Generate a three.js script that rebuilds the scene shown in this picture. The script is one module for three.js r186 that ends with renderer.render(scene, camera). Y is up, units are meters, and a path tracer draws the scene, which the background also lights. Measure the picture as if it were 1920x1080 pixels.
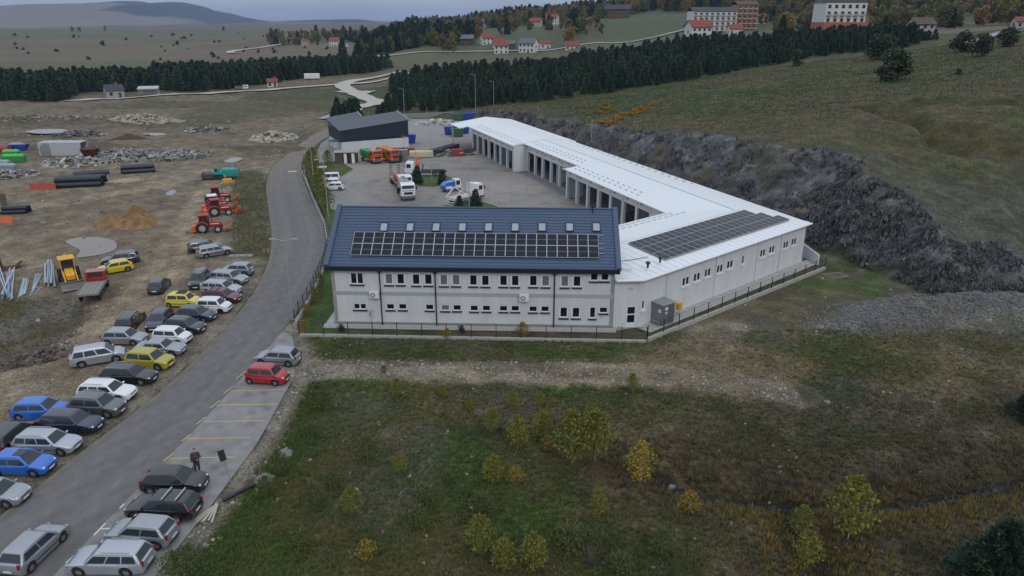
import * as THREE from 'three';
import { mergeGeometries, toCreasedNormals } from 'three/addons/utils/BufferGeometryUtils.js';
import { RoundedBoxGeometry } from 'three/addons/geometries/RoundedBoxGeometry.js';
import { MarchingCubes } from 'three/addons/objects/MarchingCubes.js';

// ---------- camera, sky, sun, exposure ----------
const W0 = 1920, H0 = 1080, FPX = 1353, CAMH = 29, PITCH = Math.atan(500 / FPX);
const scene = new THREE.Scene();
const camera = new THREE.PerspectiveCamera(2 * Math.atan(540 / FPX) * 180 / Math.PI, W0 / H0, 0.5, 30000);
camera.position.set(0, CAMH, 0);
camera.rotation.set(-PITCH, 0, 0);
const renderer = new THREE.WebGLRenderer();
renderer.setSize(1024, 576);
renderer.toneMapping = THREE.LinearToneMapping;
renderer.toneMappingExposure = 0.93;
renderer.shadowMap.enabled = true;
const sun = new THREE.DirectionalLight(0xfff4e6, 0.75);
sun.position.set(60, 110, 45); sun.castShadow = true; sun.shadow.radius = 26;
Object.assign(sun.shadow.camera, { left: -160, right: 160, top: 200, bottom: -160, near: 1, far: 700 });
sun.shadow.mapSize.set(2048, 2048); sun.target.position.set(0, 0, -90);
scene.add(sun, sun.target);
scene.fog = new THREE.FogExp2(0x93a9d2, 0.00008);

// ---------- seeded random and noise ----------
let seed = 12345;
const rnd = () => { seed = (seed * 1664525 + 1013904223) >>> 0; return seed / 4294967296; };
const rr = (a, b) => a + (b - a) * rnd();
const pick = a => a[Math.floor(rnd() * a.length)];
const PERM = new Float32Array(65536); for (let i = 0; i < 65536; i++) PERM[i] = rnd();
const hsh = (i, j) => PERM[((i & 255) << 8 | (j & 255))];
function vn(x, y) { const i = Math.floor(x), j = Math.floor(y); let u = x - i, v = y - j; u = u * u * (3 - 2 * u); v = v * v * (3 - 2 * v);
  return (hsh(i, j) * (1 - u) + hsh(i + 1, j) * u) * (1 - v) + (hsh(i, j + 1) * (1 - u) + hsh(i + 1, j + 1) * u) * v; }
function fbm(x, y, o = 4) { let s = 0, a = .5, t = 0; for (let k = 0; k < o; k++) { s += a * vn(x, y); t += a; x = x * 2.03 + 17.3; y = y * 2.03 + 5.7; a *= .5; } return s / t; }
const clamp = (v, a = 0, b = 1) => v < a ? a : v > b ? b : v;
const ss = (a, b, v) => { const t = clamp((v - a) / (b - a)); return t * t * (3 - 2 * t); };
const lerp = (a, b, t) => a + (b - a) * t;
const mix3 = (a, b, t) => [lerp(a[0], b[0], t), lerp(a[1], b[1], t), lerp(a[2], b[2], t)];

// sky: a grey overcast, brighter overhead as overcast skies are
{
  const w = 1024, h = 512, data = new Float32Array(w * h * 4);
  for (let j = 0; j < h; j++) for (let i = 0; i < w; i++) {
    const el = ((j + .5) / h - .5) * Math.PI, az = (i + .5) / w * 2 * Math.PI, se = Math.max(Math.sin(el), 0);
    const q = 1 / (se + .13), cx = Math.cos(az) * q, cy = Math.sin(az) * q;
    const n = fbm(cx * 1.3 + 40, cy * 1.3 + 90, 6), n2 = fbm(cx * .5 + 10, cy * .5 + 20, 3);
    const g = (1 + 2.0 * se) * (.88 + .34 * (n - .5) + .3 * (n2 - .5) + .12), k = (j * w + i) * 4, s = ss(0, .6, se);
    const c = mix3([.405, .472, .55], [.33, .362, .418], clamp(s + (n - .5) * .7));
    const gnd = el < -.02 ? .45 : 1;
    data[k] = c[0] * g * gnd; data[k + 1] = c[1] * g * gnd; data[k + 2] = c[2] * g * gnd; data[k + 3] = 1;
  }
  const t = new THREE.DataTexture(data, w, h, THREE.RGBAFormat, THREE.FloatType);
  t.mapping = THREE.EquirectangularReflectionMapping; t.magFilter = t.minFilter = THREE.LinearFilter; t.wrapS = THREE.RepeatWrapping; t.needsUpdate = true;
  scene.background = t; scene.environment = t;
}

// ---------- picture to plan ----------
const CP = Math.cos(PITCH), SP = Math.sin(PITCH);
function ray(px, py) { const a = (px - 960) / FPX, b = (540 - py) / FPX; return [a, b * CP - SP, CP + b * SP]; }   // x, up, forward
function gp(px, py, h = 0) { const [a, u, f] = ray(px, py), t = (CAMH - h) / -u; return [a * t, f * t]; }             // plan point (x, d) on a level h
const V = (x, y, d) => new THREE.Vector3(x, y, -d);
function segDist(x, y, p) { let m = 1e9; for (let i = 0; i + 1 < p.length; i++) { const [ax, ay] = p[i], [bx, by] = p[i + 1], dx = bx - ax, dy = by - ay, t = clamp(((x - ax) * dx + (y - ay) * dy) / (dx * dx + dy * dy)); m = Math.min(m, Math.hypot(x - ax - t * dx, y - ay - t * dy)); } return m; }
function inPoly(x, y, p) { let c = false; for (let i = 0, j = p.length - 1; i < p.length; j = i++) if ((p[i][1] > y) !== (p[j][1] > y) && x < (p[j][0] - p[i][0]) * (y - p[i][1]) / (p[j][1] - p[i][1]) + p[i][0]) c = !c; return c; }
const box2 = p => [Math.min(...p.map(q => q[0])), Math.max(...p.map(q => q[0])), Math.min(...p.map(q => q[1])), Math.max(...p.map(q => q[1]))];
function zone(p) { const b = box2(p), pc = [...p, p[0]]; return (x, y, m) => { if (x < b[0] - m || x > b[1] + m || y < b[2] - m || y > b[3] + m) return -1e3; const s = segDist(x, y, pc); return inPoly(x, y, p) ? s : -s; }; } // signed, + inside
const pxs = (l, h = 0) => l.map(q => gp(q[0], q[1], h));

// ---------- things and parts ----------
const names = {};
function numbered(n) { n = n.replace(/_\d{3}$/, ''); const k = names[n] = (names[n] ?? -1) + 1; return k ? n + '_' + String(k).padStart(3, '0') : n; }
function tag(o, label, category, group) { o.userData = { label, category }; if (group) o.userData.group = group; return o; }
function thing(name, label, category, pos = [0, 0, 0], turn = 0, group) { const o = new THREE.Group(); o.name = numbered(name); o.position.set(pos[0], pos[1], pos[2]); o.rotation.y = turn; scene.add(o); return tag(o, label, category, group); }
function mk(name, geo, mat, parent = scene) { const g = Array.isArray(geo) ? mg(geo) : geo; const m = new THREE.Mesh(g, mat); m.castShadow = m.receiveShadow = true; m.name = parent === scene ? numbered(name) : name; parent.add(m); return m; }
function struct(name, geo, mat) { const m = mk(name, geo, mat); m.userData = { kind: 'structure' }; return m; }
function copy(o, pos, turn, label, group) { const c = o.clone(); c.name = numbered(o.name); c.userData = { ...o.userData }; if (label) c.userData.label = label; if (group) c.userData.group = group; c.position.set(...pos); c.rotation.y = turn ?? o.rotation.y; scene.add(c); return c; }
function mg(list) { const l = list.map(g => { if (g.index) g = g.toNonIndexed(); for (const k of Object.keys(g.attributes)) if (!['position', 'normal', 'uv'].includes(k)) g.deleteAttribute(k); if (!g.attributes.uv) g.setAttribute('uv', new THREE.BufferAttribute(new Float32Array(g.attributes.position.count * 2), 2)); if (!g.attributes.normal) g.computeVertexNormals(); return g; }); return l.length === 1 ? l[0] : mergeGeometries(l); }
const X4 = (x, y, z, ry = 0, rx = 0, rz = 0) => new THREE.Matrix4().makeTranslation(x, y, z).multiply(new THREE.Matrix4().makeRotationFromEuler(new THREE.Euler(rx, ry, rz, 'YXZ')));
const bx = (w, h, d, x, y, z, ry = 0, rx = 0, rz = 0) => new THREE.BoxGeometry(w, h, d).applyMatrix4(X4(x, y, z, ry, rx, rz));
const rb = (w, h, d, x, y, z, r = .03, ry = 0, rx = 0, rz = 0) => new RoundedBoxGeometry(w, h, d, 2, r).applyMatrix4(X4(x, y, z, ry, rx, rz));
const cy = (r0, r1, h, x, y, z, seg = 10, rx = 0, rz = 0, ry = 0) => new THREE.CylinderGeometry(r1, r0, h, seg).applyMatrix4(X4(x, y, z, ry, rx, rz));
const sp = (r, x, y, z, sx = 1, sy = 1, sz = 1, a = 12, b = 8) => new THREE.SphereGeometry(r, a, b).scale(sx, sy, sz).translate(x, y, z);
function bar(a, b, r, seg = 6, r1) { const A = new THREE.Vector3(...a), B = new THREE.Vector3(...b), d = B.clone().sub(A), l = d.length(); const g = new THREE.CylinderGeometry(r1 ?? r, r, l, seg); g.applyQuaternion(new THREE.Quaternion().setFromUnitVectors(new THREE.Vector3(0, 1, 0), d.normalize())); const m = A.add(B).multiplyScalar(.5); return g.translate(m.x, m.y, m.z); }
function quad(a, b, c, d, t = 0) { // a..d counter-clockwise seen from outside; t thickness towards inside
  const P = [a, b, c, d].map(p => new THREE.Vector3(...p)); const n = P[1].clone().sub(P[0]).cross(P[3].clone().sub(P[0])).normalize(); const Q = P.map(p => p.clone().addScaledVector(n, -t));
  const f = []; const tri = (i, j, k) => f.push(...i.toArray(), ...j.toArray(), ...k.toArray()); const qd = (i, j, k, l) => { tri(i, j, k); tri(i, k, l); };
  qd(...P); if (t) { qd(Q[3], Q[2], Q[1], Q[0]); for (let i = 0; i < 4; i++) { const j = (i + 1) % 4; qd(P[j], P[i], Q[i], Q[j]); } }
  const g = new THREE.BufferGeometry(); g.setAttribute('position', new THREE.Float32BufferAttribute(f, 3)); g.computeVertexNormals(); return wuv(g); }
function poly(points, t) { // convex or concave flat-top prism: points [x,z,y], thickness t downwards
  const c = points.map(p => new THREE.Vector2(p[0], p[1])); const tris = THREE.ShapeUtils.triangulateShape(c, []); const f = []; const n = points.length; const cw = THREE.ShapeUtils.isClockWise(c);
  const up = i => [points[i][0], points[i][2], points[i][1]], dn = i => [points[i][0], points[i][2] - t, points[i][1]];
  for (const [i, j, k] of tris) { f.push(...up(i), ...up(k), ...up(j)); if (t) f.push(...dn(i), ...dn(j), ...dn(k)); }
  if (t) for (let i = 0; i < n; i++) { const j = (i + 1) % n; const [p, q] = cw ? [j, i] : [i, j]; f.push(...up(p), ...up(q), ...dn(q), ...up(p), ...dn(q), ...dn(p)); }
  const g = new THREE.BufferGeometry(); g.setAttribute('position', new THREE.Float32BufferAttribute(f, 3)); g.computeVertexNormals(); return wuv(g); }
function wuv(g) { const p = g.attributes.position, n = g.attributes.normal, u = new Float32Array(p.count * 2); for (let i = 0; i < p.count; i++) { const ax = Math.abs(n.getX(i)), ay = Math.abs(n.getY(i)), az = Math.abs(n.getZ(i)); if (ay >= ax * .9 && ay >= az * .9) { u[2 * i] = p.getX(i); u[2 * i + 1] = p.getZ(i); } else if (ax > az) { u[2 * i] = p.getZ(i); u[2 * i + 1] = p.getY(i); } else { u[2 * i] = p.getX(i); u[2 * i + 1] = p.getY(i); } } g.setAttribute('uv', new THREE.BufferAttribute(u, 2)); return g; }
function extr(pts, depth, bev = 0, holes = []) { const s = new THREE.Shape(pts.map(p => new THREE.Vector2(...p))); for (const h of holes) s.holes.push(new THREE.Path(h.map(p => new THREE.Vector2(...p)))); const g = new THREE.ExtrudeGeometry(s, { depth: depth - 2 * bev, bevelEnabled: bev > 0, bevelSize: bev, bevelThickness: bev, bevelOffset: -bev, bevelSegments: 2, curveSegments: 6 }); return g.translate(0, 0, bev); } // from z=0 to z=depth

// ---------- textures and materials ----------
function tex(w, h, f, srgb = true) { const d = new Uint8Array(w * h * 4); for (let j = 0; j < h; j++) for (let i = 0; i < w; i++) { const c = f(i / w, j / h, i, j), k = (j * w + i) * 4; d[k] = clamp(c[0] * 255, 0, 255); d[k + 1] = clamp((c[1] ?? c[0]) * 255, 0, 255); d[k + 2] = clamp((c[2] ?? c[0]) * 255, 0, 255); d[k + 3] = 255; }
  const t = new THREE.DataTexture(d, w, h); t.wrapS = t.wrapT = THREE.RepeatWrapping; t.magFilter = THREE.LinearFilter; t.minFilter = THREE.LinearMipmapLinearFilter; t.generateMipmaps = true; if (srgb) t.colorSpace = THREE.SRGBColorSpace; t.needsUpdate = true; return t; }
function tnoise(u, v, s, o) { let a = .5, r = 0, t = 0; for (let k = 0; k < o; k++) { const x = u * s, y = v * s, i = Math.floor(x), j = Math.floor(y); let f = x - i, g = y - j; f = f * f * (3 - 2 * f); g = g * g * (3 - 2 * g); const H = (p, q) => PERM[(((p % s + k * 31) & 255) << 8 | ((q % s + k * 57) & 255))]; r += a * ((H(i, j) * (1 - f) + H(i + 1, j) * f) * (1 - g) + (H(i, j + 1) * (1 - f) + H(i + 1, j + 1) * f) * g); t += a; a *= .62; s *= 2; } return r / t; }
const rep = (t, n) => { const c = t.clone(); c.repeat.set(n, n); c.needsUpdate = true; return c; };
const groundTex = tex(1024, 1024, (u, v) => { const n = tnoise(u, v, 8, 7), f = tnoise(u + .3, v + .1, 128, 3), st = tnoise(u + .7, v + .2, 96, 2); let g = .62 + .5 * (n - .5) + .5 * (f - .5); if (st > .86) g += .16; return [g, g * (.985 + .05 * (f - .5)), g * .97]; });
const groundBump = tex(512, 512, (u, v) => [tnoise(u, v, 16, 6)], false);
const fineTex = tex(512, 512, (u, v) => { const n = tnoise(u, v, 4, 7), f = tnoise(u + .4, v, 128, 2); const g = .86 + .18 * (n - .5) + .16 * (f - .5); return [g, g, g * .99]; });
const plasterTex = tex(512, 512, (u, v) => { const n = tnoise(u, v, 4, 6), s = tnoise(u * 1, v * .12, 24, 3); const g = .955 + .07 * (n - .5) + .05 * (s - .5); return [g, g, g]; });
const lin = c => Array.isArray(c) ? new THREE.Color().setRGB(...c) : new THREE.Color(c);
const M = (c, roughness = .8, metalness = 0, x = {}) => new THREE.MeshStandardMaterial({ color: lin(c), roughness, metalness, ...x });
const MD = (c, x = {}) => M(c, .9, 0, { side: THREE.DoubleSide, ...x });
const m = {
  white: M([.66, .67, .68], .75, 0, { map: rep(plasterTex, .13) }), whitePaint: M([.74, .75, .76], .5), sill: M([.035, .04, .05], .6), glass: M([.012, .014, .017], .07), blind: M([.16, .17, .18], .25),
  band: M([.41, .44, .48], .8, 0, { map: rep(plasterTex, .13) }), roofBlue: M([.058, .092, .155], .42, .2), trimBlue: M([.022, .03, .046], .42, .2), panel: new THREE.MeshPhysicalMaterial({ color: lin([.01, .014, .022]), roughness: .14, specularIntensity: .42 }), alu: M([.5, .51, .52], .4, .6),
  roofWhite: M([.74, .77, .79], .45), rib: M([.7, .73, .75], .45), hallWall: M([.7, .715, .73], .6, 0, { map: rep(plasterTex, .13) }), concrete: M([.36, .355, .34], .9, 0, { map: rep(fineTex, .5) }), paving: M([.55, .55, .53], .9, 0, { map: rep(fineTex, .5) }), kerb: M([.52, .51, .49], .9, 0, { map: rep(fineTex, .8) }),
  dark: M([.012, .012, .013], .8), black: M([.02, .02, .022], .5), rubber: M([.018, .018, .019], .85), steel: M([.34, .36, .38], .45, .7), galv: M([.42, .46, .52], .5, .5), pole: M([.38, .4, .4], .55, .4),
  door: M([.06, .07, .08], .6), floorIn: M([.16, .16, .16], .9), orange: M([.62, .12, .025], .5), red: M([.36, .02, .022], .45), yellow: M([.68, .36, .02], .5), green: M([.03, .25, .05], .5), bluePlastic: M([.02, .05, .32], .5), teal: M([.01, .3, .26], .45),
  wood: M([.3, .24, .16], .9), oldwood: M([.26, .24, .21], .95), rust: M([.1, .035, .02], .9), yellowLine: M([.5, .37, .13], .85), whiteLine: M([.6, .6, .58], .85), soil: M([.1, .075, .05], 1), brick: M([.3, .1, .06], .9),
  plate: M([.7, .7, .68], .6), headlight: M([.55, .57, .6], .1, .2), tail: M([.28, .008, .01], .25), rim: M([.35, .36, .37], .35, .7), skin: M([.45, .27, .2], .6), trunk: M([.09, .07, .055], .95), birch: M([.4, .38, .34], .9)
};
// ---------- ground plan ----------
const roadL = pxs([[-260, 1150], [-120, 1062], [0, 968], [150, 850], [300, 735], [400, 640], [468, 560], [503, 490], [509, 440], [503, 390], [500, 345], [513, 312], [545, 285], [588, 252], [632, 233], [655, 218]]);
const roadR = pxs([[-130, 1300], [-20, 1205], [100, 1080], [250, 925], [380, 790], [470, 690], [530, 620], [575, 560], [604, 505], [616, 455], [605, 415], [580, 365], [566, 325], [570, 300], [600, 266], [640, 243], [668, 224]]);
const crv = (p, n) => new THREE.CatmullRomCurve3(p.map(q => new THREE.Vector3(q[0], 0, q[1])), false, 'centripetal').getSpacedPoints(n).map(v => [v.x, v.z]);
const RN = 150, RL = crv(roadL, RN), RR = crv(roadR, RN);
const roadPoly = [...RL, ...RR.slice().reverse()];
const parkPoly = pxs([[-20, 1205], [100, 1080], [250, 925], [380, 790], [470, 690], [530, 620], [548, 632], [556, 662], [552, 705], [482, 832], [398, 945], [288, 1085], [200, 1210]]);
const yardPoly = [...pxs([[585, 372], [600, 318], [588, 300], [602, 268], [645, 243], [668, 226], [760, 223], [905, 224]]), [2, 184], [38.5, 90], [37, 88], [12.7, 67], [10, 66], [-18.5, 67.5], [-19.5, 80], [-21, 92], ...pxs([[625, 412]])];
const lotPoly = pxs([[618, 342], [648, 338], [692, 408], [706, 430], [640, 430], [617, 385]]);
const lawnPoly = pxs([[566, 322], [600, 305], [636, 302], [664, 318], [632, 338], [614, 345], [622, 392], [640, 398], [655, 395], [640, 440], [618, 480], [612, 430], [586, 372]]);
const isle1 = pxs([[778, 331], [800, 329], [838, 330], [858, 338], [852, 347], [815, 352], [785, 351], [770, 342]]);
const isle2 = pxs([[842, 388], [870, 379], [905, 379], [935, 388], [925, 402], [850, 402]]);
const gardenPoly = [...pxs([[620, 478], [604, 530], [575, 590], [562, 630], [1212, 640]]), ...pxs([[1545, 504]]), [37.2, 87], [12.7, 66.5], [10, 66.2], [-18.3, 67.4], [-19.6, 80]];
const zRoad = zone(roadPoly), zPark = zone(parkPoly), zYard = zone(yardPoly), zLot = zone(lotPoly), zLawn = zone(lawnPoly), zGarden = zone(gardenPoly), zIsle1 = zone(isle1), zIsle2 = zone(isle2);
const cliffLine = [[-110, 300], [-62, 250], [-40, 242], [-20, 236], [-7, 226], [2, 206], [4, 190], [20, 147], [39.8, 95], [43, 88], [45.5, 81], [47, 75.5], [51, 73.5], [56, 77], [62, 75], [75, 67], [100, 56], [140, 42], [220, 10]];
const zHill = zone([...cliffLine, [900, 10], [900, 2000], [-110, 2000]]);
const trackLine = pxs([[545, 690], [700, 697], [900, 700], [1080, 700], [1260, 708], [1400, 722], [1500, 735]]);
const creek = pxs([[1225, 868], [1290, 905], [1420, 922], [1560, 930], [1700, 925], [1800, 905], [1880, 890], [2000, 850]]);
const creek2 = pxs([[1470, 930], [1500, 980], [1540, 1040], [1560, 1120]]);
const dirtEdge = pxs([[-60, 700], [40, 668], [110, 625], [150, 580], [120, 560], [60, 560], [-60, 590]]);
const zBank = zone(dirtEdge); const wheelT = [pxs([[-60, 735], [100, 655], [230, 585], [300, 525], [340, 460], [375, 380], [420, 330], [500, 285]]), pxs([[-40, 400], [130, 378], [290, 350], [420, 312], [480, 295]])];
const strip = zone(pxs([[445, 322], [480, 318], [502, 345], [500, 400], [508, 450], [498, 490], [440, 475], [438, 400]]));
const FAR = { d: [230, 420, 650, 900, 1400, 2500, 5000, 12000], r: [-.75, -.4, -.2, -.1, .03, .12, .25, .5, .75],
  h: [[0, 0, 0, 2, 6, 5, 10, 20], [0, 0, 0, 0, 5, 8, 16, 20], [0, 2, 6, 9, 12, 14, 22, 25], [1, 8, 13, 19, 24, 24, 24, 25], [5, 9, 19, 32, 40, 36, 30, 30], [8, 15, 28, 42, 52, 45, 35, 30], [13, 21, 36, 54, 64, 55, 40, 30], [21, 25, 42, 62, 72, 60, 40, 30], [26, 29, 45, 66, 72, 60, 40, 30]] };
function farH(x, d) { const r = clamp(x / d, -.7499, .7499), D = clamp(d, 230, 11999); let i = 0, j = 0; while (FAR.r[i + 1] < r) i++; while (FAR.d[j + 1] < D) j++; let u = (r - FAR.r[i]) / (FAR.r[i + 1] - FAR.r[i]), v = (D - FAR.d[j]) / (FAR.d[j + 1] - FAR.d[j]); u = u * u * (3 - 2 * u); v = v * v * (3 - 2 * v); const h = FAR.h; return lerp(lerp(h[i][j], h[i][j + 1], v), lerp(h[i + 1][j], h[i + 1][j + 1], v), u); }
const mounds = [[42.5, 69.5, 7.5, 2.6, 2.3], [50, 71, 6, 2.4, 1.3], [58, 70, 7, 3, 1.6], [36, 66.5, 5, 1.6, .7], ...[[515, 262, 5, 3, 1.2], [470, 280, 9, 5, .6], [250, 232, 12, 6, .8], [60, 225, 20, 7, 1.0]].map(([px, py, a, b, h]) => [...gp(px, py), a, b, h])];
function info(x, d) { // {h, cliff: steepness 0..1, hill: 0..1}
  let h = 0, cliff = 0;
  const paved = Math.max(zRoad(x, d, 6), zPark(x, d, 6), zYard(x, d, 6), zGarden(x, d, 6));
  const flat = ss(-4, -.2, paved);
  const s = zHill(x, d, 1);
  if (s > 0) {
    const pl = Math.max(11 + .129 * (x - 40) - .0144 * (d - 105), 1.4), F = ss(58, 125, d + Math.max(0, 58 - x) * 1.2);
    let hh = pl * Math.max(F, .02) + (fbm(x * .03, d * .03, 3) - .5) * .9 + (fbm(x * .12 + 9, d * .12, 3) - .5) * .4;
    hh = Math.max(hh, .1);
    const sl = (x > 54 ? lerp(1.4, .35, ss(54, 66, x)) : 1.5) * (.75 + .9 * (fbm(x * .11 + 3, d * .11, 3) - .2));
    const st = s * sl + (fbm(x * .35, d * .35 + 40, 4) - .5) * 2.4 * Math.min(1, s * .5);
    const k = 1.2, q = clamp(.5 + .5 * (st - hh) / k); h = lerp(st, hh, q) - k * q * (1 - q);
    h = Math.max(h, 0); cliff = (1 - ss(-.5, 1.6, st - hh)) * ss(0, .6, s) * ss(1, 2.6, hh) * ss(64, 55, x + (fbm(x * .2, d * .2, 2) - .5) * 8) * (d > 200 ? .7 : 1);
  }
  if (d > 200) { const w = ss(235, 330, d); h = lerp(h, farH(x, d) + (fbm(x * .006, d * .006, 4) - .5) * 14 * ss(350, 900, d), w); cliff *= 1 - w; }
  for (const [mx, md, a, b, mh] of mounds) { const e = ((x - mx) / a) ** 2 + ((d - md) / b) ** 2; if (e < 9) h += mh * Math.exp(-e) * (.8 + .5 * fbm(x * .5, d * .5, 3)); }
  if (d < 330) {
    const left = x < -22 && s <= 0 ? 1 : 0;
    let bump = (fbm(x * .09 + 3, d * .09, 3) - .5) * (left ? .25 : .8) + (fbm(x * .6, d * .6, 3) - .5) * (left ? .12 : .28);
    if (left && d > 150) bump += (fbm(x * .05, d * .05 + 30, 4) - .5) * 2.2 * ss(150, 200, d);
    if (left && d < 150) bump *= .6;
    h += bump * (1 - flat) - .05 * flat;
    const bk = zBank(x, d, 3); if (bk > -3) h -= ss(-3, 1.5, bk) * (.8 + .5 * fbm(x * .8, d * .8, 3));
    if (x > 5 && d < 60) { const c = Math.min(segDist(x, d, creek), segDist(x, d, creek2) + .4); h -= 1.25 * Math.exp(-((c / 2.1) ** 2)) ; }
  }
  return [h, cliff, s];
}
const hgt = (x, d) => info(x, d)[0];
const ground = (px, py) => { let [x, d] = gp(px, py); for (let k = 0; k < 6; k++) { const q = gp(px, py, Math.min(hgt(x, d), 27)); x = lerp(x, q[0], .7); d = lerp(d, q[1], .7); } return [x, hgt(x, d), d]; };

// real base colours of the ground
const CW = c => [c[0], c[1], c[2] * .86]; const C = { grass: [.052, .072, .023], lush: [.05, .1, .018], olive: [.085, .085, .034], brown: [.115, .088, .055], straw: [.17, .13, .068], grey: [.115, .108, .1], dirt: [.185, .148, .112], tan: [.25, .205, .155], gravel: [.24, .22, .195], rock: [.1, .105, .112], rockl: [.2, .2, .2], wet: [.1, .08, .06], ochre: [.22, .14, .03], plain: [.15, .125, .078], plainG: [.1, .115, .05], soil: [.09, .066, .045] };
function col(x, d, h, cliff, s) {
  const a = fbm(x * .045 + 7, d * .045 + 1, 4), b = fbm(x * .22 + 3, d * .22 + 8, 4), c = fbm(x * .9 + 13, d * .9 + 2, 3), e = vn(x * 2.7 + 1, d * 2.7);
  let k;
  if (d > 330) {
    k = mix3(C.plain, C.plainG, ss(.42, .62, fbm(x * .004 + 3, d * .009, 4)));
    k = mix3(k, C.brown, .6 * ss(.5, .65, fbm(x * .012, d * .03 + 7, 4)));
    if (x / d > -.14) k = mix3(k, [.062, .088, .036], ss(-.14, -.06, x / d) * ss(430, 520, d) * .8);
    return mix3(k, [.1, .105, .05], .3 * (b - .3));
  }
  const left = s <= 0 && segDist(x, d, RL) < 400 && x < lerpRoad(d) - .2;
  if (s > -1.5 && s > 0) { // hill
    k = mix3(mix3(C.grass, C.olive, ss(.3, .6, b)), C.brown, .7 * ss(.42, .62, a + (c - .5) * .25));
    k = mix3(k, C.straw, ss(.55, .75, fbm(x * .06 + 50, d * .1 + 20, 4)) * .4);
    k = mix3(k, C.lush, .35 * ss(.55, .7, fbm(x * .1 + 90, d * .1, 3)));
    const near = ss(16, 2, s - 10 * (b - .4)) * (d < 215 ? 1 : .3);
    k = mix3(k, mix3(C.grey, C.brown, c), .75 * near);
    if (x > 40 && d < 112) k = mix3(k, mix3([.085, .09, .098], C.grey, .5 * e), .85 * ss(112, 88, d + (b - .5) * 40));
    if (cliff > .02) k = mix3(k, mix3(mix3(C.rock, C.rockl, ss(.45, .8, c * .6 + e * .4)), C.brown, .55 * ss(.52, .64, b)), ss(.05, .5, cliff));
    if (s < 1.5) k = mix3(k, mix3(C.grass, C.grey, b), ss(1.5, .2, s));
  } else if (left) {
    if (d < 150) {
      k = mix3(C.dirt, C.tan, ss(.35, .7, a + (c - .5) * .1)); k = mix3(k, [.15, .12, .09], .6 * ss(.48, .66, fbm(x * .07 + 30, d * .09, 4)));
      k = mix3(k, C.gravel, .45 * ss(.5, .7, b)); const near = segDist(x, d, RL); k = mix3(k, mix3(C.gravel, C.grey, c), .7 * ss(9, 3, near + 3 * (b - .5)));
      { const w1 = segDist(x, d, wheelT[0]), w2 = segDist(x, d, wheelT[1]); k = mix3(k, [.3, .25, .19], .65 * Math.max(ss(3.4, 1.6, w1 + 2.4 * (b - .5)), ss(3, 1.2, w2 + 2.4 * (b - .5))) * (.6 + .8 * vn(x * 2.3 + d * .4, d * .3))); } const bk = zBank(x, d, 5); if (bk > -5) k = mix3(k, mix3(C.grey, C.soil, ss(.35, .6, b)), ss(-2 + 3 * (c - .5), .5, bk));
      const stz = strip(x, d, 4); if (stz > -4) k = mix3(k, mix3(C.olive, mix3(C.grass, C.brown, c), b), ss(-1.5, 1, stz + 2 * (c - .5)));
      if (x < -46 && d < 80) k = mix3(k, mix3(C.grey, C.olive, ss(.45, .6, b)), ss(-46, -54, x + 6 * (c - .5)) * ss(80, 74, d));
    } else {
      k = mix3(C.brown, C.grey, ss(.4, .6, b)); k = mix3(k, C.olive, .7 * ss(.48, .6, a)); k = mix3(k, C.dirt, .8 * ss(.53, .6, fbm(x * .03 + 60, d * .07 + 2, 4)));
      k = mix3(mix3(C.dirt, C.tan, .3), k, ss(150, 175, d + 18 * (b - .5)));
      const tr = segDist(x, d, [[-120, 200], [-85, 178], [-62, 165], [-52, 160]]); k = mix3(C.dirt, k, ss(2, 4.5, tr + (b - .5) * 3));
    }
  } else {
    k = mix3(C.grass, C.olive, ss(.35, .62, b)); k = mix3(k, C.brown, .55 * ss(.47, .66, a * .6 + b * .4 + (c - .5) * .3) * (x > 14 ? 1.3 : 1)); k = mix3(k, C.lush, .5 * ss(.5, .7, fbm(x * .16 + 70, d * .16 + 4, 4)));
    k = mix3(k, C.grey, .5 * ss(.54, .7, fbm(x * .12 + 20, d * .12 + 64, 4)));
    if (d < 150) {
      const tr = segDist(x, d, trackLine), tw = 1.9 + 2.2 * (a - .4) + 1.6 * (c - .5);
      if (x < 24) k = mix3(k, mix3(mix3(C.gravel, C.tan, a), C.brown, .7 * ss(.5, .62, fbm(x * .15, d * .8, 3))), ss(tw + 1, tw - .8, tr) * .95);
      k = mix3(k, mix3(C.tan, C.brown, b), .85 * ss(7.5, 3, Math.hypot((x - 18) / 1.4, d - 58.5) + 3.5 * (c - .5) + 3 * (b - .5)));
      k = mix3(k, mix3(C.gravel, C.dirt, c), .75 * ss(5, 1.5, Math.hypot((x - 20), (d - 66) * 1.1) + 4 * (b - .5)));
      const pk = zPark(x, d, 6); if (pk > -6 && pk < 0) { k = mix3(k, mix3(C.gravel, C.grey, c), ss(-2.3 + 1.4 * (c - .5), -1.0, pk)); if (d < 53) k = mix3(k, C.lush, .75 * ss(-1.6, -2.1, pk) * ss(-4.2 + (b - .5) * 3, -2.6, pk)); }
      if (x > 22) { // gravel heap and stony ground below the cliff
        const gr = Math.max(...mounds.slice(0, 4).map(([mx, md, p, q]) => Math.exp(-(((x - mx) / (p * 1.1)) ** 2) - ((d - md) / (q * 1.15)) ** 2)));
        k = mix3(k, mix3([.13, .135, .14], [.2, .2, .2], e), ss(.22, .5, gr + (c - .5) * .2));
        k = mix3(k, mix3(C.brown, C.straw, b), .55 * ss(28, 40, x) * ss(70, 60, d) * ss(44, 52, d)); k = mix3(k, C.grey, .6 * ss(.4, .6, b) * ss(36, 50, x) * ss(50, 56, d));
      }
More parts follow.
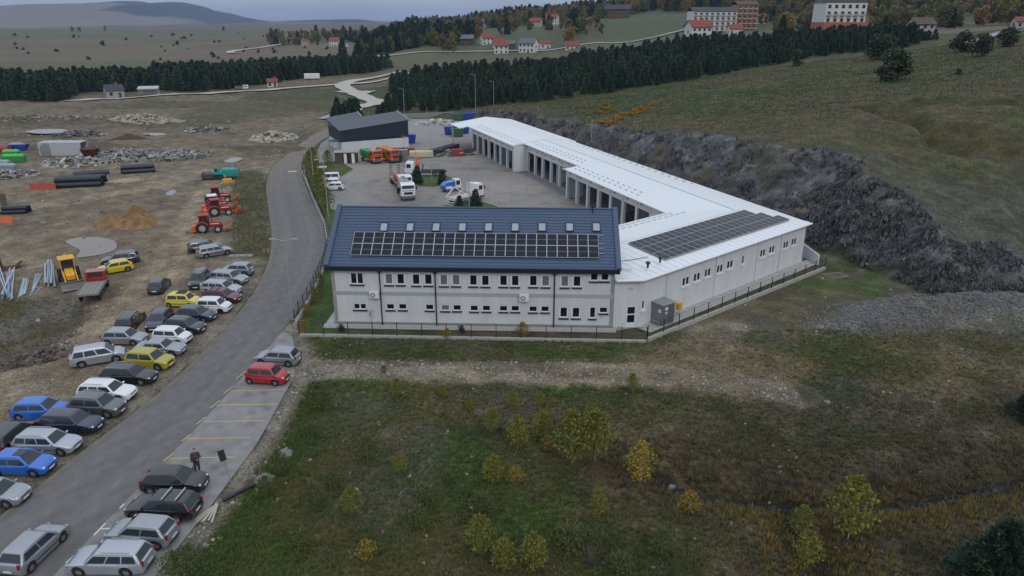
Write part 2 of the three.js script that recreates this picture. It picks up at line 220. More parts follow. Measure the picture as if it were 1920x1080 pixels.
      if (x > 4 && d < 62) { const cr = Math.min(segDist(x, d, creek), segDist(x, d, creek2)); k = mix3(k, mix3(C.soil, C.brown, c), .8 * ss(8, 2, cr + 5 * (b - .5))); if (d < 41 && x > 14) k = mix3(k, mix3([.14, .1, .035], C.olive, ss(.3, .6, b)), ss(4.5, 1, cr + 2 * (c - .5)) * .8); k = mix3(k, [.035, .032, .028], ss(.8, .3, cr)); }
      const gd = Math.max(zGarden(x, d, 1), zLawn(x, d, 1), zIsle1(x, d, 1), zIsle2(x, d, 1)); if (gd > 0) k = mix3(mix3(C.grass, C.soil, ss(.4, .6, b)), mix3(C.lush, C.grass, .3 * c), zLawn(x, d, 1) > 0 || zIsle1(x, d, 1) > 0 || zIsle2(x, d, 1) > 0 || x < -18 ? 1 : .1);
    }
  }
  if (x > 9 && d < 57 && s <= 0) k = mix3(k, [.052, .047, .033], .55 * ss(9, 18, x + 6 * (b - .5)) * ss(57, 51, d + 4 * (b - .5)) * ss(.25, .6, c * .5 + a * .5 + .1));
  if (s > 0 && d < 330) { const v = 1 - ss(.05, .45, cliff); k = [k[0] * lerp(.92, .74, v), k[1] * lerp(.95, .82, v), k[2] * lerp(1.08, .68, v)]; }
  const g = .9 + .2 * e; return [k[0] * g, k[1] * g, k[2] * g * .88];
}
const RLs = RL.map(p => p).sort((p, q) => p[1] - q[1]);
function lerpRoad(d) { if (d <= RLs[0][1]) return RLs[0][0]; for (let i = 1; i < RLs.length; i++) if (RLs[i][1] >= d) { const t = (d - RLs[i - 1][1]) / (RLs[i][1] - RLs[i - 1][1] || 1); return lerp(RLs[i - 1][0], RLs[i][0], t); } return lerp(-54, -60, ss(230, 300, d)); }

{ // the ground sheet
  const xs = [], ds = [];
  for (let x = 0, s = .36; x < 9000; x += s) { xs.push(x); if (x > 46) s *= x < 220 ? 1.022 : 1.12; }
  const XS = [...xs.slice(1).reverse().map(v => -v), ...xs];
  for (let d = -40, s = 3; d < 12000;) { ds.push(d); if (d >= 24) s = d < 96 ? .33 : d < 240 ? .33 + (d - 96) * .011 : s * 1.075; d += d < 24 ? Math.min(s, 24 - d || .33) : s; }
  const nx = XS.length, nd = ds.length, pos = new Float32Array(nx * nd * 3), cl = new Float32Array(nx * nd * 3), uv = new Float32Array(nx * nd * 2), idx = new Uint32Array((nx - 1) * (nd - 1) * 6);
  for (let j = 0; j < nd; j++) for (let i = 0; i < nx; i++) {
    const k = j * nx + i, [h, cf, s] = info(XS[i], ds[j]); let x = XS[i], d = ds[j];
    if (cf > .1) { x += (vn(x * .9 + 5, d * .9 + h * .8) - .5) * 1.1 * cf; d += (vn(x * .9 + 55, d * .9 + h * .8) - .5) * 1.1 * cf; }
    pos[k * 3] = x; pos[k * 3 + 1] = h; pos[k * 3 + 2] = -d;
    const c = col(XS[i], ds[j], h, cf, s); cl[k * 3] = c[0] * 2.4; cl[k * 3 + 1] = c[1] * 2.4; cl[k * 3 + 2] = c[2] * 2.4;
    uv[k * 2] = x / 15; uv[k * 2 + 1] = (d + h) / 15;
  }
  let q = 0; for (let j = 0; j + 1 < nd; j++) for (let i = 0; i + 1 < nx; i++) { const a = j * nx + i; idx[q++] = a; idx[q++] = a + 1; idx[q++] = a + nx; idx[q++] = a + 1; idx[q++] = a + nx + 1; idx[q++] = a + nx; }
  const g = new THREE.BufferGeometry(); g.setAttribute('position', new THREE.BufferAttribute(pos, 3)); g.setAttribute('color', new THREE.BufferAttribute(cl, 3)); g.setAttribute('uv', new THREE.BufferAttribute(uv, 2)); g.setIndex(new THREE.BufferAttribute(idx, 1)); g.computeVertexNormals();
  struct('ground', g, new THREE.MeshStandardMaterial({ vertexColors: true, map: groundTex, bumpMap: groundBump, bumpScale: .06, roughness: 1 }));
  console.log('ground verts', nx, nd, nx * nd);
}
// ---------- roads and paved areas (sheets with real thickness steps) ----------
function sheet(name, polyPts, y, material, cell = 1.2, colour) { // flat polygon sheet, subdivided so that the patches of wear show
  const b = box2(polyPts), z = zone(polyPts), f = [], cl = []; const g0 = poly(polyPts.map(p => [p[0], -p[1], y]), .04); if (!colour) return struct(name, g0, material);
  return struct(name, g0, material); }
function ribbon(name, A, B, n, y, material, colour) { const pos = [], cl = [], uv = [], idx = []; for (let i = 0; i < A.length; i++) for (let j = 0; j <= n; j++) { const t = j / n, x = lerp(A[i][0], B[i][0], t), d = lerp(A[i][1], B[i][1], t); pos.push(x, y, -d); uv.push(x, d); cl.push(...colour(x, d, t, i)); }
  for (let i = 0; i + 1 < A.length; i++) for (let j = 0; j < n; j++) { const a = i * (n + 1) + j; idx.push(a, a + 1, a + n + 1, a + 1, a + n + 2, a + n + 1); }
  const g = new THREE.BufferGeometry(); g.setAttribute('position', new THREE.Float32BufferAttribute(pos, 3)); g.setAttribute('color', new THREE.Float32BufferAttribute(cl, 3)); g.setAttribute('uv', new THREE.Float32BufferAttribute(uv, 2)); g.setIndex(idx); g.computeVertexNormals(); return struct(name, g, material); }
const asphaltMat = new THREE.MeshStandardMaterial({ vertexColors: true, map: rep(fineTex, .35), roughness: .9 });
{
  const A = crv(roadL, 420), B = crv(roadR, 420);
  ribbon('road', A, B, 26, .02, asphaltMat, (x, d, t) => { const u = fbm(t * 26, d * .03, 3), b = fbm(x * .3, d * .3, 4), dust = ss(120, 165, d + (b - .5) * 40); const g = .19 + .05 * (u - .5) + .035 * (b - .5) + .02 * (Math.exp(-(((t - .28) / .1) ** 2)) + Math.exp(-(((t - .72) / .1) ** 2))); const edge = .5 * ss(.1, 0, t + (b - .5) * .12); return mix3([g, g * .97, g * .965], [.27, .23, .18], clamp(dust * .75 + edge)); });
  // grid sheet clipped to a polygon, with wear colours
  const gridSheet = (name, P, y, cell, colour) => { const b = box2(P), z = zone(P), pos = [], cl = [], uv = []; const v = (x, d) => { pos.push(x, y, -d); const c = colour(x, d); cl.push(...c); uv.push(x, d); };
    const tri = THREE.ShapeUtils.triangulateShape(P.map(p => new THREE.Vector2(...p)), []);
    const sub = (a, bb, c, n) => { const l = Math.max(Math.hypot(a[0] - bb[0], a[1] - bb[1]), Math.hypot(c[0] - bb[0], c[1] - bb[1]), Math.hypot(a[0] - c[0], a[1] - c[1])); if (l < cell || n > 13) { const w = (bb[0] - a[0]) * (c[1] - a[1]) - (bb[1] - a[1]) * (c[0] - a[0]); const o = w > 0 ? [a, bb, c] : [a, c, bb]; o.forEach(p => v(...p)); return; }
      const e = [[a, bb, c], [bb, c, a], [c, a, bb]].sort((p, q) => Math.hypot(q[0][0] - q[1][0], q[0][1] - q[1][1]) - Math.hypot(p[0][0] - p[1][0], p[0][1] - p[1][1]))[0]; const mm = [(e[0][0] + e[1][0]) / 2, (e[0][1] + e[1][1]) / 2]; sub(e[0], mm, e[2], n + 1); sub(mm, e[1], e[2], n + 1); };
    for (const t of tri) sub(P[t[0]], P[t[1]], P[t[2]], 0);
    const g = new THREE.BufferGeometry(); g.setAttribute('position', new THREE.Float32BufferAttribute(pos, 3)); g.setAttribute('color', new THREE.Float32BufferAttribute(cl, 3)); g.setAttribute('uv', new THREE.Float32BufferAttribute(uv, 2)); g.computeVertexNormals(); return struct(name, g, asphaltMat); };
  gridSheet('parking_bays', parkPoly.map((p, i) => p), .012, .9, (x, d) => { const b = fbm(x * .5, d * .5, 4), a = fbm(x * .12, d * .12 + 4, 3), sp = ss(.66, .72, fbm(x * 1.6 + 4, d * 1.6, 3)); const g = .335 + .09 * (a - .5) + .07 * (b - .5) - .1 * sp; return [g, g * .985, g * .98]; });
  gridSheet('yard_pavement', yardPoly, -.004, 1.6, (x, d) => { const b = fbm(x * .22, d * .22, 4), a = fbm(x * .06, d * .06 + 4, 3); const ring = Math.abs(Math.hypot(x + 10, d - 134) - 17), tr = .05 * Math.exp(-((ring / 1.2) ** 2)), st = ss(.6, .7, fbm(x * .5 + 9, d * .5, 3)) * .06; const g = .33 + .1 * (a - .5) + .08 * (b - .5) - tr - st; const far = ss(180, 198, d); return mix3([g * 1.05, g * .965, g * .895], [.36, .36, .355], far); });
  gridSheet('car_lot', lotPoly, .016, 1.4, (x, d) => { const g = .31 + .1 * (fbm(x * .3, d * .3, 3) - .5); return [g, g, g * .985]; });
  const turf = new THREE.MeshStandardMaterial({ vertexColors: true, map: rep(groundTex, .12), roughness: 1 });
  const lawnCol = (x, d) => { const c = mix3([.06, .12, .018], [.09, .12, .03], fbm(x * .6, d * .6, 3)); return c.map(v => v * 2.1); };
  for (const [n, p] of [['lawn', lawnPoly], ['lawn', isle1], ['lawn', isle2]]) { const g = gridSheet(n, p, .1, 1, lawnCol); g.material = turf; const e = []; for (let i = 0; i < p.length; i++) { const a = p[i], b2 = p[(i + 1) % p.length]; e.push(bx(Math.hypot(b2[0] - a[0], b2[1] - a[1]) + .1, .12, .14, (a[0] + b2[0]) / 2, .062, -(a[1] + b2[1]) / 2, Math.atan2(b2[1] - a[1], b2[0] - a[0]))); } struct('kerb', e, m.kerb); }
  // parking lines: each a bar across the bay and a slanted tick at the road end
  const line = (a, b, w, mat, name) => { const p = gp(...a), q = gp(...b), l = Math.hypot(q[0] - p[0], q[1] - p[1]); return struct(name, bx(l, .004, w, (p[0] + q[0]) / 2, .0185, -(p[1] + q[1]) / 2, Math.atan2(q[1] - p[1], q[0] - p[0])), mat); };
  for (const [a, b] of [[[432, 733], [537, 731]], [[407, 760], [520, 758]], [[380, 791], [497, 789]], [[352, 823], [472, 821]], [[318, 860], [441, 857]], [[455, 705], [552, 705]]]) { line(a, b, .1, m.yellowLine, 'yellow_bay_marking'); line([a[0] + 6, a[1] - 9], [a[0] - 12, a[1] + 5], .1, m.yellowLine, 'yellow_bay_marking'); }
  for (const [a, b] of [[[190, 992], [225, 991]], [[176, 1004], [198, 981]], [[124, 1056], [148, 1034]], [[225, 953], [233, 945]]]) line(a, b, .11, m.whiteLine, 'white_bay_marking');
  line([540, 322], [556, 321], .8, m.whiteLine, 'white_road_marking');
}
// far tracks and lanes
function lane(name, pts, w, mat) { const c = new THREE.CatmullRomCurve3(pts.map(p => new THREE.Vector3(p[0], 0, p[1]))).getSpacedPoints(60); const A = [], B = []; for (let i = 0; i < c.length; i++) { const q = c[Math.min(i + 1, c.length - 1)], p = c[Math.max(i - 1, 0)], dx = q.x - p.x, dz = q.z - p.z, l = Math.hypot(dx, dz); A.push([c[i].x - dz / l * w / 2, c[i].z + dx / l * w / 2]); B.push([c[i].x + dz / l * w / 2, c[i].z - dx / l * w / 2]); }
  const pos = [], idx = []; for (let i = 0; i < A.length; i++) for (let j = 0; j < 3; j++) { const x = lerp(A[i][0], B[i][0], j / 2), d = lerp(A[i][1], B[i][1], j / 2); pos.push(x, hgt(x, d) + .2 + d * .0008, -d); } for (let i = 0; i + 1 < A.length; i++) for (let j = 0; j < 2; j++) { const a = i * 3 + j; idx.push(a, a + 1, a + 3, a + 1, a + 4, a + 3); }
  const g = new THREE.BufferGeometry(); g.setAttribute('position', new THREE.Float32BufferAttribute(pos, 3)); g.setIndex(idx); g.computeVertexNormals(); return struct(name, wuv(g), mat); }
const sLane = [[-56, 226], [-54, 246], [-49, 268], [-57, 290], [-69, 318], [-78, 345], [-75, 370], [-58, 385]]; const laneMat = MD([.42, .4, .35]), laneGrey = MD([.3, .29, .28]);
lane('gravel_road', [[-175, 290], [-140, 306], [-105, 332], [-70, 352], [-40, 372]], 5, laneMat);
lane('gravel_road', sLane, 7, laneMat);
lane('gravel_road', [[-72, 318], [-66, 312], [-58, 310]], 9, laneMat);
lane('gravel_road', pxs([[440, 100], [432, 96], [445, 92], [490, 90], [560, 86], [610, 84]]), 8, laneMat);
lane('lane', [[70, 455], [92, 470], [130, 520], [165, 600], [190, 700], [190, 780]], 5, laneGrey);
lane('lane', [[-110, 560], [-70, 520], [-30, 500], [20, 480], [70, 455]], 4, laneMat);
lane('lane', [[140, 235], [170, 262], [230, 268]], 5, laneGrey);
// ---------- far mountain ----------
{
  const prof = [[-900, 30], [-400, 14], [-150, 26], [0, 25], [40, 20], [80, 16], [100, 13], [195, 12], [225, 12], [255, 8], [275, 11], [292, 15], [320, 11], [338, 10], [360, 14], [385, 22], [410, 26], [440, 33], [470, 39], [492, 43], [520, 42], [600, 38], [660, 37], [720, 42], [800, 44]];
  const py = px => { for (let i = 1; i < prof.length; i++) if (prof[i][0] >= px) { const t = (px - prof[i - 1][0]) / (prof[i][0] - prof[i - 1][0]); return lerp(prof[i - 1][1], prof[i][1], t * t * (3 - 2 * t)); } return 46; };
  const nx = 300, nd = 60, pos = [], cl = [], idx = [];
  for (let j = 0; j <= nd; j++) for (let i = 0; i <= nx; i++) { const d = lerp(2600, 7600, j / nd), px = lerp(-900, 820, i / nx), x = (px - 960) / FPX * 6000 * .938 * lerp(.75, 1.05, j / nd) * 1.06; const top = CAMH + (40 - py(px)) / FPX * 6000 * 1.06 + 6, t = j / nd, s = t < .72 ? ss(-.1, .74, t) ** 1.25 : 1 - .6 * ss(.74, 1, t); const h = lerp(6, top, s) + (fbm(x * .0022, d * .0022, 4) - .5) * 34 * ss(0, .3, t) * ss(.95, .6, s);
    pos.push(x, h - 4, -d); const f = ss(.02, .1, (s - .8) + (fbm(x * .003, d * .003, 4) - .5) * .7) * ss(.4, .6, t); const sp = px > 300 && s > .55 ? ss(.5, .62, s + (fbm(x * .004, d * .002 + 4, 3) - .5) * .3) * ss(290, 340, px) : 0;
    cl.push(...mix3(mix3([.19, .165, .13], [.15, .14, .1], fbm(x * .002, d * .004, 4)), [.035, .05, .035], clamp(f + sp))); }
  for (let j = 0; j < nd; j++) for (let i = 0; i < nx; i++) { const a = j * (nx + 1) + i; idx.push(a, a + 1, a + nx + 1, a + 1, a + nx + 2, a + nx + 1); }
  const g = new THREE.BufferGeometry(); g.setAttribute('position', new THREE.Float32BufferAttribute(pos, 3)); g.setAttribute('color', new THREE.Float32BufferAttribute(cl, 3)); g.setIndex(idx); g.computeVertexNormals();
  struct('mountain', g, new THREE.MeshStandardMaterial({ vertexColors: true, roughness: 1 }));
}
// ---------- office building ----------
function onPlane(px, py, P, n) { const [a, u, f] = ray(px, py), D = new THREE.Vector3(a, u, -f), O = new THREE.Vector3(0, CAMH, 0); const t = P.clone().sub(O).dot(n) / D.dot(n); return O.addScaledVector(D, t); }
function frameWin(root, x, y, z, w, h, opts = {}) { // window in the plane z facing +z; the opening is recessed, the pane sits back in it
  const g = opts.name ?? 'window', fr = opts.double || h < .8 ? .09 : .125, s = [];
  const win = mk(g, [bx(w, fr, .1, x, y + h / 2 - fr / 2, z - .03), bx(w, fr, .1, x, y - h / 2 + fr / 2, z - .03), bx(fr, h - 2 * fr, .1, x - w / 2 + fr / 2, y, z - .03), bx(fr, h - 2 * fr, .1, x + w / 2 - fr / 2, y, z - .03), ...(opts.double ? [bx(.13, h - 2 * fr, .1, x, y, z - .03)] : [])], m.whitePaint, root);
  const xs = opts.double ? [[-w / 4 - .0, w / 2 - fr - .065], [w / 4, w / 2 - fr - .065]] : [[0, w - 2 * fr]];
  for (const [dx, pw] of xs) mk('pane', bx(pw, h - 2 * fr, .02, x + dx + (opts.double ? (dx < 0 ? .003 : -.003) : 0), y, z - .065), opts.blind ? m.blind : m.glass, win);
  if (opts.sill !== 0) mk('sill', bx(w + .12, .15, .22, x, y - h / 2 - .076, z + .07), opts.sillMat ?? m.sill, win);
  return win;
}
const offA = [-18.0, 67.8], offAng = Math.atan2(66.7 - 67.8, 28.1), OW = 28.1, OD = 12.2, OE = 6.5, OR = 10.75;
const office = thing('office_building', 'white two-storey office block with dark blue tiled roof and rooftop solar panels', 'building', [offA[0], 0, -offA[1]], offAng);
office.updateMatrixWorld(true);
const offN = new THREE.Vector3(0, 0, 1).transformDirection(office.matrixWorld), offP = new THREE.Vector3(offA[0], 0, -offA[1]);
const offLoc = (px, py) => office.worldToLocal(onPlane(px, py, offP, offN));
{
  const up = [[669, 522, 2], [729, 523, 1], [751, 523], [780, 524], [803, 524], [832, 525, 1], [855, 525, 1], [887.5, 525.5], [910, 526], [944, 526], [966, 526.5], [1000, 526.5], [1023, 527, 1], [1059, 527.5, 1], [1082, 527.5], [1114.5, 516], [1134.5, 516]];
  const low = [[675, 574.5, 2], [732, 575], [755, 575], [805.5, 576], [835, 577, 1], [857, 577], [889, 578], [912, 578], [944, 578.5], [966, 578.5], [999.5, 579.5], [1022, 579.5], [1057, 585.5, 0, 1.22], [1080, 586, 0, 1.22], [1111, 586, 0, 1.3, .72], [1131.5, 581.5]];
  const holes = [], wins = [];
  for (const [l, h0] of [[up, 1.25], [low, .68]]) for (const [px, py, k, hh, ww] of l) { const p = offLoc(px, py), w = k === 2 ? 1.35 : ww ?? .88, h = hh ?? h0; wins.push([p.x, p.y, w, h, k]); holes.push([[p.x - w / 2, p.y - h / 2], [p.x + w / 2, p.y - h / 2], [p.x + w / 2, p.y + h / 2], [p.x - w / 2, p.y + h / 2]]); }
  const front = extr([[0, 0], [OW, 0], [OW, OE], [0, OE]], .35, 0, holes).translate(0, 0, -.35);
  const gable = x => extr([[-OD, 0], [0, 0], [0, OE], [-OD / 2, OR - .1], [-OD, OE]], .35).rotateY(-Math.PI / 2).translate(x + .35, 0, 0);
  const wallM = mk('wall', [wuv(front), wuv(gable(.001)), wuv(gable(OW - .351)), bx(OW - .8, OE, .3, OW / 2, OE / 2, -OD + .15)], m.white, office);
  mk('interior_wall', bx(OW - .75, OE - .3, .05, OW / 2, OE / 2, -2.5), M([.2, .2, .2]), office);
  for (const [x, y, w, h, k] of wins) frameWin(office, x, y, -.06, w, h, { double: k === 2, blind: k === 1 });
  mk('plinth', bx(OW + .06, .35, .05, OW / 2, .175, .026), m.concrete, office);
  mk('apron_paving', bx(OW + 1.4, .08, 1.0, OW / 2 - .4, .04, .55), m.paving, office);
  mk('apron_paving', bx(1.0, .08, OD, -.55, .04, -OD / 2), m.paving, office);
  for (const [a, b] of [[.02, OW - .05]]) mk('grey_band', bx(b - a, .4, .012, (a + b) / 2, 3.42, .007), m.band, office);
  // roof: two slopes of stepped metal tiles
  const sl = Math.hypot(OD / 2 + .35, (OR - OE) * (1 + .35 / (OD / 2))), ang = Math.atan2(OR - OE, OD / 2);
  const nrow = 20, ncol = 128, rowL = sl / nrow, f = [], cw = (OW + .5) / ncol, seg = 3;
  for (let side = 0; side < 2; side++) { const arr = []; for (let r = 0; r < nrow; r++) { const s0 = r * rowL, s1 = (r + 1) * rowL + .015; const P = (u, s, lift) => { const hz = Math.cos(ang) * s, vy = Math.sin(ang) * s; const z = .35 - hz - Math.sin(ang) * -lift, y = OE - .35 * Math.tan(ang) + vy + Math.cos(ang) * lift; return side ? [OW - u, y, -OD - z] : [u, y, z]; };
      for (let c = 0; c < ncol; c++) for (let q = 0; q < seg; q++) { const w = t => .035 * Math.sin(Math.PI * t) ** 2; const t0 = q / seg, t1 = (q + 1) / seg, u0 = -.25 + (c + t0) * cw, u1 = -.25 + (c + t1) * cw; const a = P(u0, s0, .05 + w(t0)), b = P(u1, s0, .05 + w(t1)), d1 = P(u1, s1, .012 + w(t1)), e = P(u0, s1, .012 + w(t0)); arr.push(...a, ...b, ...d1, ...a, ...d1, ...e); if (q < 3) { const a0 = P(u0, s0, .0), b0 = P(u1, s0, .0); arr.push(...a0, ...b0, ...b, ...a0, ...b, ...a); } } }
    for (const v of arr) f.push(v); }
  const rg = new THREE.BufferGeometry(); rg.setAttribute('position', new THREE.Float32BufferAttribute(f, 3)); rg.computeVertexNormals();
  const roof = mk('roof', rg, m.roofBlue, office); 
  mk('roof_deck', [quad([-.2, OE - .27, .33], [OW + .2, OE - .27, .33], [OW + .2, OR - .03, -OD / 2], [-.2, OR - .03, -OD / 2], .12), quad([OW + .2, OE - .27, -OD - .33], [-.2, OE - .27, -OD - .33], [-.2, OR - .03, -OD / 2], [OW + .2, OR - .03, -OD / 2], .12)], m.trimBlue, office);
  mk('ridge_cap', bar([-.3, OR + .05, -OD / 2], [OW + .3, OR + .05, -OD / 2], .11, 8), m.roofBlue, office);
  mk('gutter', [rb(OW + .9, .2, .2, OW / 2, OE - .14, .5, .05), bx(OW + .9, .34, .05, OW / 2, OE - .38, .42), bx(OW + .9, .05, .5, OW / 2, OE - .56, .2)], m.trimBlue, office);
  for (const x of [-.32, OW + .32]) { const e = []; for (const s of [0, 1]) { const z0 = s ? -OD - .45 : .45, y0 = OE - .3, y1 = OR + .18; const q = [[x - .24, y0 + .34, z0], [x + .24, y0 + .34, z0], [x + .24, y1 + .1, -OD / 2], [x - .24, y1 + .1, -OD / 2]]; e.push(s ? quad(q[1], q[0], q[3], q[2], .42) : quad(...q, .42)); } mk('verge_parapet', e, m.roofBlue, office); }
  // roof-plane placing
  const n = new THREE.Vector3(0, Math.cos(ang), Math.sin(ang)), RP = new THREE.Vector3(0, OE, 0);
  const wn = n.clone().transformDirection(office.matrixWorld), wp = office.localToWorld(RP.clone());
  const roofLoc = (px, py) => office.worldToLocal(onPlane(px, py, wp, wn));
  const tilt = ang - Math.PI / 2 + Math.PI / 2; // rotation about x that lays a box on the slope
  const lay = (w, h, t, x, y, z) => new THREE.BoxGeometry(w, t, h).applyMatrix4(X4(x, y, z, 0, ang));
  const off = (p, k) => p.clone().addScaledVector(n, k);
  for (let i = 0; i < 9; i++) { const p = roofLoc([720, 769, 818, 867, 916, 966, 1016.5, 1068, 1118][i], 427), q = off(p, .12); const s = mk('skylight', [lay(.86, .1, .16, ...off(p, .1).add(new THREE.Vector3(0, Math.sin(ang) * .55, -Math.cos(ang) * .55)).toArray()), lay(.86, .1, .16, ...off(p, .1).add(new THREE.Vector3(0, -Math.sin(ang) * .55, Math.cos(ang) * .55)).toArray()), lay(.1, 1.1, .16, p.x - .38, ...off(p, .1).toArray().slice(1)), lay(.1, 1.1, .16, p.x + .38, ...off(p, .1).toArray().slice(1))], m.trimBlue, office); mk('pane', lay(.66, 1.0, .03, ...q.toArray()), M([.3, .33, .37], .03, .55), s); }
  const a0 = roofLoc(666, 437), a1 = roofLoc(655, 480.5), a2 = roofLoc(1121, 440); const pw = (a2.x - a0.x) / 24, dir = a1.clone().sub(a0); dir.x = 0; const ph = dir.length() / 2; dir.normalize();
  const pg = new THREE.BoxGeometry(pw - .03, .03, ph - .03).applyMatrix4(X4(0, 0, 0, 0, ang)), fl = (w, h, x, z) => new THREE.BoxGeometry(w, .045, h).translate(x, 0, z);
  const fg = mg([fl(pw - .015, .03, 0, ph / 2 - .02), fl(pw - .015, .03, 0, -ph / 2 + .02), fl(.03, ph - .1, pw / 2 - .02, 0), fl(.03, ph - .1, -pw / 2 + .02, 0), fl(pw - .11, .014, 0, 0).translate(0, -.004, 0)]).applyMatrix4(X4(0, 0, 0, 0, ang));
  for (let r = 0; r < 2; r++) for (let c = 0; c < 24; c++) { const p = a0.clone().addScaledVector(dir, (r + .5) * ph); p.x = a0.x + (c + .5) * pw; p.addScaledVector(n, .2); const s = mk('solar_panel', pg, m.panel, office); s.position.copy(p); mk('frame', fg, m.alu, s); }
  for (const [y0] of [[443], [459], [467], [477]]) { const p = off(roofLoc(1122, y0), .13), q = off(roofLoc(1131, y0), .13); mk('mounting_rail', bar(p.toArray(), q.toArray(), .03), m.alu, office); }
  for (const px of [712, 816, 1040]) { const p = offLoc(px, 520); mk('downpipe', [bar([p.x, .05, .12], [p.x, OE - .75, .12], .065, 8), bar([p.x, OE - .75, .12], [p.x, OE - .5, .4], .065, 8), bx(.34, .2, .2, p.x, OE - .72, .13)], m.trimBlue, office); }
  for (const [px, py] of [[703, 550], [983, 556]]) { const p = offLoc(px, py); const ac = mk('air_conditioner', rb(.95, .72, .34, p.x, p.y, .35, .03), m.whitePaint, office); mk('fan_grille', [cy(.27, .27, .02, p.x - .12, p.y, .53, 18, Math.PI / 2)], M([.3, .31, .32], .6), ac); mk('fan_hub', cy(.12, .12, .03, p.x - .12, p.y, .545, 12, Math.PI / 2), M([.6, .6, .6]), ac); mk('bracket', [bx(.05, .05, .5, p.x - .35, p.y - .4, .25), bx(.05, .05, .5, p.x + .35, p.y - .4, .25)], m.steel, ac); }
  mk('flue', [bar([OW - 2, OR - .6, -OD / 2 + .4], [OW - 2, OR + .45, -OD / 2 + .4], .07), cy(.13, .13, .06, OW - 2, OR + .46, -OD / 2 + .4)], m.black, office);
  // cable that hangs from the array to the hall roof
  { const p = off(roofLoc(1122, 445), .2), q = office.worldToLocal(V(11.6, 6.0, 72.5)); const c = new THREE.CatmullRomCurve3([p, p.clone().lerp(q, .5).add(new THREE.Vector3(0, -.15, 0)), q]); mk('cable', new THREE.TubeGeometry(c, 12, .025, 5), m.whitePaint, office); }
}

// ---------- service hall with garages (one connected white building) ----------
const HA = [12.7, 67.0], HB = [37.1, 88.0], hAng = Math.atan2(HB[1] - HA[1], HB[0] - HA[0]), HL = Math.hypot(HB[0] - HA[0], HB[1] - HA[1]), HE = 5.3, HR = 6.2, HD = 14.4;
const hall = thing('service_hall', 'white L-shaped depot hall with open garage bays and solar panels on its roof', 'building', [HA[0], 0, -HA[1]], hAng);
hall.updateMatrixWorld(true);
const hallInv = hall.matrixWorld.clone().invert();
const HLx = (x, d, y = 0) => V(x, y, d).applyMatrix4(hallInv);           // plan point -> hall frame
const gAng = Math.atan2(.936, -.351), gP = [9.3, 123.8];                    // garage frame: x along the row away from the office, z towards the cliff
const gToHall = hallInv.clone().multiply(new THREE.Matrix4().makeTranslation(gP[0], 0, -gP[1]).multiply(new THREE.Matrix4().makeRotationY(gAng)));
const gInv = gToHall.clone().invert();
const GD = 13.5;
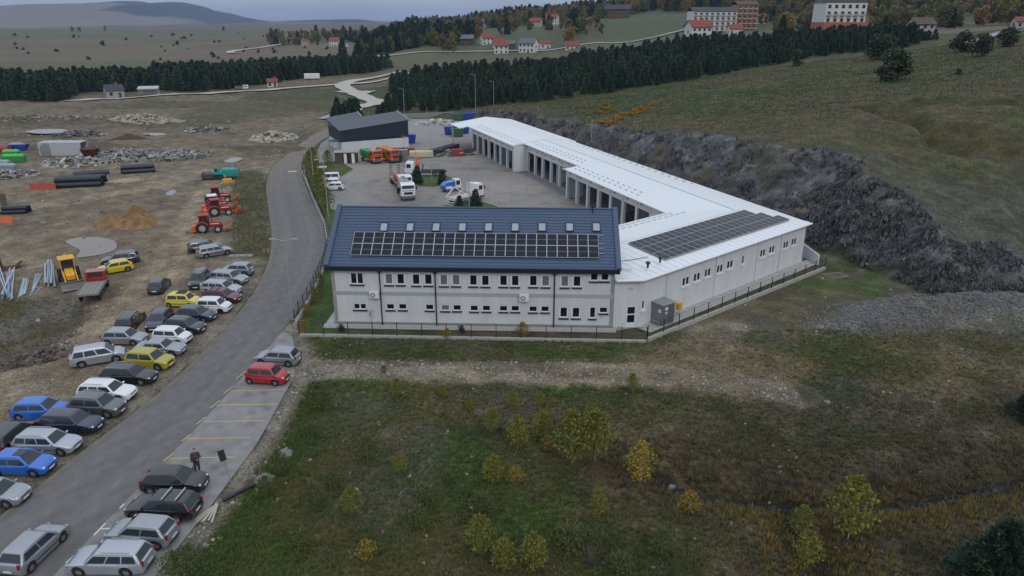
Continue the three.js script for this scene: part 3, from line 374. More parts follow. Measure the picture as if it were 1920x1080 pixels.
{
  const G = g => g.applyMatrix4(gToHall), add = (n, l, mat, par = hall) => mk(n, l.map(g => G(wuv(g.index ? g.toNonIndexed() : g))), mat, par);
  const inG = (x, d) => { const v = HLx(x, d).applyMatrix4(gInv); return [v.x, v.z]; };
  const cC = inG(20.7, 92.8), bC = inG(...HB);
  // openings: [start, bays, setback]
  const bays = (x0, n, z, closed, first) => {
    const P = 3.97, colW = .55, oh = 4.15;
    for (let i = 0; i <= n; i++) { const x = x0 + i * P; add('column', [bx(colW, HE - .3, .45, x, (HE - .3) / 2, z + .24)], m.hallWall); if (i % 2 === 0) add('downpipe', [bar([x + .1, .1, z - .09], [x + .1, HE - .2, z - .09], .055, 6)], m.whitePaint); }
    for (let i = 0; i < n; i++) {
      const x = x0 + (i + .5) * P; add('lintel', [bx(P - colW - .004, HE - oh, .3, x, (HE + oh) / 2 - .16, z + .22)], m.hallWall);
      add('floodlight', [bx(.22, .18, .16, x + .6, oh + .55, z - .02)], M([.2, .2, .2]));
      const ref = G(bx(.1, .1, .1, 0, 0, 0)); void ref;
      if (closed.includes(i)) { const d = add('roller_door', [bx(P - colW - .02, oh, .06, x, oh / 2, z + .33)], m.door); for (let k = 1; k < 6; k++) mk('door_slat', G(bx(P - colW - .04, .04, .02, x, k * oh / 6, z + .292)), m.black, d); }
      add('threshold', [bx(P - colW, .05, .9, x, .012, z + .15)], m.concrete);
    }
  };
  const s3x1 = 0, s3x0 = -7 * 3.97 - .4, s2x0 = .4, s1x0 = 25.4, s1x1 = s1x0 + 7 * 3.97, gx1 = s1x1 + 10.6, set2 = 2.7;
  // section 3 (near), section 2 (set back), section 1 (far)
  bays(s3x0, 7, 0, [2, 0], 0); bays(s2x0 + .6, 6, set2, [], 0); bays(s1x0 + .35, 7, 0, [5, 6, 1], 0);
  add('wall', [bx(-s3x0 * 0 + (s3x0 - cC[0]), HE, .3, (s3x0 + cC[0]) / 2 - .2, HE / 2 - .02, .15)], m.hallWall);
  add('end_wall', [bx(.3, HE, set2 + .2, -.1, HE / 2 - .02, set2 / 2 + .5)], m.hallWall); add('end_wall', [bx(.3, HE, set2 + .4, s1x0 - .05, HE / 2 - .02, set2 / 2 + .1)], m.hallWall);
  add('end_wall', [bx(.3, HE - .2, GD - .6, s1x1 + .5, HE / 2 - .1, GD / 2 + .2)], m.hallWall);
  for (const x of [s3x0 + 3.97 * 2, s3x0 + 3.97 * 4, 12, s1x0 + 3.97 * 3, s1x0 + 3.97 * 5]) add('partition_wall', [bx(.2, HE - .3, GD - 4, x, HE / 2 - .15, GD / 2 + 1.6)], m.hallWall);
  add('back_wall', [bx(s1x1 - bC[0] + 2.5, HE - .02, .25, (s1x1 + bC[0]) / 2 + 1.6, HE / 2 - .01, GD - .2)], m.hallWall);
  add('floor', [bx(s1x1 - cC[0] + 6, .03, GD - .6, (s1x1 + cC[0]) / 2 + 1, .004, GD / 2 + .3)], m.floorIn);
  // canopy at the far end
  for (const [x, z] of [[gx1 - .4, -1.9], [gx1 - .4, 5], [gx1 - .4, GD - .5]]) add('canopy_post', [bx(.3, HE - .6, .3, x, HE / 2 - .3, z)], m.hallWall);
  add('canopy_back_wall', [bx(.2, 4.6, GD - 3, s1x1 + 4, 2.3, GD / 2 + 1.5)], M([.02, .06, .045], .7));
  // roofs (overhang .45)
  const o = .45, yE = HE - o * .13, R = (x0, x1, z0, y0, z1, y1, t = .16) => z0 < z1 ? quad([x1, y0, z0], [x0, y0, z0], [x0, y1, z1], [x1, y1, z1], t) : quad([x0, y0, z0], [x1, y0, z0], [x1, y1, z1], [x0, y1, z1], t);
  const mid = GD / 2, sl = (HR - HE) / mid, yz = z => HE + (z < mid ? z : GD - z) * sl, LIFT = .22;
  const seams = (x0, x1, z0, z1, lift = 0, st = 1.05) => { const l = []; const q = Math.max(1, Math.round((x1 - x0) / st)); for (let i = 0; i <= q; i++) { const x = x0 + (x1 - x0) * i / q; l.push(bar([x, yz(z0) + lift + .012, z0], [x, yz(z1) + lift + .012, z1], .022, 4)); } return l; };
  // near section front slope is a polygon that meets the hall in a valley, see below; here from the valley onwards
  const rg = inG(29.3, 90.9);
  const flat = (pts, t = .16) => { // planar polygon in the garage frame given as [x,z] with roof height
    return pts; };
  void flat;
  const RW = (name, list, seam) => { const r = add(name, list, m.roofWhite); if (seam) mk('standing_seams', seam.map(G), m.rib, r); return r; };
  RW('roof_slope', [quad([-.25 + .0, yE, -o], [cC[0] + .35, yE, -o], [rg[0], HR, mid], [-.25, HR, mid], .16), R(-.24, s1x0 - .3, set2 - o, yz(set2) - o * .13, mid, HR), quad([s1x0 - .3 - .001, yz(mid), mid], [rg[0], HR, mid], [bC[0], yz(GD) - .03, GD + .25], [s1x0 - .301, yz(GD) - .03, GD + .25], .16)], [...seams(-24, -.4, -o, mid), ...seams(0, s1x0 - .5, set2 - o, mid), ...seams(-22, s1x0 - .5, mid, GD)]);
  RW('roof_slope_far', [quad([s1x1 + 2.4, yE + LIFT, -o], [s1x0 - .3, yE + LIFT, -o], [s1x0 - .3, HR + LIFT, mid], [s1x1 + 2.4, HR + LIFT, mid], .3), quad([gx1, yE + LIFT - .36, -2.5], [s1x1 + 2.4, yE + LIFT - .36, -2.5], [s1x1 + 2.4, HR + LIFT, mid], [gx1, HR + LIFT, mid], .16), quad([gx1, HR + LIFT, mid], [s1x0 - .3, HR + LIFT, mid], [s1x0 - .3, yz(GD) + LIFT - .03, GD + .25], [gx1, yz(GD) + LIFT - .03, GD + .25], .3)].map(g => g), [...seams(s1x0, s1x1 + 2.2, -o, mid, LIFT), ...seams(s1x0, gx1 - .2, mid, GD, LIFT)]);
  add('ridge_cap', [bx(s1x0 - rg[0], .05, .5, (s1x0 + rg[0]) / 2, HR + .03, mid)], m.rib);
  add('gutter', [bx(-cC[0] + .4, .16, .16, cC[0] / 2 + .1, HE - .1, -o - .06)], m.whitePaint); add('gutter', [bx(s1x0 + .3, .16, .16, s1x0 / 2, HE + .25, set2 - o - .06)], m.whitePaint); add('gutter', [bx(s1x1 - s1x0 + 2.6, .16, .16, (s1x0 + s1x1) / 2 + 1.1, HE + .1, -o - .06)], m.whitePaint);
  // snow guards: short bars in two rows above each eave
  const sg = new THREE.BoxGeometry(.75, .12, .05); const guard = (x, z, lift = 0) => { const s = add('snow_guard', [sg.clone().translate(x, yz(z) + .07 + lift, z)], M([.5, .52, .54], .5, .2)); return s; };
  for (let x = -23; x < -1; x += 1.75) { guard(x, .9); guard(x + .8, 1.9); } for (let x = 1.2; x < s1x0 - 1; x += 1.75) { guard(x, set2 + .9); guard(x + .8, set2 + 1.9); } for (let x = s1x0 + .6; x < s1x1; x += 1.75) { guard(x, .9, LIFT); guard(x + .8, 1.9, LIFT); } for (let x = -19; x < s1x0 - 6; x += 2.1) { guard(x, GD - .8); guard(x + .9, GD - 1.8); }
  // things seen inside a bay
}
{ // front hall, in its own frame: x along the facade, +z outwards (to the field)
  const wn = new THREE.Vector3(0, 0, 1).transformDirection(hall.matrixWorld), wp = new THREE.Vector3(HA[0], 0, -HA[1]); const loc = (px, py) => hall.worldToLocal(onPlane(px, py, wp, wn));
  const l0 = HLx(10.12, 66.72); // start of the small front wall beside the office
  const wins = []; for (const [px, py] of [[1286, 527], [1307, 519], [1327, 511], [1350, 503.5], [1369, 495.5], [1430.5, 474], [1447.5, 467.5], [1474, 458.5], [1489, 452.5]]) { const p = loc(px, py); wins.push([p.x, p.y - .02, 1.25, 1.0, true]); }
  { const p = loc(1393.5, 487); wins.push([p.x, p.y, .62, 1.15]); const q = loc(1206, 571.5); wins.push([q.x, q.y, .55, 1.1]); }
  const holes = wins.map(([x, y, w, h]) => [[x - w / 2, y - h / 2], [x + w / 2, y - h / 2], [x + w / 2, y + h / 2], [x - w / 2, y + h / 2]]);
  mk('wall', wuv(extr([[0, 0], [HL, 0], [HL, HE], [0, HE]], .3, 0, holes).translate(0, 0, -.3)), m.hallWall, hall);
  for (const [x, y, w, h, d] of wins) frameWin(hall, x, y, -.04, w, h, { double: !!d, sillMat: m.whitePaint });
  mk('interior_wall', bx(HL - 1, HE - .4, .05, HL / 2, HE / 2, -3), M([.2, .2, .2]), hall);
  for (let i = 1; i < 9; i++) mk('panel_joint', bx(.035, HE - .3, .01, i * HL / 9 + .2, HE / 2 - .1, .006), M([.5, .51, .52]), hall);
  // small front wall with the door
  const dx = -l0.x, dz = -l0.z, len = Math.hypot(dx, dz), fa = Math.atan2(-dz, dx);
  const side = X4(l0.x, 0, l0.z, fa); const S = g => g.applyMatrix4(side);
  const wS = new THREE.Vector3(0, 0, 1).transformDirection(hall.matrixWorld.clone().multiply(side)); const sInv = hall.matrixWorld.clone().multiply(side).invert(); const sl = (px, py) => onPlane(px, py, V(10.12, 0, 66.72), wS).applyMatrix4(sInv);
  const d0 = sl(1183, 590), dw = .95, dh = 2.35;
  mk('wall', S(wuv(extr([[0, 0], [d0.x - dw / 2, 0], [d0.x - dw / 2, dh], [d0.x + dw / 2, dh], [d0.x + dw / 2, 0], [len, 0], [len, HE], [0, HE]], .3).translate(0, 0, -.3))), m.hallWall, hall);
  const door = mk('door', [bx(dw, .55, .06, d0.x, .3, -.04), bx(.1, dh, .08, d0.x - dw / 2 + .05, dh / 2, -.04), bx(.1, dh, .08, d0.x + dw / 2 - .05, dh / 2, -.04), bx(dw - .2, .12, .08, d0.x, 1.45, -.04), bx(dw - .2, .1, .08, d0.x, dh - .05, -.04)].map(S), m.whitePaint, hall);
  mk('pane', S(bx(dw - .2, .82, .03, d0.x, .985, -.05)), m.glass, door); mk('pane', S(bx(dw - .2, .74, .03, d0.x, 1.88, -.05)), m.glass, door); mk('handle', S(bx(.03, .16, .05, d0.x - .33, 1.1, .02)), m.black, door);
  { const p = sl(1183, 541); mk('wall_vent', S(bx(.42, .26, .03, p.x, p.y, .016)), M([.45, .46, .47]), hall); const q = sl(1162, 611); mk('gas_meter', [S(sp(.13, q.x, q.y, .12, 1, 1.2, .8)), S(bar([q.x, q.y, .1], [q.x, q.y + .35, .1], .025)), S(bar([q.x, q.y + .35, .1], [q.x + .5, q.y + .35, .1], .025))], M([.6, .6, .6]), hall); }
  for (const px of [[1391, 477], [1383, 533]]) { const p = loc(...px); mk('wall_vent', bx(.4, .3, .03, p.x, p.y, .016), M([.6, .55, .52]), hall); }
  for (const [px, py] of [[1250, 530], [1342, 500], [1420, 470], [1465, 455]]) { const p = loc(px, py); mk('downpipe', [bar([p.x, .3, .12], [p.x, HE - .3, .12], .055, 8), bar([p.x, .3, .12], [p.x, .1, .3], .055, 8), bx(.2, .14, .16, p.x, HE - .32, .12)], m.whitePaint, hall); }
  // end wall at the cliff side, court wall, left closing wall
  mk('end_wall', [wuv(bx(.3, HE, 2.2, HL - .16, HE / 2 - .01, -1.42))], m.hallWall, hall);
  const c0 = HLx(10.6, 84.2), c1 = HLx(20.7, 92.8); mk('court_wall', [wuv(bx(Math.hypot(c1.x - c0.x, c1.z - c0.z), HE - .02, .3, (c0.x + c1.x) / 2, HE / 2 - .01, (c0.z + c1.z) / 2 + .4))], m.hallWall, hall);
  // roof planes
  const R0 = HLx(10.4, 74.6, HR), R1 = HLx(29.3, 90.9, HR), A = HLx(12.9, 66.55, HE - .06), B = HLx(37.6, 87.75, HE - .06), W = HLx(10.15, 66.35, HE - .06), C = HLx(20.55, 93.2, HE - .06), CL = HLx(10.5, 84.6, HE - .06), Bg = HLx(37.4, 88.6, HE - .03);
  const T = v => v.toArray(); const tri = (a, b, c) => { const g = new THREE.BufferGeometry(); const n = b.clone().sub(a).cross(c.clone().sub(a)).normalize(), k = [a, b, c], l = k.map(v => v.clone().addScaledVector(n, -.15)); const f = [...T(a), ...T(b), ...T(c), ...T(l[2]), ...T(l[1]), ...T(l[0])]; for (let i = 0; i < 3; i++) { const j = (i + 1) % 3; f.push(...T(k[j]), ...T(k[i]), ...T(l[i]), ...T(k[j]), ...T(l[i]), ...T(l[j])); } g.setAttribute('position', new THREE.Float32BufferAttribute(f, 3)); g.computeVertexNormals(); return wuv(g); };
  const rf = mk('roof_front_slope', [quad(T(A), T(B), T(R1), T(R0), .15)], m.roofWhite, hall); mk('roof_hip', [tri(W, A, R0)], m.roofWhite, hall); mk('roof_court_slope', [quad(T(C), T(CL), T(R0), T(R1), .15)], m.roofWhite, hall); mk('roof_hip', [tri(B, Bg, R1)], m.roofWhite, hall);
  const seam = []; for (let i = 0; i <= 30; i++) { const x = A.x + .3 + (B.x - A.x - .6) * i / 30; const t = clamp((x - R1.x) / (B.x - R1.x)); const z1 = x > R1.x ? lerp(R1.z, B.z, t) : R0.z + (R1.z - R0.z) * clamp((x - R0.x) / (R1.x - R0.x)); const y1 = x > R1.x ? lerp(HR, HE, t) : HR; seam.push(bar([x, HE - .04, A.z], [x, y1 + .012, z1], .02, 4)); } for (let i = 0; i < 7; i++) { const p = W.clone().lerp(A, i / 7), q = R0.clone(); seam.push(bar([p.x, p.y + .012, p.z], [lerp(p.x, q.x + .2 * i, .93), lerp(p.y, q.y, .93) + .012, lerp(p.z, q.z, .93)], .02, 4)); } mk('standing_seams', seam, m.rib, rf);
  mk('ridge_cap', bar([R0.x, HR + .02, R0.z], [R1.x, HR + .02, R1.z], .12, 6), m.rib, hall); mk('valley_flashing', bar(T(C.clone().add(new THREE.Vector3(0, .03, 0))), T(R1.clone().add(new THREE.Vector3(0, .03, 0))), .05, 5), m.rib, hall);
  mk('gutter', [bar([A.x, HE - .1, A.z + .08], [B.x, HE - .1, B.z + .08], .12, 8), bar([W.x, HE - .1, W.z + .08], [A.x, HE - .1, A.z + .08], .12, 8)], m.whitePaint, hall);
  const gd = M([.52, .54, .56], .5, .2); for (let i = 0; i < 13; i++) for (const k of [0, 1]) { const t = .06 + i * .07 + k * .035, p = CL.clone().lerp(C, t), q = R0.clone().lerp(R1, t); const s = p.lerp(q, k ? .3 : .14); mk('snow_guard', bx(.75, .12, .05, s.x, s.y + .07, s.z), gd, hall); }
  for (let i = 0; i < 6; i++) { const p = W.clone().lerp(A, .15 + i * .15).lerp(R0, .28); mk('snow_guard', bx(.6, .1, .05, p.x, p.y + .06, p.z, .4), gd, hall); }
  // solar panels: three rows
  const e1 = B.clone().sub(A).normalize(), e2 = R0.clone().sub(A); e2.addScaledVector(e1, -e2.dot(e1)).normalize(); const nn = e1.clone().cross(e2).normalize(); if (nn.y < 0) nn.negate();
  const wn2 = nn.clone().transformDirection(hall.matrixWorld), wp2 = hall.localToWorld(A.clone()); const rl = (px, py) => hall.worldToLocal(onPlane(px, py, wp2, wn2)).sub(A);
  const PW = 1.134, PH = 1.72, basis = new THREE.Matrix4().makeBasis(e1, nn, e2.clone().negate());
  const pg = new THREE.BoxGeometry(PW - .03, .03, PH - .03).applyMatrix4(basis), fl = (w, h, x, z, y = 0) => new THREE.BoxGeometry(w, .045, h).translate(x, y, z); const fg = mg([fl(PW - .012, .03, 0, PH / 2 - .02), fl(PW - .012, .03, 0, -PH / 2 + .02), fl(.03, PH - .08, PW / 2 - .02, 0), fl(.03, PH - .08, -PW / 2 + .02, 0), fl(PW - .08, .014, 0, 0, -.004)]).applyMatrix4(basis);
  const topL = rl(1176, 458), rows = [[rl(1176, 458), rl(1395, 394)], [rl(1200, 471), rl(1428, 402)], [rl(1223, 484), rl(1471, 407.5)]];
  for (let r = 0; r < 3; r++) { const u0 = topL.dot(e1) + r * .03, u1 = rows[r][1].dot(e1), v = topL.dot(e2) - (r + .5) * (PH + .02); const nC = Math.round((u1 - u0) / PW); for (let c = 0; c < nC; c++) { const p = A.clone().addScaledVector(e1, u0 + (c + .5) * PW).addScaledVector(e2, v).addScaledVector(nn, .16); const s = mk('solar_panel', pg, m.panel, hall); s.position.copy(p); mk('frame', fg, m.alu, s); } }
  for (const [px, py] of [[1214, 508], [1237, 498]]) { const p = rl(px, py).add(A); mk('roof_flue', [bar([p.x, p.y, p.z], [p.x, p.y + .75, p.z], .11, 8), cy(.2, .26, .22, p.x, p.y + .85, p.z)], m.black, hall); mk('flue_base', cy(.24, .12, .4, p.x, p.y + .15, p.z), m.whitePaint, hall); }
  { const p = rl(1153, 493).add(A), q = rl(1215, 483).add(A); const c = new THREE.CatmullRomCurve3([p.clone().addScaledVector(nn, .15), p.clone().lerp(q, .5).addScaledVector(nn, .06), q.clone().addScaledVector(nn, .1)]); mk('cable', new THREE.TubeGeometry(c, 10, .03, 5), m.black, hall); }
  mk('apron_paving', [wuv(bx(HL + 1.5, .07, 1.7, HL / 2 + .6, .035, .86))], m.paving, hall); mk('plinth', bx(HL, .25, .03, HL / 2, .125 + .07, .016), M([.62, .62, .62]), hall);
}
// retaining wing wall at the cliff end of the hall
{ const p = gp(1501, 478), q = gp(1533, 497); const t = thing('wing_wall', 'low white wall with sloping coping between hall corner and fence', 'wall', [p[0], 0, -p[1]], Math.atan2(q[1] - p[1], q[0] - p[0])); const l = Math.hypot(q[0] - p[0], q[1] - p[1]); mk('wall', wuv(extr([[.4, -.1], [l, -.1], [l, 1.25], [.4, 1.6]], .2).translate(0, 0, -.1)), m.hallWall, t); mk('coping', [bar([.35, 1.63, 0], [l, 1.28, 0], .09, 6), bar([l, 1.28, 0], [l, 0, 0], .09, 6)], m.whitePaint, t); }
// generator cabinet and yellow gas box
{ const p = gp(1243, 606), t = thing('utility_cabinet', 'grey metal plant cabinet on a base against the white hall wall', 'cabinet', [p[0], 0, -p[1]], hAng - .05); mk('body', rb(1.75, 2.1, 1.5, 0, 1.25, -.1, .03), M([.2, .215, .23], .5, .3), t); mk('lid', rb(1.95, .1, 1.7, 0, 2.35, -.1, .03), M([.3, .32, .33], .5, .3), t); mk('base', bx(1.6, .22, 1.4, 0, .11, -.1), m.concrete, t); mk('door', bx(.8, 1.85, .03, .42, 1.25, .66), M([.14, .15, .165], .5, .3), t); mk('door', bx(.8, 1.85, .03, -.42, 1.25, .66), M([.16, .17, .185], .5, .3), t); mk('notice', bx(.42, .32, .012, -.42, 1.9, .683), m.plate, t); mk('notice', bx(.42, .2, .012, -.42, 1.45, .683), M([.45, .5, .48]), t); mk('notice', bx(.012, .34, .36, -.882, 1.6, .2), m.plate, t); mk('pipe', [bar([-1.0, .3, .5], [-1.0, .3, -.5], .08, 8), bar([-1.1, .5, .5], [-1.1, .5, -.5], .08, 8)], m.steel, t);
  const q = gp(1270, 594); const y = thing('gas_box', 'small yellow gas box on the wall beside the grey cabinet', 'gas box', [q[0] + .15, 0, -q[1] - .3], hAng); mk('box', rb(.6, .75, .4, 0, 1.1, 0, .03), m.yellow, y); mk('door', bx(.5, .62, .02, 0, 1.1, .21), M([.6, .33, .03], .5), y); mk('post', [bar([-.2, 0, 0], [-.2, .75, 0], .03), bar([.2, 0, 0], [.2, .75, 0], .03)], m.steel, y); }

// ---------- fences ----------
function fence(name, label, pts, h, sp, kerbH, mat = m.black, rails = 4, leaning) {
  const t = thing(name, label, 'fence', [pts[0][0], 0, -pts[0][1]]); const L = q => [q[0] - pts[0][0], -(q[1] - pts[0][1])];
  for (let i = 0; i + 1 < pts.length; i++) { const a = L(pts[i]), b = L(pts[i + 1]), l = Math.hypot(b[0] - a[0], b[1] - a[1]), an = -Math.atan2(b[1] - a[1], b[0] - a[0]), n = Math.max(1, Math.round(l / sp));
    mk('kerb_beam', wuv(bx(l, kerbH + .15, .3, (a[0] + b[0]) / 2, kerbH / 2 - .075, (a[1] + b[1]) / 2, an)), m.kerb, t);
    for (let k = 0; k < n + (i === pts.length - 2 ? 1 : 0); k++) { const x = lerp(a[0], b[0], k / n), z = lerp(a[1], b[1], k / n); mk('post', [bx(.07, h, .07, x, kerbH + h / 2, z, an)], mat, t); }
    for (let k = 0; k < n; k++) { const p = [lerp(a[0], b[0], k / n), lerp(a[1], b[1], k / n)], q = [lerp(a[0], b[0], (k + 1) / n), lerp(a[1], b[1], (k + 1) / n)]; const g = []; for (let r = 0; r < rails; r++) { const y = kerbH + .08 + (h - .14) * r / (rails - 1); g.push(bar([p[0], y, p[1]], [q[0], y, q[1]], r === rails - 1 ? .013 : .007, 4)); } const nv = Math.round(sp / .25); for (let v = 1; v < nv; v++) { const x = lerp(p[0], q[0], v / nv), z = lerp(p[1], q[1], v / nv); g.push(bar([x, kerbH + .05, z], [x, kerbH + h - .06, z], .004, 3)); } mk('wire_panel', g, mat, t); } }
  return t; }
const fA = gp(562, 629), fB = gp(1212, 641), fC = gp(1546, 505);
fence('boundary_fence', 'thin black wire fence on a white kerb along the field beside the office', [fA, fB], 1.35, 2.45, .18);
fence('hall_fence', 'black post fence on a stepped concrete beam along the long hall wall', [[fB[0] + .1, fB[1] + .15], fC], 1.3, 2.35, .35);
fence('road_fence', 'dark mesh fence on a low concrete wall curving along the road', pxs([[553, 612], [585, 556], [606, 508], [617, 466], [610, 422], [590, 378], [574, 336], [570, 312]]), 1.5, 1.9, .4, m.black, 9);
{ const q = pxs([[571, 312], [569, 299]]); const t = thing('sliding_gate', 'dark steel gate leaf at the yard entrance beside the road', 'gate', [q[0][0], 0, -q[0][1]], Math.atan2(q[1][1] - q[0][1], q[1][0] - q[0][0])); const l = 5; mk('frame', [bx(l, .08, .06, l / 2, .15, 0), bx(l, .08, .06, l / 2, 1.5, 0), bx(.08, 1.4, .06, 0, .8, 0), bx(.08, 1.4, .06, l, .8, 0)], m.black, t); for (let i = 1; i < 30; i++) mk('gate_bar', bx(.03, 1.28, .03, i * l / 30, .82, 0), m.black, t); }

// ---------- dark blue warehouse, shed ----------
{
  const a = [-40.2, 171], b = [-25.3, 178.5], ang = Math.atan2(b[1] - a[1], b[0] - a[0]), l = Math.hypot(b[0] - a[0], b[1] - a[1]);
  const t = thing('warehouse', 'dark blue metal-clad warehouse with a stepped sloping roof at the back of the yard', 'building', [a[0], 0, -a[1]], ang); const D = 12;
  const hl = 5.0, hr = 6.6, dk = M([.028, .038, .055], .5, .3), rf = M([.075, .088, .11], .5, .3);
  mk('wall', [wuv(bx(l - .1, 2.3, D - .1, l / 2, 1.15, -D / 2))], m.white, t);
  mk('cladding', [extr([[0, 2.3], [l, 2.9], [l, hr], [0, hl]], D).translate(0, 0, -D)], dk, t);
  for (let i = 0; i < 30; i++) { const x = (i + .5) * l / 30; mk('cladding_panel', bx(l / 30 - .05, lerp(hl - 2.3, hr - 2.9, x / l) - .2, .05, x, lerp((hl + 2.3) / 2, (hr + 2.9) / 2, x / l), .026), dk, t); }
  mk('roof', [quad([-.3, hl + .02, .35], [l + .3, hr + .02, .35], [l + .3, hr + 1.1, -D * .75], [-.3, hl + 1.1, -D * .75], .2)], rf, t);
  mk('roof_step', [quad([-.3, hl + 1.1, -D * .75], [l * .47, hl + 1.85, -D * .75], [l * .47, hl + 2.6, -D - 1], [-.3, hl + 1.6, -D - 1], .35)], rf, t);
  for (const g of [bar([l + .3, hr + .05, .35], [l + .3, hr + 1.15, -D * .75], .14, 5), bar([l * .47, hl + 1.9, -D * .75], [l * .47, hl + 2.65, -D - 1], .14, 5)]) mk('roof_edge', g, M([.4, .42, .44], .5), t);
  mk('side_shelter_roof', bx(2.2, .12, 3.4, -1.2, 2.6, -1.4), rf, t); for (const z of [.1, -2.9]) mk('side_shelter_post', bx(.14, 2.5, .14, -2.1, 1.25, z), m.steel, t);
  const s0 = gp(629, 307), s = thing('shed', 'small flat-roofed shed with dark and white upright door panels', 'shed', [s0[0], 0, -s0[1]], .12); mk('wall', bx(4.7, 2.3, 2.4, 2.35, 1.15, -1.2), M([.055, .045, .04], .8), s); mk('roof', bx(5.3, .16, 3.2, 2.35, 2.4, -1.3), M([.3, .3, .29]), s); for (const [x, mt] of [[.5, m.rust], [1.2, m.rust], [2.2, m.whitePaint], [2.95, m.black], [3.85, m.whitePaint]]) mk('door_panel', bx(.62, 2.1, .05, x, 1.1, .03), mt === m.rust ? M([.1, .085, .075]) : mt, s);
}
// ---------- cars ----------
const kits = {};
const wheelKit = {};
function wheelGeo(r, w) { const k = r + '_' + w; if (wheelKit[k]) return wheelKit[k]; const pr = [[r * .62, -w / 2], [r * .9, -w / 2], [r, -w / 2 + .04], [r, w / 2 - .04], [r * .9, w / 2], [r * .62, w / 2], [r * .6, w / 2 - .04]].map(p => new THREE.Vector2(...p)); const tyre = new THREE.LatheGeometry(pr, 18).rotateX(Math.PI / 2);
  const rim = []; rim.push(new THREE.CylinderGeometry(r * .16, r * .16, w * .8, 8).rotateX(Math.PI / 2)); for (let i = 0; i < 5; i++) rim.push(bx(r * .56, r * .2, w * .7, r * .32, 0, 0).rotateZ(i * Math.PI * .4)); rim.push(new THREE.CylinderGeometry(r * .6, r * .6, w * .4, 16).rotateX(Math.PI / 2)); return wheelKit[k] = { tyre, rim: mg(rim) }; }
function addWheel(t, x, y, z, r, w, rimMat = m.rim) { const k = wheelGeo(r, w), o = mk('wheel', k.tyre, m.rubber, t); o.position.set(x, y, z); mk('rim', k.rim, rimMat, o); return o; }
const CT = { // L, W, H, belt, hood nose, windscreen base, roof front, roof rear, rear base (fractions of L from the front), wheelbase, tyre radius, boot height
  hatch: [4.1, 1.74, 1.47, .92, .7, .23, .42, .86, .965, 2.52, .31, 0], mini: [3.55, 1.6, 1.54, .98, .76, .2, .36, .9, .975, 2.3, .28, 0], wagon: [4.5, 1.77, 1.48, .92, .7, .245, .41, .9, .98, 2.65, .32, 0], suv: [4.2, 1.8, 1.62, 1.0, .82, .23, .4, .88, .97, 2.58, .35, 0], mpv: [4.55, 1.83, 1.66, 1.0, .74, .17, .36, .89, .975, 2.73, .33, 0], sedan: [4.5, 1.75, 1.41, .9, .68, .27, .43, .72, .86, 2.65, .31, .98], van: [4.2, 1.7, 1.8, 1.05, .86, .2, .33, .95, .985, 2.7, .31, 0] };
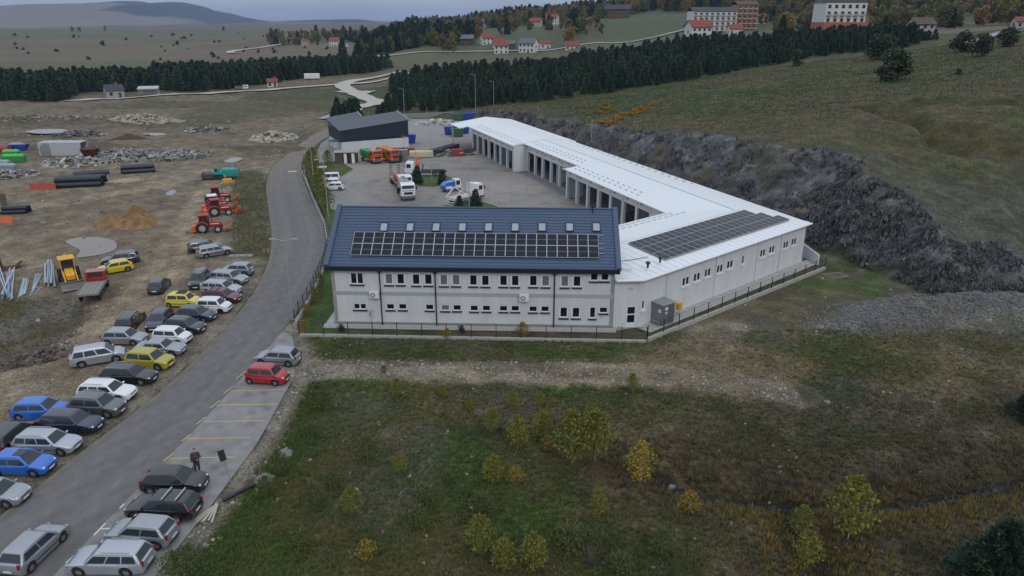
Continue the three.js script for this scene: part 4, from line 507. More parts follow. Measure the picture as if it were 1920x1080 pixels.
function carKit(type) {
  if (kits[type]) return kits[type]; const [L, Wd, H, belt, nose, f1, f2, f3, f4, wb, r, boot] = CT[type]; const X = f => L / 2 - f * L; const fx = L / 2 - .82, rx = fx - wb, ra = r + .055, sill = .2, a0 = Math.asin((r - sill) / ra);
  const sh = new THREE.Shape(); sh.moveTo(-L / 2 + .12, sill + .04); sh.lineTo(-L / 2 + .01, sill + .16); sh.lineTo(-L / 2, .52); sh.lineTo(-L / 2 + .05, .72); sh.lineTo(X(f4) - (boot ? .0 : .02) - (boot ? .45 : 0), boot ? boot - .06 : belt - .02); if (boot) { sh.lineTo(X(f4), boot); } sh.lineTo(X(f4) + .1, belt + .005); sh.lineTo(X((f1 + f4) / 2), belt - .01); sh.lineTo(X(f1), belt - .02);
  sh.quadraticCurveTo(X(f1 * .45), lerp(nose, belt, .72), L / 2 - .22, nose + .03); sh.quadraticCurveTo(L / 2 - .03, nose - .06, L / 2 - .02, .5); sh.lineTo(L / 2, .36); sh.lineTo(L / 2 - .1, sill + .02);
  sh.lineTo(fx + ra * Math.cos(a0), sill); sh.absarc(fx, r, ra, -a0, Math.PI + a0, false); sh.lineTo(rx + ra * Math.cos(a0), sill); sh.absarc(rx, r, ra, -a0, Math.PI + a0, false); sh.closePath();
  const bev = .15; let body = new THREE.ExtrudeGeometry(sh, { depth: Wd - 2 * bev, bevelEnabled: true, bevelSize: bev * .45, bevelThickness: bev, bevelOffset: -bev * .45, bevelSegments: 4, curveSegments: 7 }).translate(0, 0, -Wd / 2 + bev);
  const taper = x => { const e = clamp((Math.abs(x) - (L / 2 - .95)) / .95); return 1 - (x > 0 ? .25 : .17) * e * e * e; };
  const p = body.attributes.position; for (let i = 0; i < p.count; i++) { const x = p.getX(i), y = p.getY(i); p.setZ(i, p.getZ(i) * taper(x) * (1 - .045 * clamp((y - .55) / .45)) * (1 - .03 * clamp((.35 - y) / .2))); }
  body = toCreasedNormals(body, .7);
  const hw = Wd / 2 * .93, tp = y => 1 - .25 * clamp((y - belt) / (H - belt)); const cs = new THREE.Shape(); cs.moveTo(X(f4) + .02, belt - .06); cs.lineTo(X(f1) - .02, belt - .06); cs.lineTo(X(f2) + .08, H - .075); cs.quadraticCurveTo(X(f2), H - .015, X(f2) - .25, H - .004); cs.quadraticCurveTo(X((f2 + f3) / 2), H + .015, X(f3) + .25, H - .02); cs.quadraticCurveTo(X(f3) + .06, H - .04, X(f3), H - .1); cs.closePath();
  let cab = new THREE.ExtrudeGeometry(cs, { depth: 2 * hw - .2, bevelEnabled: true, bevelSize: .06, bevelThickness: .1, bevelOffset: -.06, bevelSegments: 4, curveSegments: 8 }).translate(0, 0, -hw + .1); const q = cab.attributes.position; for (let i = 0; i < q.count; i++) q.setZ(i, q.getZ(i) * tp(q.getY(i))); cab = toCreasedNormals(cab, .6);
  const top = H - .17, bot = belt + .03; const edge = (f, g, y) => f < g ? lerp(X(f) - .02, X(g) + .08, clamp((y - belt + .06) / (H - .075 - belt + .06))) : lerp(X(f) + .02, X(g), clamp((y - belt + .06) / (H - .1 - belt + .06))); // x on the front or rear edge line at height y
  const side = (xa0, xa1, xb0, xb1) => { const s = [[xa0, bot], [xb0, bot], [xb1, top], [xa1, top]]; const l = []; for (const sg of [-1, 1]) { const P = s.map(([x, y]) => [x, y, sg * (hw * tp(y) + .004)]); l.push(sg > 0 ? quad(P[0], P[1], P[2], P[3], .012) : quad(P[1], P[0], P[3], P[2], .012)); } return l; };
  const fr0 = edge(f1, f2, bot) - .16, fr1 = edge(f1, f2, top) - .1, re0 = edge(f4, f3, bot) + .2, re1 = edge(f4, f3, top) + .12; const len = fr0 - re0, n = type === 'wagon' || type === 'mpv' ? 3 : type === 'van' ? 2 : 2, cut = n === 3 ? [.0, .36, .7, 1] : type === 'sedan' ? [0, .52, 1] : [0, .5, 1]; const sides = [];
  for (let k = 0; k < n; k++) { const u = cut[k], v = cut[k + 1]; const g = (a, t) => lerp(t ? fr1 : fr0, t ? re1 : re0, a); const x1 = g(u, 0) - (k ? .04 : 0), x1t = lerp(fr1, re1, u) - (k ? .04 : 0), x0 = g(v, 0) + (k < n - 1 ? .04 : 0), x0t = lerp(fr1, re1, v) + (k < n - 1 ? .04 : 0); sides.push(side(x0, x0t, x1, x1t)); }
  const face = (fA, fB, s, in0, in1, y0, y1) => { const xa = edge(fA, fB, y0), xb = edge(fA, fB, y1), nx = (y1 - y0), ny = -(xb - xa); const l = Math.hypot(nx, ny) * s, ox = nx / l * .009 * 1, oy = Math.abs(ny / l) * .009; const za = hw * tp(y0) - in0, zb = hw * tp(y1) - in1; const P = [[xa + ox, y0 + oy, za], [xa + ox, y0 + oy, -za], [xb + ox, y1 + oy, -zb], [xb + ox, y1 + oy, zb]]; return s > 0 ? quad(...P, .014) : quad(P[1], P[0], P[3], P[2], .014); };
  const ws = face(f1, f2, 1, .1, .13, belt + .01, H - .1), rw = face(f4, f3, -1, .11, .14, belt + (type === 'sedan' ? .02 : .05), H - .13);
  return kits[type] = { body, cab, sides, ws, rw, L, Wd, H, belt, nose, fx, rx, r, X, f1, f2, f3, f4, taper, hw };
}
const paints = {}; const paint = c => paints[c] ??= new THREE.MeshPhysicalMaterial({ color: new THREE.Color(c), roughness: .32, metalness: ['#9b9fa5', '#aeb4bc', '#63676b', '#3a3c42', '#3a4456'].includes(c) ? .55 : .05, clearcoat: 1, clearcoatRoughness: .04 });
const PC = { silver: '#9b9fa5', white: '#dfe2e4', black: '#14151a', grey: '#63676b', dred: '#5c1420', blue: '#1d66c4', navy: '#1b2340', dgreen: '#1d2b2c', olive: '#a69a1e', yellow: '#d6bc10', cream: '#d6c64e', red: '#a31318', dgrey: '#3a3c42', teal: '#1f2c3d', bluegrey: '#3a4456', lsilver: '#aeb4bc' };
const carGlass = M([.042, .052, .062], .04, .3);
function car(type, colr, wr, wf, label, o = {}) { // wr, wf: picture points where the rear and front wheels on the near side touch the ground
  const k = carKit(type), A = gp(...wr), B = gp(...wf), dx = B[0] - A[0], dd = B[1] - A[1], l = Math.hypot(dx, dd), ux = dx / l, ud = dd / l; let nx = -ud, nd = ux; if (nd < 0 || (Math.abs(nd) < .35 && o.side && Math.sign(nx) !== o.side)) { nx = -nx; nd = -nd; } if (o.side) { if (Math.sign(nx) !== o.side) { nx = -nx; nd = -nd; } }
  const cx = (A[0] + B[0]) / 2 + nx * (k.Wd / 2 - .1) - ux * (k.fx + k.rx) / 2, cd = (A[1] + B[1]) / 2 + nd * (k.Wd / 2 - .1) - ud * (k.fx + k.rx) / 2; const paved = Math.max(zRoad(cx, cd, 1), zPark(cx, cd, 1), zYard(cx, cd, 1)) > 0; const y = paved ? .014 : Math.max(hgt(cx, cd), hgt(A[0], A[1]), hgt(B[0], B[1])) - .03;
  const t = thing(o.name ?? 'parked_car', label, type === 'van' ? 'van' : 'car', [cx, y, -cd], Math.atan2(dd, dx), o.group ?? 'parked cars'); const P = paint(PC[colr] ?? colr);
  mk('body', k.body, P, t); mk('cabin', k.cab, o.roof ? paint(PC[o.roof]) : P, t); mk('windscreen', k.ws, carGlass, t); if (!o.panel) mk('rear_window', k.rw, carGlass, t);
  k.sides.forEach((s, i) => { if (o.panel && i > 0) return; mk('side_window', s[0], carGlass, t); mk('side_window', s[1], carGlass, t); });
  const zw = k.Wd / 2 - .115; for (const x of [k.fx, k.rx]) for (const z of [zw, -zw]) addWheel(t, x, k.r, z, k.r, .2, o.steel ? m.black : m.rim);
  mk('underbody', bx(k.L - .5, .2, k.Wd - .5, 0, .32, 0), M([.09, .088, .085], .9), t);
  for (const s of [-1, 1]) { mk('headlight', sp(.2, k.L / 2 - .26, k.nose - .06, s * (k.Wd / 2 * k.taper(k.L / 2 - .25) - .2), 1.05, .42, .75), m.headlight, t); mk('tail_light', rb(.14, type === 'sedan' ? .16 : .32, .16, -k.L / 2 + .11, type === 'sedan' ? .74 : .84, s * (k.Wd / 2 * k.taper(-k.L / 2 + .1) - .11), .03), m.tail, t); mk('mirror', sp(.1, k.X(k.f1) - .22, k.belt + .06, s * (k.Wd / 2 + .05), .8, .75, 1.2), P, t); }
  mk('grille', bx(.05, .14, .8, k.L / 2 - .05, nosey(k) - .16, 0), m.black, t); mk('licence_plate', bx(.02, .11, .5, k.L / 2 + .006, .4, 0), m.plate, t); mk('licence_plate', bx(.02, .11, .5, -k.L / 2 - .004, .56, 0), m.plate, t); mk('bumper_trim', bx(.06, .09, 1.0, k.L / 2 - .02, .26, 0), m.black, t); mk('bumper_trim', bx(.06, .09, 1.0, -k.L / 2 + .02, .34, 0), m.black, t);
  if (o.trim) for (const s of [-1, 1]) mk('side_moulding', bx(k.fx - k.rx - .75, .06, .015, (k.fx + k.rx) / 2, .5, s * (k.Wd / 2 + .002)), m.black, t);
  const hr = k.hw * .72; if (o.rails) for (const s of [-1, 1]) mk('roof_rail', bar([k.X(k.f2) - .3, k.H + .045, s * hr], [k.X(k.f3) + .3, k.H + .04, s * hr], .022), m.alu, t);
  if (o.bars) for (const f of [.35, .75]) { const x = lerp(k.X(k.f2), k.X(k.f3), f); mk('roof_bar', bx(.08, .05, hr * 2.15, x, k.H + .09, 0), o.bars === 1 ? m.alu : m.black, t); }
  if (o.rack) mk('roof_rack', [bx(1.1, .04, .04, 0, k.H + .1, .35), bx(1.1, .04, .04, 0, k.H + .1, -.35), bx(.05, .04, .9, .4, k.H + .08, 0), bx(.05, .04, .9, -.4, k.H + .08, 0), bx(1.0, .02, .7, -.05, k.H + .06, 0)], m.black, t);
  if (o.ladder) { const g = []; for (const s of [-.18, .18]) g.push(bar([1.2, k.H + .14, s - .3], [-1.4, k.H + .14, s - .3], .025)); for (let i = 0; i < 9; i++) g.push(bar([1.1 - i * .3, k.H + .14, -.48], [1.1 - i * .3, k.H + .14, -.12], .018)); mk('roof_ladder', g, m.alu, t); }
  if (o.sunroof) mk('sunroof', bx(.75, .015, .8, .1, k.H + .01, 0), carGlass, t);
  return t; }
const nosey = k => k.nose;
const R = 'cars parked on the dirt beside the road';
[['hatch', 'silver', [457, 518], [424, 517], 'silver hatchback at the head of the row, tail towards the road'],
['wagon', 'silver', [404, 532], [446, 535], 'silver estate car with small wheels parked second in the row by the road'],
['wagon', 'lsilver', [386, 552], [436, 555], 'pale silver estate with roof rails beside the dark red car', { rails: 1 }],
['hatch', 'dred', [390, 567], [431, 570], 'dark red hatchback with black roof bars beside the small white car', { bars: 2 }],
['mini', 'white', [375, 587], [413, 588], 'tiny white three-door car with black bumper beside dark red hatchback', { steel: 1 }],
['hatch', 'teal', [340, 603], [382, 605], 'dark blue-black hatchback with silver wheels next to the dark green saloon'],
['hatch', 'dgreen', [317, 624], [361, 628], 'dark green five-door car between the blue-black hatchback and a white minicar'],
['mini', 'white', [293, 645], [334, 647], 'small white city car with black front bumper beside dark green car', { trim: 1 }],
['sedan', 'silver', [268, 668], [325, 669], 'silver coupe-like saloon parked beside an olive yellow crossover'],
['suv', 'olive', [247, 691], [297, 695], 'olive yellow crossover with dark roof glass nose towards the road'],
['wagon', 'black', [207, 721], [267, 723], 'black estate car with chrome trim next to a white estate', { rails: 1 }],
['wagon', 'white', [163, 753], [227, 755], 'white estate car with dark windows between black estate and grey crossover', { rails: 1 }],
['suv', 'grey', [148, 782], [199, 785], 'mid grey compact crossover beside the white estate', { rails: 1 }],
['wagon', 'navy', [95, 813], [158, 816], 'navy blue estate with black wheels beside grey crossover', { steel: 1 }],
['wagon', 'lsilver', [49, 853], [114, 855], 'silver estate with roof rails between navy estate and bright blue hatchback', { rails: 1, trim: 1 }],
['hatch', 'blue', [0, 893.5], [61, 895], 'bright blue hatchback with sunroof, nose towards the road', { sunroof: 1 }],
['hatch', 'silver', [-54, 952], [8, 953], 'silver hatchback whose bonnet shows below the blue hatchback'],
['suv', 'dgrey', [394, 525], [383, 541], 'dark brown-grey off-roader with a ladder on its roof', { side: -1, ladder: 1, rails: 1 }],
['hatch', 'dgrey', [307.5, 550], [319, 536], 'dark grey older hatchback parked alone in the dirt', { side: -1 }],
['mini', 'cream', [317, 577], [356, 578], 'pale yellow minicar with a black roof rack', { rack: 1, trim: 1 }],
['wagon', 'black', [254, 618], [271, 599], 'black estate with chrome roof rails seen from behind', { side: -1, rails: 1 }],
['hatch', 'navy', [326, 597], [304, 620], 'dark navy hatchback facing the lower end of the row', { side: -1 }],
['hatch', 'silver', [200, 648], [254, 649], 'silver hatchback in the inner row beside a white minicar'],
['mpv', 'lsilver', [157.5, 689], [216, 679], 'large silver people carrier with panoramic windscreen in the inner row', {}],
['hatch', 'blue', [42, 790], [95, 789], 'bright blue three-door hatchback in the inner row beside the grey crossover'],
['wagon', 'black', [26, 846], [70, 809], 'black estate parked at an angle behind the silver estate', { side: -1 }],
['hatch', 'yellow', [239, 509], [200, 516], 'bright yellow hatchback on the dirt near the backhoe'],
['wagon', 'bluegrey', [252, 494], [197, 500], 'dark blue-grey estate standing behind the bright yellow hatchback', { rails: 1 }],
['wagon', 'silver', [389, 484], [426, 478], 'silver estate standing apart beside a concrete slab', { rails: 1, trim: 1 }],
['wagon', 'bluegrey', [369, 475], [408, 470], 'dark blue estate half hidden behind the lone silver estate', { rails: 1 }]
].forEach(([t, c, a, b, l, o]) => car(t, c, a, b, l, { group: R, ...o }));
const Pk = 'cars in the marked bays across the road';
[['hatch', 'silver', [541, 689], [491, 686], 'silver five-door hatchback with red tail lights in the top bay', { trim: 1 }], ['mini', 'red', [471, 721], [514, 724], 'red minicar in the marked bay'], ['hatch', 'black', [282, 929], [358, 929], 'glossy black hatchback beside the standing man'], ['wagon', 'black', [332, 981], [256, 977], 'black estate with two silver roof bars', { bars: 1 }], ['hatch', 'silver', [294, 1032], [218, 1026], 'silver hatchback with dark rear window beside black estate with roof bars'], ['wagon', 'lsilver', [243, 1083], [145, 1082], 'pale silver estate with roof rails in the lowest bay', { rails: 1 }]].forEach(([t, c, a, b, l, o]) => car(t, c, a, b, l, { group: Pk, ...o }));
car('hatch', 'silver', [60, 1074], [121, 1015], 'silver hatchback driving up the road', { side: -1, name: 'moving_car', group: 'cars on the road', trim: 1 });
const Yd = 'white cars in the depot yard'; car('van', 'white', [632, 342], [604, 343], 'white small van with high roof in the depot car lot', { group: Yd, name: 'parked_van' }); car('hatch', 'white', [634, 350], [606, 351], 'white hatchback between the white van and another white hatchback', { group: Yd }); car('hatch', 'white', [638, 357.5], [611, 358], 'white hatchback at the open side of the depot car lot', { group: Yd });
// ---------- yard machines, trucks and stored goods ----------
const yh = (x, d) => Math.max(zRoad(x, d, 1), zPark(x, d, 1), zYard(x, d, 1)) > 0 ? .014 : hgt(x, d);
function along(name, label, cat, rear, front, group) { const A = gp(...rear), B = gp(...front), x = (A[0] + B[0]) / 2, d = (A[1] + B[1]) / 2; const t = thing(name, label, cat, [x, yh(x, d), -d], Math.atan2(B[1] - A[1], B[0] - A[0]), group); t.L = Math.hypot(B[0] - A[0], B[1] - A[1]); return t; }
const wPaint = paint('#e3e5e6');
function truckBase(t, L, cab, axles = 2) { // x forward, centred
  const Wd = 2.4, r = .48, cx = L / 2 - 1.0; const prof = [[-.95, .75], [.85, .75], [.98, 1.2], [.95, 1.9], [.72, 2.75], [.45, 2.95], [-.95, 2.95]]; const c = extr(prof, Wd, .07).translate(cx, 0, -Wd / 2); mk('cab', toCreasedNormals(c, .5), cab, t);
  mk('windscreen', quad([cx + .965, 1.75, 1.08], [cx + .965, 1.75, -1.08], [cx + .755, 2.66, -1.02], [cx + .755, 2.66, 1.02], .03).translate(.012, 0, 0), carGlass, t);
  for (const s of [-1, 1]) { mk('side_window', bx(.85, .75, .02, cx + .12, 2.2, s * (Wd / 2 + .002)), carGlass, t); mk('headlight', rb(.1, .2, .4, cx + .93, 1.0, s * .88, .03), m.headlight, t); mk('mirror', rb(.12, .55, .22, cx + .9, 2.2, s * (Wd / 2 + .22), .04), m.black, t); }
  mk('bumper', rb(.3, .45, Wd, cx + .9, .62, 0, .06), M([.12, .12, .13], .6), t); mk('grille', bx(.03, .4, 1.5, cx + .975, 1.35, 0), m.black, t); mk('chassis', bx(L - .5, .25, .9, -.2, .75, 0), m.black, t);
  for (const x of [cx - .1, -L / 2 + 1.1, ...(axles > 2 ? [-L / 2 + 2.35] : [])]) for (const s of [-1, 1]) addWheel(t, x, r, s * (Wd / 2 - .16), r, .3);
  return cx; }
{
  let t = along('tanker_truck', 'white truck with a ribbed grey tank, parked nose out in the yard', 'truck', [751, 352], [772, 386], 'depot trucks'); let cx = truckBase(t, 7.6, wPaint);
  const tk = mk('tank', [cy(1.0, 1.0, 4.6, -1.4, 1.95, 0, 20, 0, Math.PI / 2)], M([.42, .44, .46], .4, .5), t); for (let i = 0; i < 4; i++) mk('tank_band', cy(1.03, 1.03, .1, -3.2 + i * 1.2, 1.95, 0, 20, 0, Math.PI / 2), m.steel, tk); for (const x of [-2.4, -.6]) mk('hatch', cy(.3, .3, .2, x, 3.0, 0, 12), m.steel, tk);
  t = along('flatbed_truck', 'white flatbed truck with raised loading ramps and red tanks on its bed', 'truck', [737, 335], [767, 366], 'depot trucks'); cx = truckBase(t, 10.5, wPaint, 3); mk('bed', bx(7.6, .18, 2.4, -1.5, 1.05, 0), m.oldwood, t); for (const z of [-.55, .55]) for (const x of [-.9, .6]) mk('red_tank', rb(1.35, 1.1, 1.0, x, 1.72, z, .12), M([.45, .06, .03], .5), t); for (const s of [-1, 1]) mk('ramp', [bx(.08, 2.2, .07, -5.3, 2.1, s * .75 - .2), bx(.08, 2.2, .07, -5.3, 2.1, s * .75 + .2), ...[0, 1, 2, 3, 4].map(i => bx(.07, .07, .42, -5.3, 1.2 + i * .45, s * .75))], m.black, t);
  t = along('hook_truck', 'white hook-lift truck with orange crane behind the cab, beside the grass island', 'truck', [832, 329], [764, 330], 'depot trucks'); cx = truckBase(t, 8.2, wPaint, 3); mk('crane', [rb(.8, 1.5, 1.2, cx - 1.6, 1.9, 0, .1), bar([cx - 1.6, 2.6, 0], [cx - 1.2, 3.6, .2], .16), bar([cx - 1.2, 3.6, .2], [cx - 2.2, 3.2, .4], .14)], m.orange, t); mk('hook_arm', [bx(4.6, .22, .5, -1.6, 1.15, 0), bar([.6, 1.2, 0], [.4, 2.3, 0], .12), bar([-3.9, 1.0, .4], [-4.3, .7, .4], .1)], m.black, t);
  t = along('skip_truck', 'white skip loader with lifting arms, parked across from the blue sweeper', 'truck', [848, 384], [897, 372], 'depot trucks'); cx = truckBase(t, 6.8, wPaint); mk('deck', bx(4.2, .2, 2.3, -1.2, 1.05, 0), M([.5, .48, .44], .7), t); for (const s of [-1, 1]) mk('lift_arm', [bar([.6, 1.2, s * 1.05], [-1.6, 2.6, s * 1.05], .13), bar([-1.6, 2.6, s * 1.05], [-3.6, 1.1, s * 1.05], .13)], M([.55, .53, .5], .6), t); mk('rear_steps', [bx(.25, .1, 2.2, -3.5, .9, 0), bx(.25, .1, 2.2, -3.8, .55, 0), bx(.25, .1, 2.2, -4.0, .2, 0)], M([.5, .48, .44], .7), t);
  t = along('road_sweeper', 'compact blue and white road sweeper between skip truck and grass island', 'sweeper', [832, 360], [861, 356]); const sb = paint('#1f5fb8'); mk('hopper', toCreasedNormals(extr([[-1.9, .5], [.4, .5], [.4, 1.9], [-1.2, 1.75], [-1.9, 1.2]], 1.6, .08).translate(0, 0, -.8), .5), sb, t); mk('cab', toCreasedNormals(extr([[.42, .5], [1.7, .5], [1.75, 1.2], [1.5, 2.15], [.42, 2.15]], 1.5, .08).translate(0, 0, -.75), .5), wPaint, t); mk('windscreen', quad([1.755, 1.2, .65], [1.755, 1.2, -.65], [1.53, 2.05, -.6], [1.53, 2.05, .6], .02).translate(.012, 0, 0), carGlass, t); for (const s of [-1, 1]) mk('side_window', bx(.8, .8, .02, 1.0, 1.55, s * .752), carGlass, t); for (const x of [-1.2, 1.1]) for (const s of [-1, 1]) addWheel(t, x, .32, s * .62, .32, .22); mk('white_flank', bx(1.3, .5, 1.63, -.9, .85, 0), wPaint, t); mk('brush', cy(.35, .3, .25, 1.6, .15, .6, 12), m.black, t);
  const op = paint('#c8561a'); t = along('refuse_truck', 'orange truck with a green skip body beside the small shed', 'truck', [686, 300], [708, 307], 'depot trucks'); cx = truckBase(t, 6.4, op); mk('skip_body', toCreasedNormals(extr([[-3.1, 1.0], [.6, 1.0], [1.0, 2.5], [-3.4, 2.5]], 2.2, .06).translate(0, 0, -1.1), .4), m.green, t);
  t = along('refuse_truck', 'orange truck with a boxy orange and green body next to the other orange truck', 'truck', [717, 300], [738, 305], 'depot trucks'); cx = truckBase(t, 6.2, op); mk('box_body', rb(3.6, 2.0, 2.3, -.9, 2.0, 0, .08), M([.5, .16, .03], .55), t); mk('green_flank', rb(1.2, 1.2, 2.34, .4, 1.7, 0, .06), m.green, t);
}
function vehicleBits() { }
function tractor(label, rear, front, roofMat, rearTool) {
  const t = along('tractor', label, 'tractor', rear, front, 'red tractors in a line'); const rd = m.red;
  mk('bonnet', toCreasedNormals(extr([[.1, .8], [1.75, .8], [1.8, 1.25], [1.55, 1.5], [.1, 1.62]], .75, .06).translate(0, 0, -.375), .5), rd, t); mk('bonnet_stripe', [bx(1.2, .12, .77, .9, 1.25, 0)], m.whitePaint, t); mk('cab_frame', [-1, 1].flatMap(s => [bar([-1.1, 1.0, s * .65], [-1.05, 2.5, s * .62], .045), bar([.12, 1.0, s * .65], [.0, 2.5, s * .62], .045)]), m.black, t); mk('cab_glass', bx(1.08, 1.2, 1.2, -.5, 1.85, 0), carGlass, t); mk('cab_roof', rb(1.5, .2, 1.5, -.5, 2.58, 0, .07), roofMat, t); mk('seat_deck', bx(1.4, .5, 1.0, -.6, .95, 0), rd, t);
  for (const s of [-1, 1]) { const f = new THREE.TorusGeometry(.86, .12, 5, 10, Math.PI * .8).rotateZ(.35).scale(1, 1, 2).translate(-.75, .8, s * .85); mk('mudguard', f, rd, t); addWheel(t, -.75, .8, s * .85, .8, .42, M([.4, .4, .4], .6)); addWheel(t, 1.35, .52, s * .8, .52, .32, M([.5, .5, .48], .6)); }
  mk('exhaust', bar([.6, 1.5, .25], [.6, 2.5, .25], .05), m.black, t); mk('axle', bar([1.35, .55, -.7], [1.35, .55, .7], .09), m.black, t);
  mk('front_plough', [...[0, 1, 2].map(i => quad([2.3 + i * .22, .15, -1.0], [2.3 + i * .22, .15, 1.0], [2.75 + i * .22, .95 + .1 * i, 1.0], [2.75 + i * .22, .95 + .1 * i, -1.0], .05)), bx(.9, .12, .2, 2.1, .5, 0)], m.orange, t); mk('rear_implement', [rb(.6, .9, 1.4, -2.0, .65, 0, .08), bx(.5, .1, .5, -1.6, .6, 0)], rearTool ?? m.orange, t); return t; }
tractor('red tractor with an orange rear spreader, foremost of the tractor line beside the sand heap', [377, 435], [408, 433], m.red);
tractor('red tractor with a red roof and shiny wheels, between white-roofed tractor and spreader tractor', [397, 405], [427, 402], m.red);
tractor('tractor with a white cab roof among the red-roofed tractors', [392, 396], [422, 393], m.whitePaint);
tractor('red tractor beside the small yellow machine at the end of the tractor line', [397, 379], [427, 377], m.red, m.black);
{ // paver, roller, backhoe, flatbed
  let t = along('road_paver', 'teal green road paver with black hopper standing by the dirt road', 'paver', [392, 336], [440, 334]); mk('engine_body', toCreasedNormals(extr([[.3, .6], [3.4, .6], [3.4, 1.9], [.3, 2.0]], 2.2, .1).translate(0, 0, -1.1), .5), m.teal, t); mk('hopper', [bx(2.2, .9, 2.4, -2.4, .7, 0), bx(.15, 1.2, 2.6, -3.4, .7, 0)], M([.06, .06, .065], .7), t); mk('platform', bx(1.6, .5, 2.3, -.5, 1.2, 0), m.teal, t); mk('console', [bx(.4, .7, .5, -.3, 1.8, .6), bx(.4, .5, .5, -.9, 1.7, -.6)], m.teal, t); mk('seat', bx(.45, .6, .45, -.9, 1.75, .3), m.black, t); for (const s of [-1, 1]) mk('crawler_track', rb(4.6, .65, .4, .5, .34, s * 1.0, .2), m.black, t);
  t = along('compact_roller', 'small yellow machine between road paver and red tractors', 'roller', [417, 350], [436, 348]); mk('body', rb(1.6, .8, 1.1, .1, .95, 0, .12), m.yellow, t); for (const x of [-.7, .8]) mk('drum', cy(.38, .38, 1.0, x, .38, 0, 16, Math.PI / 2), m.steel, t); mk('rollbar', [bar([-.2, 1.3, -.45], [-.2, 2.1, -.45], .05), bar([-.2, 1.3, .45], [-.2, 2.1, .45], .05), bar([-.2, 2.1, -.45], [-.2, 2.1, .45], .05)], m.yellow, t);
  t = along('backhoe_loader', 'yellow backhoe loader with wide bucket beside the galvanised poles', 'backhoe', [127, 512], [140, 545]); const ye = m.yellow; mk('bonnet', toCreasedNormals(extr([[.2, .9], [2.2, .9], [2.2, 1.4], [.2, 1.75]], .9, .06).translate(0, 0, -.45), .5), ye, t); mk('cab_glass', bx(1.5, 1.35, 1.35, -.65, 2.05, 0), carGlass, t); mk('cab_roof', rb(1.8, .16, 1.7, -.65, 2.85, 0, .06), ye, t); mk('cab_pillar', [[.1, .68], [.1, -.68], [-1.4, .68], [-1.4, -.68]].map(([x, z]) => bar([x, 1.3, z], [x, 2.8, z], .055)), ye, t); mk('lower_body', rb(2.6, .7, 1.2, -.3, 1.0, 0, .06), ye, t); for (const s of [-1, 1]) { addWheel(t, -.9, .78, s * .95, .78, .42, ye); addWheel(t, 1.6, .55, s * .85, .55, .36, ye); mk('loader_arm', [bar([.4, 1.5, s * .62], [2.3, .9, s * .62], .09), bar([2.3, .9, s * .62], [2.9, .45, s * .62], .09)], ye, t); } mk('bucket', toCreasedNormals(extr([[2.8, .1], [3.7, .05], [3.75, .12], [2.95, .22], [2.9, .8], [3.3, 1.0], [3.28, 1.06], [2.8, .9]], 2.4).translate(0, 0, -1.2), .3), M([.3, .29, .27], .7, .3), t); mk('rear_boom', [bar([-1.7, 1.2, 0], [-2.1, 2.9, 0], .14), bar([-2.1, 2.9, 0], [-2.6, 1.4, 0], .12), bx(.4, .5, .6, -2.6, 1.0, 0)], ye, t);
  t = along('flatbed_lorry', 'old lorry with red cab and weathered plank bed on the dirt', 'truck', [164, 572], [191, 530]); mk('cab', toCreasedNormals(extr([[1.6, .8], [3.2, .8], [3.2, 1.4], [2.9, 2.1], [1.6, 2.1]], 2.1, .08).translate(0, 0, -1.05), .5), paint('#9c2a20'), t); mk('rear_window', bx(.03, .5, 1.5, 1.588, 1.75, 0), carGlass, t); for (const s of [-1, 1]) mk('side_window', bx(.8, .5, .02, 2.3, 1.75, s * 1.052), carGlass, t); mk('bed_frame', [bx(4.6, .14, 2.3, -.9, .92, 0), bx(4.6, .3, .05, -.9, 1.02, 1.15), bx(4.6, .3, .05, -.9, 1.02, -1.15)], M([.2, .2, .2], .8), t); for (let i = 0; i < 9; i++) mk('bed_plank', bx(4.4, .05, .235, -.9, 1.02 + rr(0, .02), -1.0 + i * .25), i % 2 ? m.oldwood : M([.21, .2, .185], .95), t); for (const x of [-2.2, 2.3]) for (const s of [-1, 1]) addWheel(t, x, .42, s * .9, .42, .26); mk('chassis', bx(5.5, .2, .8, 0, .7, 0), m.black, t);
}
